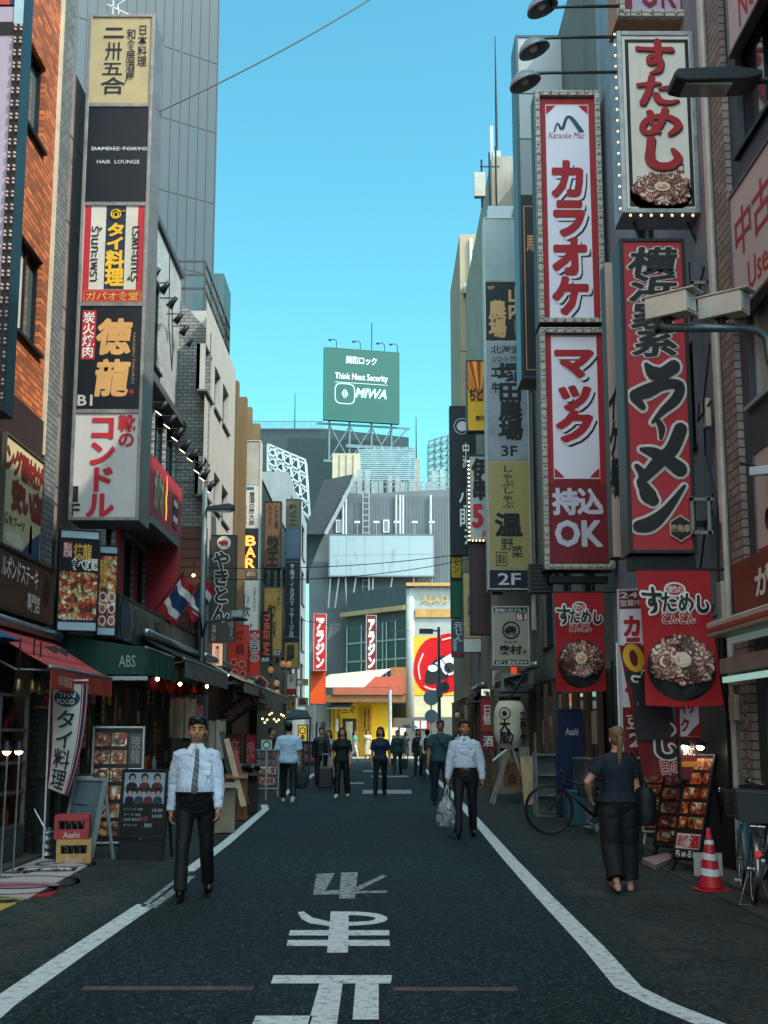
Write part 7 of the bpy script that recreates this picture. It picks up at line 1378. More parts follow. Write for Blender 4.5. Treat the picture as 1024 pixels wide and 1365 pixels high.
m.build('folded_poles', paint('#8d9698'), tr); MB().box(-.16, .2, .05, .1, .35, .95).build('amber_panel', flat('#7d4a1c'), tr); m = MB(); text(m, '焼鳥', -.1, .14, .4, .9, .04, vertical=True); m.build('lettering', INK, tr); m = MB(); m.bar((-.42, -.05, .95), (-.1, -.05, 1.2), .12, .03); m.build('white_slat', WHITE, tr); MB().tube([(0, -.02, 1.3), (.05, -.1, 1.5), (-.1, -.2, 1.65)], .02, 6).lathe([(.05, 1.58), (.1, 1.5)], 12, (-.1, -.2, 0)).build('clip_lamp', DARKM, tr)
# glazed metal shelving and blue door
gs = thing('glass_shelving', 'grey metal framed glass shelving beside the blue panel', 'shelving', (P(733, 1055, 25).x, 25, 0)); m = MB(); w_ = .5
for x in (-w_/2, w_/2):
    for y in (0, .4): m.box(x-.02, x+.02, y-.02, y+.02, 0, 1.2)
for k in range(4): m.box(-w_/2, w_/2, 0, .4, k*.38, k*.38+.03)
m.build('frame', metal('#6c7577', .4, .5), gs); MB().box(-w_/2+.03, w_/2-.03, .2, .22, .05, 1.18).build('pane', glass('#5c6a68'), gs)
w_, h_, l_ = facing(745, 778, 945, 1034, 24.6); s = Sign('blue_beer_panel', 'dark blue beer brand panel standing by the bicycle', 'sign', w_, h_+l_[2]-.05, (l_[0], l_[1], .05), 0, th=.5, fw=.02, frame=paint('#0e1f4a')); p = s.panel(0, 1, 0, 1, paint('#0c2350', .35, 0, .1)); s.t(p, 'Asahi', .28, .8, .25, .18, flat('#c9cfd6'), bold=.02)
tb = thing('plastic_bin', 'teal rectangular bin behind the bicycle', 'bin', (P(778, 1072, 22.6).x, 22.6, 0)); m = MB(); m.rings([[(sx*(.3+z*.05), sy*(.22+z*.04), z) for sx, sy in ((-1, -1), (1, -1), (1, 1), (-1, 1))] for z in (.02, .56)]); m.build('tub', paint('#1f5a66', .5), tb, bev=.01); MB().box(-.35, .35, -.27, .27, .562, .6).build('lid', paint('#2a6d78', .5), tb, bev=.01)
kb = thing('drum_can', 'tall grey steel drum behind the woman with the ponytail', 'drum', (P(786, 1060, 22.6).x, 22.6, 0)); MB().lathe([(0, .02), (.27, .02), (.28, 0), (.28, .04), (.27, .06), (.27, .55), (.285, .58), (.27, .61), (.27, 1.1), (.28, 1.13), (.27, 1.16), (0, 1.14)], 24).build('body', metal('#5a6468', .4, .6), kb, smooth=True); 
eg = thing('ring_emblem', 'large dark panel with a pale ring emblem on the right shop wall', 'wall emblem', (3.95, 20.4, 1.6)); m = MB(); m.box(3.965, 3.99, 19, 21.9, .9, 2.69); m.build('panel', paint('#15181a'), eg, world=True); m = MB(); m.torus((3.95, 20.5, 2.0), .55, .035, 'x', 36, 8); m.ell((3.95, 20.3, 2.0), (.01, .18, .22)); m.build('ring', flat('#7d8484'), eg, world=True)
tr_ = thing('litter_bag', 'crumpled clear plastic bag of rubbish on the asphalt by the bicycle', 'rubbish bag', (*G(800, 1112)[:2], 0)); m = MB(); g = random.Random(5)
for k in range(8): m.ell((g.uniform(-.18, .18), g.uniform(-.12, .12), .06+g.uniform(0, .05)), (g.uniform(.06, .12), g.uniform(.06, .1), g.uniform(.05, .08)), 10, 7)
m.build('bag', paint('#6a7678', .25), tr_, smooth=True)
# red cloth tall banner with big characters
q = P(868, 948, 15.6); w_, h_, l_ = facing(828, 882, 860, 1036, 15.7); s = Sign('cloth_flag_banner', 'dark red tall cloth banner with a yellow zero and white edged brush characters', 'banner', w_, h_, l_, 0, fw=0, back=False); m = MB(); nx, nz = 12, 24
m.add([(-w_/2+w_*i/nx, 0, h_*j/nz) for j in range(nz+1) for i in range(nx+1)], [(j*(nx+1)+i, j*(nx+1)+i+1, (j+1)*(nx+1)+i+1, (j+1)*(nx+1)+i) for j in range(nz) for i in range(nx)]); p = m.build('cloth', paint('#6d1a1a', .7, 0, .35, 3), s.root, smooth=True)
s.rect(p, .0, 1, .2, .72, flat('#1f1b24'), 'dark_field', y=-.004); brush(s, p, [S_SU, S_TA, S_ME, S_SI], [(.2, .75, .22, .4), (.25, .8, .41, .55), (.3, .92, .56, .7), (.4, .95, .71, .86)], INK, -.012, out=WH, grow=.1); s.multi(p, [('日の', .45, .95, .87, .98, dict(bold=.06))], WH, y=-.012); s.multi(p, [('日の', .45, .95, .87, .98, dict(bold=.02))], RED, y=-.018)
m = MB(); a = s.uv(.3, .1); m.rings([[(a[0]+rx*math.cos(t), -.012, a[1]+rz*math.sin(t)) for t in [2*math.pi*k/24 for k in range(24)]] for rx, rz in ((.13, .17), (.05, .1))], caps=False); m.build('yellow_zero', flat('#d9a62e'), p)
def warp2(o):
    for c_ in [x for x in COL.objects if x.parent == o]:
        for v in c_.data.vertices: k_ = 1-v.co.z/h_; v.co.y += .05*math.sin(5*v.co.x/w_+3*k_)*k_; v.co.x += .5*k_*w_
        warp2(c_)
warp2(s.root); m = MB(); m.tube([(-w_/2-.02, .03, -l_[2]), (-w_/2-.02, .03, h_+.03), (w_/2, .03, h_+.03)], .014, 6); m.build('pole', WHITE, s.root)
# menu boards leaning by the right wall
def leaner(label, px, base, rz, tilt, w_, h_, frame, face, z0=.12):
    q = G(px, base); s = Sign('menu_board', label, 'menu board', w_, h_, (q.x, q.y, z0), R(rz), th=.05, fw=.03, frame=frame); s.root.rotation_euler = (-R(tilt), 0, R(rz)); p = s.panel(0, 1, 0, 1, face); m = MB()
    for x in (-w_/2+.04, w_/2-.04): m.bar((x, .02, 0), (x, -.02, -z0-.0), .035); m.bar((x, .06, h_*.8), (x, .2+h_*.38, -z0+.06), .03)
    m.build('leg_frame', frame, s.root); return s, p
s, p = leaner('lit food menu board with a clip lamp, between two plain boards and the cone', 915, 1163, -54, 17, .42, 1.25, BLACK, flat('#1a1512'), .14); dishes(s, p, .06, .94, .04, .74, 3, 5, 21, 1, 16); s.rect(p, .05, .95, .76, .9, flat('#c9c2b8'), 'white_field'); s.multi(p, [('串焼', .1, .5, .77, .89), ('酒', .55, .9, .77, .89, dict(bold=.03))], RED, y=-.012); s.multi(p, [('ちゅるい', .1, .92, .91, .985)], WH)
for x in (-.12, .1): m = MB(); m.tube([(x, .0, 1.25), (x, -.06, 1.36), (x, -.16, 1.33)], .012, 6); m.lathe([(.03, 1.35), (.06, 1.29)], 12, (x, -.17, 0)); m.build('clip_lamp', DARKM, s.root); MB().ell((x, -.17, 1.29), .045, 10, 6).build('bulb', glow('#fff3d8', 10), s.root, smooth=True)
s, p = leaner('dim food menu board in the middle of three leaning boards', 886, 1142, -54, 15, .36, 1.0, BLACK, flat('#2a1a14'), .12); dishes(s, p, .06, .94, .04, .96, 1, 5, 24, 2, 12)
s, p = leaner('white framed menu board left of three leaning boards', 872, 1130, -40, 8, .34, 1.02, paint('#a9b0b2', .4), flat('#3a2422'), .2); dishes(s, p, .06, .94, .04, .96, 1, 6, 26, 0, 12)
mat_on_ground('faded pink mat on the pavement by the menu boards', ((856, 1144), (888, 1137), (904, 1141), (874, 1153)), flat('#b08d90', .8), .06)
w_, h_, l_ = facing(925, 962, 1121, 1152, 14.3); s = Sign('paper_notice', 'white paper notice leaning behind the traffic cone', 'notice', w_, h_, (l_[0], l_[1], .06), R(-8), th=.02, fw=.0); p = s.panel(0, 1, 0, 1, flat('#b5a8a4')); s.lines(p, [(.2, .4, .8, .4), (.25, .52, .7, .52)], flat('#b0626a'), .012)
# traffic cone
q = G(948, 1188); c = thing('traffic_cone', 'red traffic cone with white bands standing before the leaning menu boards', 'traffic cone', (q.x, q.y, .0), R(14)); c.scale = (.78,)*3; CRD = paint('#b5222a', .45, 0, .2, 6); z0 = .004
m = MB(); m.rings([[(a*math.cos(R(k*11.25))*(1.0 if True else 1), a*math.sin(R(k*11.25)), z) for k in range(32)] for a, z in ((.165, .03), (.155, .07), (.118, .28), (.085, .46), (.05, .66), (.036, .72), (.033, .72), (.03, .8), (.0, .8))]); m.build('cone_body', CRD, c, smooth=True); MB().box(-.19, .19, -.19, .19, z0, .032).build('base', CRD, c, bev=.008)
for za, zb in ((.20, .29), (.40, .48), (.595, .65)):
    f_ = lambda z: .155+(z-.07)*(.05-.155)/(.59)+.004; m = MB(); m.rings([[(f_(z+dz_)*math.cos(t), f_(z+dz_)*math.sin(t), z+dz_) for t, dz_ in [(2*math.pi*k/32, (.022*abs(((k % 16)/8)-1)-.01) if zb < .5 else 0) for k in range(32)]] for z in (za, zb)], caps=False); m.build('white_band', flat('#c9cacc', .4), c, smooth=True)
# bicycles
def bicycle(label, loc, rz, frame_m, basket=None, rear_box=None, sport=False, lean=0, r=.33, steer=0):
    b = thing('bicycle', label, 'bicycle', loc, rz); b.rotation_euler = (R(lean), 0, rz); wb = .52 if not sport else .54; T_ = paint('#0d0e0f', .6); CH_ = metal('#b5babb', .25, .9) if not sport else paint('#1a1c1e', .35)
    bb, seat, head0, head1 = Vector((-.1, 0, .28)), Vector((-.24, 0, .80)), Vector((.34, 0, .86 if not sport else .88)), Vector((.37, 0, .72)); rear, fr = Vector((-wb, 0, r)), Vector((wb+.06, 0, r)); m = MB(); step = not sport
    if step: m.tube([head1, Vector((.15, 0, .42)), bb], .018, 8); m.tube([head1-Vector((0, 0, .1)), Vector((.12, 0, .35)), bb-Vector((0, 0, .02))], .014, 8)
    else: m.tube([head0-Vector((0, 0, .03)), seat-Vector((-.03, 0, .1))], .018, 8); m.tube([head1, bb], .02, 8)
    m.tube([bb, seat], .017, 8); m.tube([head1-Vector((.01, 0, .04)), head0], .02, 8)
    for y in (-.05, .05): m.tube([bb+Vector((0, y*.6, 0)), rear+Vector((0, y, 0))], .011, 6); m.tube([seat+Vector((.02, y*.3, -.12)), rear+Vector((0, y, 0))], .009, 6); m.tube([head1+Vector((.01, y, -.05)), fr+Vector((-.02, y, .0))], .011, 6)
    m.build('frame', frame_m, b, smooth=True)
    for c_ in (rear, fr):
        w_ = MB(); w_.torus(c_, r-.018, .018, 'y', 40, 8); o = w_.build('wheel', T_, b, smooth=True); w_ = MB(); w_.torus(c_, r-.04, .012, 'y', 40, 6); w_.build('rim', CH_, o, smooth=True); w_ = MB()
        for k in range(20): t = 2*math.pi*k/20; w_.tube([c_+Vector((.02*math.cos(t+.5), .018*(-1)**k, .02*math.sin(t+.5))), c_+Vector(((r-.04)*math.cos(t), 0, (r-.04)*math.sin(t)))], .0018, 4, caps=False)
        w_.build('spokes', CH_, o); w_ = MB(); w_.cyl(c_+Vector((0, -.06, 0)), c_+Vector((0, .06, 0)), .022); w_.build('hub', CH_, o)
        if not sport: w_ = MB(); n = 14; w_.add([(c_.x+(r+.022)*math.cos(t), s_*.03, c_.z+(r+.022)*math.sin(t)) for s_ in (-1, 1) for t in [R(200-(215 if c_ is rear else 170)*k/n) for k in range(n+1)]], [(k, k+1, n+2+k, n+1+k) for k in range(n)]); o2 = w_.build('mudguard', metal('#8f9697', .3), b, smooth=True); q_ = o2.modifiers.new('s', 'SOLIDIFY'); q_.thickness = .004
    m = MB(); m.ell(seat+Vector((-.03, 0, .07)), (.14, .085, .035), 14, 8); m.ell(seat+Vector((.09, 0, .075)), (.09, .03, .022), 10, 6); m.build('saddle', BLACK, b, smooth=True); m = MB(); m.tube([seat, seat+Vector((-.01, 0, .06))], .013, 8); m.build('seat_post', CH_, b)
    m = MB(); h_ = head0+Vector((-.01, 0, .1)); m.tube([head0, h_], .013, 8)
    if sport: m.tube([h_+Vector((.04, -.3, 0)), h_+Vector((.06, -.1, .01)), h_+Vector((.06, .1, .01)), h_+Vector((.04, .3, 0))], .012, 8)
    else: m.tube([h_+Vector((-.2, -.27, .03)), h_+Vector((-.05, -.25, .06)), h_+Vector((.04, -.08, .03)), h_+Vector((.04, .08, .03)), h_+Vector((-.05, .25, .06)), h_+Vector((-.2, .27, .03))], .011, 8)
    m.build('handlebar', CH_ if not sport else BLACK, b, smooth=True)
    for sy in (-1, 1): m = MB(); e = h_+(Vector((.035, sy*.3, 0)) if sport else Vector((-.2, sy*.27, .03))); m.tube([e, e+(Vector((.01, -sy*.1, 0)) if sport else Vector((.11, -sy*.01, .02)))], .017, 8); m.build('grip', BLACK, b, smooth=True)
    m = MB(); m.torus(bb, .085, .008, 'y', 24, 6); 
    for s_ in (-1, 1): m.bar(bb+Vector((0, .05*s_, 0)), bb+Vector((s_*.12, .06*s_, -s_*.11)), .016); m.box(bb.x+s_*.12-.045, bb.x+s_*.12+.045, .06*s_-.0, .06*s_+.07*s_, bb.z-s_*.11-.012, bb.z-s_*.11+.012) if s_ > 0 else m.box(bb.x-.165, bb.x-.075, -.13, -.06, bb.z+.098, bb.z+.122)
    m.build('crank', BLACK if sport else CH_, b)
    if not sport:
        m = MB(); m.tube([rear+Vector((.03, -.05, -.02)), Vector((-wb-.12, -.14, .01)), Vector((-wb-.12, .14, .01)), rear+Vector((.03, .05, -.02))], .009, 6); m.build('kickstand', CH_, b); m = MB()
        for y in (-.06, 0, .06): m.bar(Vector((-.34, y, .74)), Vector((-.82, y, .74)), .012)
        m.bar(Vector((-.82, -.06, .74)), Vector((-.82, .06, .74)), .012); m.bar(rear+Vector((0, -.05, 0)), Vector((-.7, -.06, .74)), .01); m.bar(rear+Vector((0, .05, 0)), Vector((-.7, .06, .74)), .01); m.build('carrier', CH_, b); m = MB(); m.cyl((-wb-r-.035, 0, .5), (-wb-r-.02, 0, .5), .03); m.build('reflector', glow('#c41414', .15), b)
    def bask(c_, sx_, sy_, h__, mm, solid):
        m = MB()
        if solid: m.rings([[(c_[0]+a_*sx_*f_, c_[1]+d_*sy_*f_, c_[2]+z) for a_, d_ in ((-1, -1), (1, -1), (1, 1), (-1, 1))] for f_, z in ((.86, 0), (1, h__), (.95, h__), (.82, .02))]); m.box(c_[0]-sx_*1.04, c_[0]+sx_*1.04, c_[1]-sy_*1.04, c_[1]+sy_*1.04, c_[2]+h__+.002, c_[2]+h__+.03)
        else:
            for j in range(6): f_ = .84+.16*j/5; z = c_[2]+h__*j/5; pts = [(c_[0]+a_*sx_*f_, c_[1]+d_*sy_*f_, z) for a_, d_ in ((-1, -1), (1, -1), (1, 1), (-1, 1), (-1, -1))]; [m.bar(pts[k], pts[k+1], .006 if j < 5 else .014) for k in range(4)]
            for k in range(40):
                t = 4*k/40; e = int(t); u = t-e; A = [(-1, -1), (1, -1), (1, 1), (-1, 1), (-1, -1)]; x_ = A[e][0]+(A[e+1][0]-A[e][0])*u; y_ = A[e][1]+(A[e+1][1]-A[e][1])*u; m.bar((c_[0]+x_*sx_*.84, c_[1]+y_*sy_*.84, c_[2]), (c_[0]+x_*sx_, c_[1]+y_*sy_, c_[2]+h__), .006)
            m.box(c_[0]-sx_*.83, c_[0]+sx_*.83, c_[1]-sy_*.83, c_[1]+sy_*.83, c_[2], c_[2]+.006)
        return m.build('basket', mm, b)
    if basket: bask((.56, 0, .74), .15, .19, .24, basket, False); MB().bar((.45, 0, .7), (.45, 0, .78), .02).build('lamp', DARKM, b)
    if rear_box: bask((-.62, 0, .77), .2, .19, .26, rear_box, True)
    return b
q = G(999, 1213); B1 = bicycle('near city bicycle with a grey rear box, parked at the right edge', (q.x+.22, q.y+.82, .0), R(80), paint('#3f8aa0', .3, .3), basket=BLACK, rear_box=paint('#2c3133', .5, 0, .2, 30), lean=3)
q = G(972, 1190); B2 = bicycle('city bicycle with a black wire basket standing between cone and nearer bicycle', (q.x+.72, q.y+.75, .055), R(236), paint('#8f9698', .3, .5), basket=BLACK, lean=-3)
q = G(738, 1113); B3 = bicycle('black sports bicycle parked across the road edge behind the woman', (q.x+.54, q.y, 0), R(178), paint('#121416', .35), sport=True, lean=-2, r=.39)
m = MB(); m.rings([ering_ for ering_ in [[(x, y, z) for x, y in ((-.16, -.03), (.14, -.03), (.14, .03), (-.16, .03))] for z in (.6, .76)]]); m.build('frame_bag', BLACK, B3, bev=.02)
# clutter on the right: awnings, fans, unit boxes, far lanterns
awning('shop_awning', 'dark striped little awning on the right beyond the lantern', 3.15, 2.55, 38, 42, 2.9, 2.6, .2, flat('#4a2424', .8), flat('#6b2a2c', .8))
awning('shop_awning', 'dark sloping canopy above the giant lantern', 3.8, 3.0, 30.5, 33.6, 3.1, 2.85, .14, flat('#1c2224', .7), flat('#15191b', .7))
u = thing('air_conditioner', 'grey air conditioner unit hung above the giant lantern', 'air conditioner', (P(688, 905, 31).x, 31, P(688, 922, 31).z)); MB().box(-.35, .3, 0, .3, 0, .42).build('cabinet', paint('#6d7676'), u, bev=.01); m = MB(); m.torus((0, -.01, .21), .15, .012, 'y', 24, 6); m.torus((0, -.01, .21), .09, .008, 'y', 24, 6); m.build('fan_grille', DARKM, u); MB().bar((-.4, .1, -.02), (.6, .1, -.02), .04).build('bracket', DARKM, u)
for i, (a_, b_, c_, d_, Y, cc, lab, word) in enumerate(((640, 660, 930, 975, 36, '#a5241e', 'red flyer board beyond the giant lantern', '日替'), (640, 662, 976, 1000, 35, '#7a1c1e', 'dark red tablet with a pale line below the flyer board', '酒'), (641, 655, 918, 928, 37, '#c9c6bb', 'small pale lit box on the right shops', '呑'), (633, 639, 880, 935, 45, '#d88a3a', 'thin orange lit strip sign on the right row', '酒'), (655, 672, 892, 915, 34.5, '#c9c0ae', 'pale menu frame under the ox sign', '品'), (680, 690, 888, 900, 33, '#c43a26', 'tiny red lit card under the ox sign', '口'))):
    w_, h_, l_ = facing(a_, b_, c_, d_, Y); s = Sign('hanging_sign', lab, 'sign', w_, h_, l_, 0, th=.08, fw=.015, frame=BLACK); p = s.panel(0, 1, 0, 1, glow(cc, .5) if 'lit' in lab else flat(cc)); s.multi(p, [(word, .2, .8, .2, .8)], INK if i in (2, 4) else WH)
for i, (px, py) in enumerate(((610, 954), (617, 954), (624, 953))): 
    q = P(px, py, 47+i*.4); l = thing('paper_lantern', ['pale round lantern in a row on the right, first', 'pale round lantern in a row on the right, middle', 'pale round lantern in a row on the right, last'][i].replace('first', 'nearest the mural').replace('middle', 'between two others').replace('last', 'nearest the big lantern'), 'lantern', q); MB().ell((0, 0, 0), (.1, .1, .12), 10, 8).build('shade', flat('#c9b79c'), l, smooth=True); MB().cyl((0, 0, .11), (0, 0, .2), .03).build('cap', BLACK, l)
w_, h_, l_ = facing(596, 617, 965, 990, 40); s = Sign('diamond_sign', 'black diamond shaped sign with a white character at the right shops', 'sign', w_*.75, w_*.75, (l_[0], l_[1], l_[2]), 0, th=.06, fw=.015, frame=BLACK); s.root.rotation_euler = (0, R(45), 0); p = s.panel(0, 1, 0, 1, INK); m = MB(); m.T = Matrix.Translation((0, 0, s.h/2)) @ Matrix.Rotation(R(-45), 4, 'Y'); text(m, '七', -.12, .12, -.12, .12, -.01, bold=.03); m.build('lettering', WH, p)
m = MB(); m.tube([(.25, .05, .1), (.5, .3, .1)], .02, 6); m.build('bracket', BLACK, s.root)
RF = thing('timber_shop', 'dark timber shop fronts with lit menus under the right hand signs', 'shop front', (3.5, 36, 0)); gg = random.Random(19)
for k in range(19):
    y = 23+k*1.5; x_ = 3.97 if y < 34 else 3.1 if y < 45 else 2.9 if y < 51 else 3.45
    m = MB(); m.box(x_-.1, x_, y, y+.14, 0, 2.7); m.build('post', WOODD, RF, world=True); m = MB(); m.box(x_-.02, x_, y+.15, y+1.48, .9, 2.4); m.build('pane', glass('#2a3030'), RF, world=True)
    m = MB(); a = gg.uniform(.3, .6); z = gg.uniform(.9, 1.5); m.box(x_-.04, x_-.022, y+a, y+a+.6, z, z+.6); m.build('poster', gg.choice([flat('#b5a88f'), flat('#8d2a26'), food(50+k, 7, 1), flat('#c9c2b2')]), RF, world=True)
pl = thing('wood_board', 'pale wooden panel leaning by the trestle', 'panel', (P(710, 1058, 28.5).x, 28.5, 0)); MB().bar((-.02, .2, .02), (-.08, .35, 1.05), .28, .04, up=(0, 1, 0)).build('panel', wood('#b59a70', 'z'), pl)
# ================================================================ people
from mathutils.bvhtree import BVHTree
SKIN = None
def skinmat(c):
    s = NT('skin'); n = s.noise(s.co(), 30, 4); s.b.inputs['Subsurface Weight'].default_value = .08; s.b.inputs['Subsurface Radius'].default_value = (.02, .008, .005)
    return s.out(s.mix(dk(c, .85), dk(c, 1.08), n), .5, 0, .35)
def fuse(mb, voxel, smooth=2, wr=0, wsc=9, seed=0, stretch=(1, 1, .5)):
    me = bpy.data.meshes.new('tmp'); me.from_pydata(mb.v, [], mb.f); o = bpy.data.objects.new('tmp', me); COL.objects.link(o)
    r = o.modifiers.new('r', 'REMESH'); r.mode = 'VOXEL'; r.voxel_size = voxel
    if smooth: q = o.modifiers.new('s', 'SMOOTH'); q.iterations = smooth; q.factor = .5
    dg = bpy.context.evaluated_depsgraph_get(); out = bpy.data.meshes.new_from_object(o.evaluated_get(dg)); bpy.data.objects.remove(o); bpy.data.meshes.remove(me)
    if wr:
        nr = [v.normal.copy() for v in out.vertices]
        for v, n in zip(out.vertices, nr):
            p = Vector((v.co.x*stretch[0]+seed*3.1, v.co.y*stretch[1]+seed, v.co.z*stretch[2]))*wsc
            k = noise.noise(p)+.55*noise.noise(p*2.3+Vector((5, 1, 2))); cr = noise.noise(Vector((p.x*.8+p.z*1.1, p.y, p.z*.9-p.x*.6))*1.15); k = .6*k-.55*max(0, 1-5*abs(cr))
            v.co += n*wr*k
    out.shade_smooth(); return out
def mesh_obj(me, name, mats, parent):
    o = bpy.data.objects.new(name, me); COL.objects.link(o); o.parent = parent
    for m in mats: me.materials.append(m)
    return o
def ering(rx, ry, z, yc=0, xc=0, n=24, p=2.4):
    r = []
    for k in range(n):
        t = 2*math.pi*k/n; c, s_ = math.cos(t), math.sin(t)
        r.append((xc+rx*math.copysign(abs(c)**(2/p), c), yc+ry*math.copysign(abs(s_)**(2/p), s_), z))
    return r
def person(label, loc, rz, h, pose, o, vox=.009, group=None):
    """o: outfit and build; pose: leg swings, arm swings. The figure looks along -y."""
    root = thing('person', label, 'person', loc, rz, group); S = h/1.72; bk = o.get('bulk', 1); belly = o.get('belly', 0); fem = o.get('fem', 0)
    ab = lambda k, d: pose.get(k, d); J = {}
    lean = ab('lean', 0)
    for sd, sx in (('R', -1), ('L', 1)):
        hip = Vector((sx*.092*(bk*.5+.5), 0, .9)); a, kn = ab('leg'+sd, 0), ab('knee'+sd, 4); out = ab('spread', 3)
        d1 = Vector((sx*math.sin(R(out)), -math.sin(R(a)), -math.cos(R(a)))); d2 = Vector((sx*math.sin(R(out))*.6, -math.sin(R(a-kn)), -math.cos(R(a-kn))))
        k = hip+d1*.42; an = k+d2*.41; J['hip'+sd], J['kn'+sd], J['an'+sd] = hip, k, an; J['ft'+sd] = R(a-kn)
        sh = Vector((sx*.168*(bk*.6+.4)*(1-.07*fem), lean*.5, 1.365)); al, sw, el = ab('ab'+sd, 9), ab('arm'+sd, 0), ab('el'+sd, 14); tw = ab('in'+sd, 0)
        u = Vector((sx*math.sin(R(al)), -math.sin(R(sw))*math.cos(R(al)), -math.cos(R(sw))*math.cos(R(al))))
        f = Vector((sx*math.sin(R(al*.35-tw)), -math.sin(R(sw+el))*math.cos(R(tw)), -math.cos(R(sw+el))*math.cos(R(tw)))).normalized()
        e = sh+u*.28; wv = e+f*.245; J['sh'+sd], J['el'+sd], J['wr'+sd], J['fd'+sd], J['sx'+sd] = sh, e, wv, f, sx
    dz = min(J['anR'].z, J['anL'].z)-.078
    def lz(z): return z
    tors = [(.78, .06, .06, 0), (.83, .135, .1, 0), (.89, .165+.01*fem, .118, .005), (.95, .166+.006*fem, .116, 0), (1.04, .146-.012*fem, .103, 0), (1.15, .15-.012*fem, .106, 0), (1.27, .163-.01*fem, .116, 0), (1.34, .163-.015*fem, .106, .005), (1.39, .145-.01*fem, .094, .008), (1.43, .095, .075, .01), (1.46, .07, .062, .012), (1.49, .055, .055, .012)]
    def torso(off, z0, z1, nmax=None):
        rs = []
        zs = sorted({z0, z1, *[t[0] for t in tors if z0 < t[0] < z1], *[z0+(z1-z0)*k/12 for k in range(13)]})
        for z in zs:
            i = max(k for k in range(len(tors)) if tors[k][0] <= z+1e-9) if z >= .78 else 0; i = min(i, len(tors)-2); a, b = tors[i], tors[i+1]; t = max(0, min(1, (z-a[0])/(b[0]-a[0])))
            rx, ry, yc = [(a[j]+(b[j]-a[j])*t) for j in (1, 2, 3)]
            g = math.exp(-((z-1.06)/.14)**2)*belly; bu = fem*.022*math.exp(-((z-1.27)/.05)**2); f_ = bk if z < 1.4 else 1+(bk-1)*.4
            of = off(z) if callable(off) else off
            rs.append(ering(rx*f_+of+g*.3, ry*f_+of+g*.55+bu*.6, z, yc-g*.5-bu*.7+lean*max(0, z-.95)))
        return rs
    # ---------- body
    B = MB(); B.rings(torso(lambda z: -.016 if z < 1.4 else 0, .78, 1.49)); lk = o.get('limb', bk)
    hd = Vector((0, lean*.6, 0)); yaw = R(o.get('look', 0)); Mh = Matrix.Rotation(yaw, 3, 'Z'); hc = Vector((0, .0, 1.6))+hd
    hp = lambda x, y, z: tuple(hc + Mh @ Vector((x, y, z-1.6)))
    B.tube([(0, .015+lean*.5, 1.42), hp(0, .012, 1.54)], [.06*(bk*.5+.5), .054*(bk*.5+.5)], 14)
    fw = o.get('face', 1)
    for c, r in (((0, .012, 1.632), (.075*fw, .093, .09)), ((0, -.012, 1.575), (.062*fw, .078, .078)), ((0, -.035, 1.54), (.042*fw, .048, .038)), ((-.036*fw, -.05, 1.585), (.026*fw, .03, .032)), ((.036*fw, -.05, 1.585), (.026*fw, .03, .032))):
        B.ell(hp(*c), r, 20, 14, Mh)
    B.tube([hp(0, -.075, 1.622), hp(0, -.102, 1.585), hp(0, -.09, 1.575)], [.009, .015, .012], 8); B.ell(hp(0, -.088, 1.547), (.024, .014, .009), 10, 6, Mh)
    for sx in (-1, 1): B.ell(hp(sx*.077*fw, .012, 1.595), (.011, .02, .031), 10, 8, Mh)
    for sd in 'RL':
        sh, e, wv, f, sx = (J[k+sd] for k in ('sh', 'el', 'wr', 'fd', 'sx'))
        B.tube([sh+Vector((-sx*.07, 0, .035)), sh, sh.lerp(e, .35), sh.lerp(e, .75), e, e.lerp(wv, .3), e.lerp(wv, .75), wv, wv+f*.03], [.034*lk, .046*lk, .046*lk, .039*lk, .038*lk, .042*lk, .032*lk, .026, .026], 14)
        # hand: palm, four unequal curled fingers, thumb from the side of the palm
        ax = Vector((0, -1, 0)); ax = (ax-f*ax.dot(f)).normalized(); pn = f.cross(ax)*1.0
        if pn.x*sx > 0: pn = -pn
        cu = ab('curl'+sd, .35); pc = wv+f*.062
        B.rings([[tuple(wv+f*t+ax*(wd*math.cos(q))+pn*(th*math.sin(q))) for q in [2*math.pi*i/12 for i in range(12)]] for t, wd, th in ((.005, .026, .02), (.035, .036, .017), (.075, .041, .016), (.1, .036, .013))])
        for i, (ln, off) in enumerate(((.07, .031), (.078, .0105), (.073, -.0105), (.058, -.031))):
            p0 = wv+f*.088+ax*off; sp = ax*off*.16
            d1 = (f*math.cos(cu)+pn*math.sin(cu)+sp); d2 = (f*math.cos(cu*2.2)+pn*math.sin(cu*2.2)+sp); d3 = (f*math.cos(cu*3.1)+pn*math.sin(cu*3.1)+sp)
            p1 = p0+d1*ln*.48; p2 = p1+d2*ln*.3; p3 = p2+d3*ln*.24; B.tube([p0-f*.02, p0, p1, p2, p3], [.0085, .0088, .0082, .0075, .0062], 8)
        t0 = wv+f*.03+ax*.03; td = (f*.6+ax*.62+pn*.4).normalized(); B.tube([t0-td*.02, t0+td*.03, t0+td*.03+(f*.85+ax*.2+pn*.35).normalized()*.032], [.013, .011, .008], 8)
        h_, k, an = J['hip'+sd], J['kn'+sd], J['an'+sd]; ls = 1+(lk-1)*.8
        B.tube([h_+Vector((0, 0, .03)), h_.lerp(k, .15), h_.lerp(k, .6), k, k.lerp(an, .28), k.lerp(an, .7), an], [.088*ls, .086*ls, .066*ls, .053*ls, .056*ls, .042*ls, .034], 16)
        a = J['ft'+sd]; toe = ab('toe'+sd, 0); fd = Vector((sx*math.sin(R(8)), -math.cos(a*.6), -math.sin(a*.6))); J['fdir'+sd] = fd
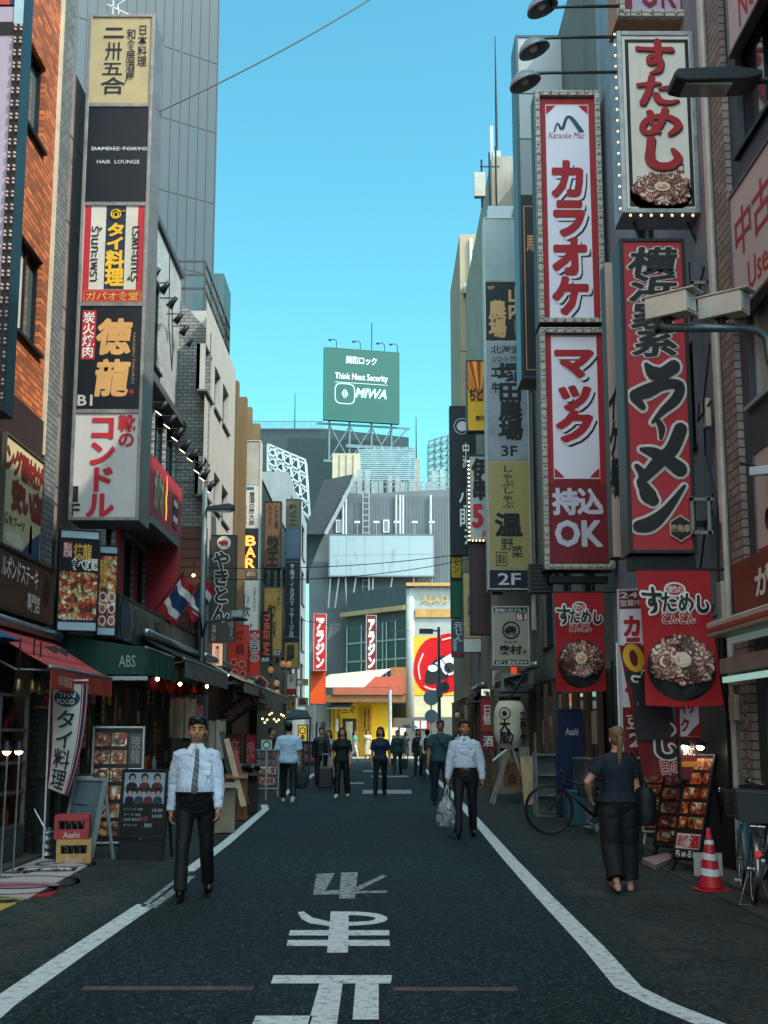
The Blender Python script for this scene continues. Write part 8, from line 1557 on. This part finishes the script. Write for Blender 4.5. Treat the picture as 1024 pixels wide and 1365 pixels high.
        B.tube([an+Vector((0, 0, .01)), an-fd*.035+Vector((0, 0, -.045)), an+fd*.06+Vector((0, 0, -.045)), an+fd*.13+Vector((0, 0, -.055)), an+fd*.175+Vector((0, 0, -.06))], [.034, .034, .036, .034, .022], 12)
    me = fuse(B, vox, 2); sk = skinmat(o.get('skin', '#b98a6e')); lip = flat(o.get('lip', '#8d5348'), .45); eye = flat('#17100e', .2); ew = flat('#8a7468', .4); hairm = o['hair']
    iM = Mh.transposed()
    for p in me.polygons:
        c = iM @ (Vector(p.center)-hc); z = c.z+1.6
        if c.y < -.045 and 1.52 < z < 1.66:
            ax_ = abs(c.x)
            if 1.605 < z < 1.62 and .015 < ax_ < .048: p.material_index = 2 if (.021 < ax_ < .042) else 3
            elif 1.632 < z < 1.648 and .012 < ax_ < .055: p.material_index = 4
            elif 1.538 < z < 1.555 and ax_ < .028: p.material_index = 1
    MT = Matrix.Translation((0, 0, -dz*S)) @ Matrix.Scale(S, 4)
    me.transform(MT); b = mesh_obj(me, 'body', [sk, lip, eye, ew, hairm], root)
    fin = lambda me, nm, mm: (me.transform(MT), mesh_obj(me, nm, mm if isinstance(mm, list) else [mm], root))[1]
    # ---------- hair
    Hm = MB(); st = o.get('style', 'short'); hl = 1.012*fw
    Hm.ell(hp(0, .036, 1.66), (.083*hl, .098, .084), 20, 14, Mh); Hm.ell(hp(0, .04, 1.605), (.08*hl, .075, .08), 16, 10, Mh)
    for sx in (-1, 1):
        Hm.ell(hp(sx*.068*fw, .018, 1.64), (.018, .045, .045), 10, 8, Mh); Hm.ell(hp(sx*.03, -.06, 1.7), (.045, .03, .018), 10, 8, Mh)
    if st == 'full': Hm.ell(hp(0, -.015, 1.718), (.09, .088, .04), 16, 10, Mh); Hm.ell(hp(.02, -.07, 1.699), (.055, .028, .02), 12, 8, Mh); Hm.ell(hp(-.055, -.055, 1.688), (.028, .03, .028), 10, 8, Mh); [Hm.tube([hp(x_, -.06, 1.72), hp(x_*1.15+.01, -.088, 1.69), hp(x_*1.2+.014, -.09, 1.672)], [.012, .009, .003], 6) for x_ in (-.05, -.03, -.005, .02, .045)]
    if st in ('long', 'bob'):
        zl = 1.36 if st == 'long' else 1.47
        for sx in (-1, 1): Hm.tube([hp(sx*.07, .01, 1.66), hp(sx*.082, .015, 1.58), hp(sx*.085, .03, 1.5), hp(sx*.075, .03, zl)], [.03, .034, .036, .02], 10)
        Hm.tube([hp(0, .06, 1.66), hp(0, .085, 1.56), hp(0, .085, 1.46), hp(0, .09, zl-.02)], [.07, .075, .07, .04], 14, ry=.6)
    if st == 'pony':
        Hm.ell(hp(0, .1, 1.63), (.03, .03, .03), 10, 8); Hm.tube([hp(0, .09, 1.64), hp(.0, .135, 1.6), hp(.006, .13, 1.5), hp(.012, .125, 1.4), hp(.02, .125, 1.31)], [.03, .036, .033, .026, .008], 12, ry=.7)
    fin(fuse(Hm, max(.007, vox*.8), 1, .004, 40, 3, (1, 1, .25)), 'hair', hairm)
    # ---------- garments
    tp = o['top']; ez = tp.get('ease', .018); hem = tp.get('hem', .98); T_ = MB()
    T_.rings(torso(lambda z: ez*(1.1 if z < 1.3 else .8 if z < 1.42 else .45)+(tp.get('flare', 0)*max(0, 1.15-z)), hem, tp.get('neck', 1.462)))
    for sd in 'RL':
        sh, e, wv, f, sx = (J[k+sd] for k in ('sh', 'el', 'wr', 'fd', 'sx')); q = tp.get('sleeve', 'short'); g = tp.get('arm', .014)
        a0 = sh+Vector((-sx*.075, 0, .03))
        if q == 'long': T_.tube([a0, sh, sh.lerp(e, .4), e, e.lerp(wv, .5), wv-f*.012, wv+f*.006], [.046*lk+g*.9, .06*lk+g*1.1, .056*lk+g*1.2, .045*lk+g*1.35, .041*lk+g*1.2, .033*lk+g*.9, .033*lk+g*.6], 16)
        elif q == 'short': T_.tube([a0, sh, sh.lerp(e, .35), sh.lerp(e, tp.get('len', .72))], [.046*lk+g*.9, .06*lk+g, .056*lk+g*1.5, .052*lk+g*2], 16)
    mtop = fuse(T_, vox, 2, tp.get('wr', .006), 9, len(label) % 7, (1, 1, .7)); bv = BVHTree.FromPolygons([v.co.copy() for v in mtop.vertices], [tuple(p.vertices) for p in mtop.polygons])
    def front(x, z, d=-.006, back=False):
        hit = bv.ray_cast(Vector((x, 1 if back else -1, z)), Vector((0, -1 if back else 1, 0)))[0]
        return Vector((x, (hit.y if hit else (.1 if back else -.1))+(-d if back else d), z))
    ext = o.get('extra')
    shirt = fin(mtop, tp.get('name', 'shirt'), tp['mat'])
    bt = o['bottom']; L_ = MB(); kind = bt.get('kind', 'trousers'); wf = bt.get('w', 1); top_z = bt.get('top', 1.03)
    if kind == 'skirt':
        zz = bt.get('hem', .35); rs = [ering(.17*bk+.012, .125*bk+.012, z) for z in (top_z, .95, .88)]
        rs += [ering(.18*bk+(.9-z)*bt.get('flare', .1), .14*bk+(.9-z)*bt.get('flare', .1), z) for z in (.75, .6, .45, .3, .15) if z > zz]+[ering(.18*bk+(.9-zz)*bt.get('flare', .1), .14*bk+(.9-zz)*bt.get('flare', .1), zz)]; L_.rings(rs)
    else:
        L_.rings(torso(.012, .78, top_z))
        for sd in 'RL':
            h_, k, an = J['hip'+sd], J['kn'+sd], J['an'+sd]; ls = 1+(lk-1)*.8; en = bt.get('end', .95)
            L_.tube([h_+Vector((0, 0, .03)), h_.lerp(k, .2), h_.lerp(k, .65), k, k.lerp(an, .35), k.lerp(an, .75), k.lerp(an, en)], [.092*ls+.008, (.092*ls+.008)*(.5+.5*wf), .078*ls*wf, .07*ls*wf, .069*ls*wf, .064*ls*wf, .066*ls*wf], 16)
    mb_ = fuse(L_, vox, 6, bt.get('wr', .006), 8, 2, (1, 1, .8)); fin(mb_, kind if kind != 'trousers' else 'trousers', bt['mat'])
    if bt.get('belt'):
        q = MB(); q.rings([[tuple(v) for v in r] for r in torso(.02, top_z-.035, top_z)[:1]+torso(.02, top_z-.035, top_z)[-1:]], caps=False); me_ = bpy.data.meshes.new('b'); me_.from_pydata(q.v, [], q.f); fin(me_, 'belt', bt['belt'])
    for sd in 'RL':
        an, fd = J['an'+sd], J['fdir'+sd]; q = MB(); dn = Vector((0, 0, -1))
        if o.get('shoes', 1) == 'sandals':
            q.tube([an-fd*.05+dn*.083, an+fd*.06+dn*.086, an+fd*.19+dn*.088], [.03, .04, .028], 12, ry=.35)
            for t, w_ in ((.02, .042), (.1, .042)): q.tube([an+fd*t+Vector((math.cos(a_)*.045, 0, -.055+math.sin(a_)*.05*(1 if t < .05 else .7))) for a_ in [math.pi*i/8 for i in range(9)]], .008, 6)
            me_ = fuse(q, vox*.8, 1)
        else:
            q.tube([an-fd*.06+dn*.05, an-fd*.03+dn*.045, an+fd*.05+dn*.045, an+fd*.13+dn*.055, an+fd*.195+dn*.06], [.03, .042, .045, .043, .022], 14); q.tube([an+dn*.05, an+Vector((0, 0, .03))], [.043, .046], 12)
            q.tube([an-fd*.07+dn*.075, an+fd*.07+dn*.08, an+fd*.2+dn*.083], [.032, .042, .026], 14, ry=.4)
            me_ = fuse(q, vox, 1)
        fin(me_, 'shoe', o['shoe'])
    if ext: ext(root, front, fin, J, hp, torso)
    hands = {sd: root_matrix(root) @ (MT @ (J['wr'+sd]+J['fd'+sd]*.09)) for sd in 'RL'}
    return root, hands
def ribbon(pts, wd, t=.004, axis=Vector((1, 0, 0))):
    m = MB(); L = [p-axis*w/2 for p, w in zip(pts, wd)]; Q = [p+axis*w/2 for p, w in zip(pts, wd)]; n = len(pts); bk = Vector((0, t, 0))
    m.add(L+Q, [(i, i+1, n+i+1, n+i) for i in range(n-1)]); return m
def tomesh(m): me = bpy.data.meshes.new('x'); me.from_pydata(m.v, [], m.f); return me
def stripes():
    s = NT('striped_tie'); w_ = s.n('TexWave'); w_.bands_direction = 'DIAGONAL'; w_.inputs['Scale'].default_value = 9; s.l(s.co(), w_.inputs['Vector'])
    return s.out(s.ramp(w_.outputs[1], [(.0, '#14171d'), (.62, '#14171d'), (.66, '#9ba3ad'), (.82, '#9ba3ad'), (.86, '#14171d')]), .5)
def collar(fin, torso, m, front):
    z = 1.452; q = MB(); R_ = [ering(.072, .068, z-.012, .012), ering(.066, .064, z+.03, .014), ering(.062, .06, z+.03, .014), ering(.066, .062, z-.012, .012)]; q.rings(R_, caps=False)
    for sx in (-1, 1):
        a = [Vector((sx*.006, -.066, 1.485)), Vector((sx*.06, -.035, 1.488)), front(sx*.088, 1.42, -.016), front(sx*.05, 1.372, -.018)]; q.add([tuple(v) for v in a]+[(v.x*.98, v.y-.005, v.z-.004) for v in a], [(0, 1, 2, 3), (7, 6, 5, 4), (0, 4, 5, 1), (1, 5, 6, 2), (2, 6, 7, 3), (3, 7, 4, 0)])
    fin(tomesh(q), 'collar', m)
BLK = flat('#15161a', .7); HAIR = flat('#0f0e0f', .4); SHOE = paint('#0d0d0f', .3); SHIRTW = flat('#c3d0e2', .75); SHIRTB = flat('#b9c4d4', .75); LTBLUE = flat('#a9c3da', .8); NAVYT = flat('#16202e', .8)
def man_left(root, front, fin, J, hp, torso):
    collar(fin, torso, flat('#d3deec', .75), front)
    zs = [1.435-.42*k/14 for k in range(15)]; wd = [.032 if k < 1 else .036+.03*(k/13) for k in range(14)]+[.004]
    fin(tomesh(ribbon([front(0.004+.006*math.sin(k*.4), z, -.008) for k, z in enumerate(zs)], wd)), 'tie', stripes())
    fin(tomesh(ribbon([front(.095, 1.30-.115*k/5, -.004) for k in range(6)], [.1]*5+[.09])), 'breast_pocket', flat('#cfdaea', .75))
    fin(tomesh(ribbon([front(0, 1.035-.02*k, -.02) for k in range(3)], [.04]*3)), 'buckle', STEEL)
def place(px, py): q = G(px, py); return (q.x, q.y, 0)
M1, hM1 = person('man in a white long sleeved shirt with a striped tie walking towards us', place(258, 1199), R(4), 1.73,
    dict(legR=15, legL=-11, kneeR=5, kneeL=17, abR=10, abL=9, armR=-9, armL=10, elR=14, elL=16, curlR=.5, curlL=.55, spread=2),
    dict(bulk=1.05, belly=.08, limb=.98, face=1.14, style='full', skin='#b5805f', hair=HAIR, top=dict(mat=SHIRTW, sleeve='long', hem=1.0, ease=.015, arm=.012, wr=.013), bottom=dict(mat=BLK, w=1.0, belt=SHOE, wr=.008), shoe=SHOE, extra=man_left), vox=.0075)
def man_right(root, front, fin, J, hp, torso):
    collar(fin, torso, flat('#c9d3e0', .75), front)
    q = MB()
    for k in range(6): q.ell(front(.005, 1.38-.068*k, -.004), (.007, .004, .007), 8, 6)
    fin(tomesh(q), 'buttons', flat('#f0f0f0')); fin(tomesh(ribbon([front(.09, 1.3-.11*k/5, -.003) for k in range(6)], [.1]*5+[.09])), 'breast_pocket', flat('#c1ccda', .75))
    fin(tomesh(ribbon([front(.09, 1.305, -.01), front(.09, 1.295, -.01)], [.03, .03])), 'pocket_mark', INK)
M2, hM2 = person('man in a pale buttoned shirt carrying a clear plastic bag down the street', place(621, 1117), R(-6), 1.77,
    dict(legR=12, legL=-9, kneeR=5, kneeL=15, abR=13, abL=14, armR=6, armL=2, elR=10, elL=10, curlR=.9, curlL=.6, spread=1),
    dict(bulk=1.02, belly=.02, style='short', skin='#ab765a', hair=HAIR, look=16, top=dict(mat=SHIRTB, sleeve='long', hem=1.0, ease=.015, arm=.012, wr=.013), bottom=dict(mat=BLK, w=.95, belt=SHOE), shoe=SHOE, extra=man_right), vox=.0075)
def woman_r(root, front, fin, J, hp, torso):
    q = MB(); q.torus(hp(0, .105, 1.63), .03, .011, 'y', 16, 6); fin(tomesh(q), 'hair_tie', BLK)
W1, hW1 = person('woman with a long ponytail in a dark tee and wide black trousers seen from behind', place(828, 1189), R(188), 1.63,
    dict(legR=6, legL=-5, kneeR=6, kneeL=22, abR=12, abL=38, armR=4, armL=6, elR=14, elL=40, inL=30, curlR=.5, curlL=.3, spread=2),
    dict(bulk=1.04, fem=1, limb=1.02, style='pony', skin='#c08c74', hair=flat('#75593f', .6), top=dict(mat=NAVYT, sleeve='short', hem=.93, ease=.024, flare=.06, arm=.014, len=.62, name='tee_shirt'), bottom=dict(mat=flat('#111317', .75), w=1.55, end=.9, wr=.008), shoes='sandals', shoe=flat('#1a1412', .5), extra=woman_r), vox=.0075)
WALK = dict(legR=16, legL=-14, kneeR=6, kneeL=16, armR=-10, armL=12, elR=14, elL=18, abR=9, abL=9)
def P_(label, px, py, rz, h, pose, vox=.011, **o):
    base = dict(hair=HAIR, shoe=SHOE, skin='#b08266'); base.update(o); return person(label, place(px, py), rz, h, {**WALK, **pose}, base, vox=vox)
P3, h3 = P_('man in a loose light blue shirt and dark trousers walking away on the left', 384, 1069, R(176), 1.8, dict(legR=-8, legL=14, kneeR=18, kneeL=4, abL=14, abR=12, armL=4, armR=6, elL=6, elR=10),
    bulk=1.1, top=dict(mat=LTBLUE, sleeve='short', hem=.84, ease=.034, flare=.05, arm=.024, len=.85, wr=.012), bottom=dict(mat=BLK, w=1.0), shoe=flat('#b9b6ae'))
P4, h4 = P_('woman in a black tee and black trousers walking beside a suitcase', 456, 1063, R(-4), 1.68, dict(legR=6, legL=-4, kneeR=4, kneeL=8, armR=-4, abR=16, armL=4), fem=1, style='long', top=dict(mat=flat('#0e1013', .8), hem=.88, ease=.03, flare=.06, len=.8, name='tee_shirt'), bottom=dict(mat=flat('#101115'), w=1.15), shoe=flat('#c2beb6'))
P5, h5 = P_('woman in a navy tee and slim dark trousers in the middle of the road', 507, 1063, R(5), 1.69, dict(legR=3, legL=-10, kneeR=4, kneeL=20, armL=-4, abL=14), fem=1, bulk=.98, style='bob', look=-20, top=dict(mat=flat('#13283a', .8), hem=.92, ease=.022, flare=.03, len=.75, name='tee_shirt'), bottom=dict(mat=flat('#0f1216'), w=.92), shoe=SHOE)
P6, h6 = P_('woman in a dark green top carrying two bags farther up the street', 530, 1034, R(0), 1.64, dict(abR=14, abL=14, armR=0, armL=0, curlR=.9, curlL=.9), vox=.013, fem=1, style='short', top=dict(mat=flat('#123a33', .8), sleeve='long', hem=.9, name='blouse'), bottom=dict(mat=flat('#14262c'), w=.95))
def strapx(root, front, fin, J, hp, torso): fin(tomesh(ribbon([front(-.12+.27*k/10, 1.43-.42*k/10, -.008) for k in range(11)], [.045]*11)), 'bag_strap', BLK)
P7, h7 = P_('man in a teal tee with a dark strap behind the man with the plastic bag', 588, 1073, R(3), 1.84, dict(legR=-6, legL=12, armR=6, armL=2, abR=15, abL=15, elR=20), bulk=1.08, skin='#8d5f48', top=dict(mat=flat('#24444c', .8), hem=.88, ease=.028, flare=.04, name='tee_shirt'), bottom=dict(mat=flat('#1a2430'), w=1.05), extra=strapx)
def pack(root, front, fin, J, hp, torso):
    q = MB(); q.rings([ering(.13, .075, z, .19) for z in (1.0, 1.06, 1.3, 1.4)]+[ering(.08, .05, 1.44, .19)]); fin(fuse(q, .014, 2), 'backpack', BLK)
P8, h8 = P_('man in a white tee with a black backpack seen from behind', 570, 1040, R(180), 1.68, dict(), vox=.013, top=dict(mat=flat('#c9c9c4', .8), hem=.9, name='tee_shirt'), bottom=dict(mat=flat('#16191d')), extra=pack)
P9, h9 = P_('person in all black with folded arms by the right hand shops', 558, 1034, R(20), 1.66, dict(legR=2, legL=-2), vox=.014, fem=1, style='bob', top=dict(mat=BLK, sleeve='long', hem=.85, name='jacket'), bottom=dict(mat=BLK))
P10, h10 = P_('person in dark clothes in the shadow behind the patterned dress', 428, 1049, R(10), 1.7, dict(legR=2, legL=-2), vox=.013, style='short', top=dict(mat=flat('#12151a'), sleeve='long', hem=.85, name='jacket'), bottom=dict(mat=flat('#101216')))
def dressmat():
    s = NT('patterned_dress'); vo = s.n('TexVoronoi'); vo.inputs['Scale'].default_value = 26; s.l(s.co(), vo.inputs['Vector']); return s.out(s.ramp(vo.outputs['Distance'], [(.3, '#b5aca4'), (.42, '#4a4648'), (.7, '#8d8480')], 'CONSTANT'), .8)
P11, h11 = P_('woman in a pale patterned long dress beside the person in dark clothes', 438, 1046, R(-15), 1.62, dict(legR=4, legL=-4, elR=70), vox=.013, fem=1, style='long', top=dict(mat=dressmat(), hem=.95, name='dress_bodice'), bottom=dict(kind='skirt', mat=dressmat(), hem=.22, flare=.16))
P12, h12 = P_('woman in a cream dress standing in the sun before the yellow shop', 490, 1013, R(0), 1.66, dict(legR=2, legL=-3), vox=.016, fem=1, style='long', top=dict(mat=flat('#cdbb9c', .8), hem=.95, name='dress_bodice'), bottom=dict(kind='skirt', mat=flat('#cdbb9c', .8), hem=.3, flare=.12))
P13, h13 = P_('woman holding a dark parasol by the cross street', 541, 1015, R(180), 1.6, dict(armR=50, elR=70, abR=8), vox=.016, fem=1, style='bob', top=dict(mat=flat('#3a3f45'), hem=.9, name='blouse'), bottom=dict(kind='skirt', mat=flat('#2a2d31'), hem=.4, flare=.1))
P14, h14 = P_('waiter in a black tee standing under the cream awning', 362, 1052, R(60), 1.68, dict(legR=2, legL=-2), vox=.014, top=dict(mat=flat('#0f1114'), hem=.9, name='tee_shirt'), bottom=dict(mat=flat('#0f1114')))
P15, h15 = P_('pedestrian in a teal top and white trousers in the sun by the yellow shop door', 473, 1014, R(90), 1.64, dict(), vox=.016, fem=1, style='bob', top=dict(mat=flat('#4f9a97'), hem=.9, name='blouse'), bottom=dict(mat=flat('#c5c5be')))
# ================================================================ carried things
def bagmesh(rings_, m_, nm, parent, seed=1, wr=.015, vox=.015):
    q = MB(); q.rings(rings_); me = fuse(q, vox, 2, wr, 9, seed); return mesh_obj(me, nm, [m_], parent)
h = hM2['R']; b = thing('plastic_bag', 'crumpled translucent plastic shopping bag in the hand of the man in the pale shirt', 'plastic bag', (h.x-.02, h.y-.02, h.z-.62))
PLB = NT('plastic'); PLB.b.inputs['Transmission Weight'].default_value = .35; PLB = PLB.out('#8f9a9a', .25, 0, .6)
bagmesh([ering(.12, .07, 0), ering(.155, .09, .06), ering(.15, .085, .24), ering(.1, .06, .37), ering(.04, .03, .45)], PLB, 'bag', b, 3, .035, .01); MB().tube([(0, 0, .42), (-.02, 0, .52), (0.01, 0, .62)], [.03, .015, .012], 8).tube([(.02, 0, .42), (.04, 0, .52), (.02, 0, .62)], [.03, .015, .012], 8).build('handle', PLB, b, smooth=True)
h = hW1['R']; b = thing('shoulder_bag', 'black shoulder bag hanging at the right side of the woman with the ponytail', 'handbag', (W1.location.x+.27, W1.location.y+.0, .66)); bagmesh([ering(.1, .15, 0), ering(.12, .17, .1), ering(.11, .16, .3), ering(.07, .13, .38)], flat('#0f1216', .6), 'bag', b, 2, .008); MB().tube([(0, -.12, .36), (-.05, -.1, .55), (-.1, -.06, .71), (-.11, .02, .735), (-.1, .08, .7), (-.04, .12, .5), (0, .12, .36)], .012, 6).build('strap', BLK, b)
h = h3['R']; b = thing('tote_bag', 'dark cloth tote bag in the hand of the man in light blue', 'bag', (h.x, h.y, h.z-.5)); bagmesh([ering(.12, .06, 0), ering(.16, .08, .1), ering(.15, .07, .3), ering(.09, .03, .38)], flat('#15242a', .7), 'bag', b, 5, .012); MB().tube([(-.06, 0, .36), (0, 0, .5), (.06, 0, .36)], .01, 6).build('handle', BLK, b)
q = G(434, 1054); b = thing('suitcase', 'black wheeled suitcase beside the woman in black', 'suitcase', (q.x, q.y, 0)); MB().box(-.2, .2, -.14, .14, .06, .64).build('shell', paint('#14171a', .4), b, bev=.04); m = MB()
for x in (-.15, .15): m.bar((x*.6, .1, .64), (x*.6, .1, .98), .015)
m.bar((-.1, .1, .98), (.1, .1, .98), .025); m.build('pull_handle', STEEL, b)
for x in (-.15, .15): 
    m = MB()
    for y in (-.1, .1): m.cyl((x-.015, y, .03), (x+.015, y, .03), .03)
    m.build('wheel', BLACK, b)
for sd, lab in (('R', 'small black handbag in the hand of the woman in dark green, on our left'), ('L', 'larger black carrier bag in the hand of the woman in dark green, on our right')):
    h = h6[sd]; b = thing('carried_bag', lab, 'bag', (h.x, h.y, h.z-(.34 if sd == 'R' else .48))); k = .7 if sd == 'R' else 1; bagmesh([ering(.12*k, .06, 0), ering(.14*k, .07, .1*k), ering(.13*k, .06, .32*k), ering(.08*k, .03, .36*k)], BLK, 'bag', b, 4, .01, .02); MB().tube([(-.05, 0, .34*k), (0, 0, (.34 if sd == 'R' else .48)), (.05, 0, .34*k)], .01, 6).build('handle', BLK, b)
h = h13['R']; b = thing('parasol', 'dark parasol held open by the woman at the cross street', 'parasol', (h.x, h.y, h.z)); MB().tube([(0, 0, -.1), (0, 0, .75)], .012, 6).build('pole', STEEL, b); m = MB(); n = 8
m.add([(0, 0, .78)]+[(.5*math.cos(R(45*k)), .5*math.sin(R(45*k)), .55) for k in range(8)]+[(.28*math.cos(R(45*k)), .28*math.sin(R(45*k)), .71) for k in range(8)], [(0, 9+k, 9+(k+1) % 8) for k in range(8)]+[(9+k, 1+k, 1+(k+1) % 8, 9+(k+1) % 8) for k in range(8)]); o = m.build('canopy', flat('#2a3138'), b); q = o.modifiers.new('s', 'SOLIDIFY'); q.thickness = .008
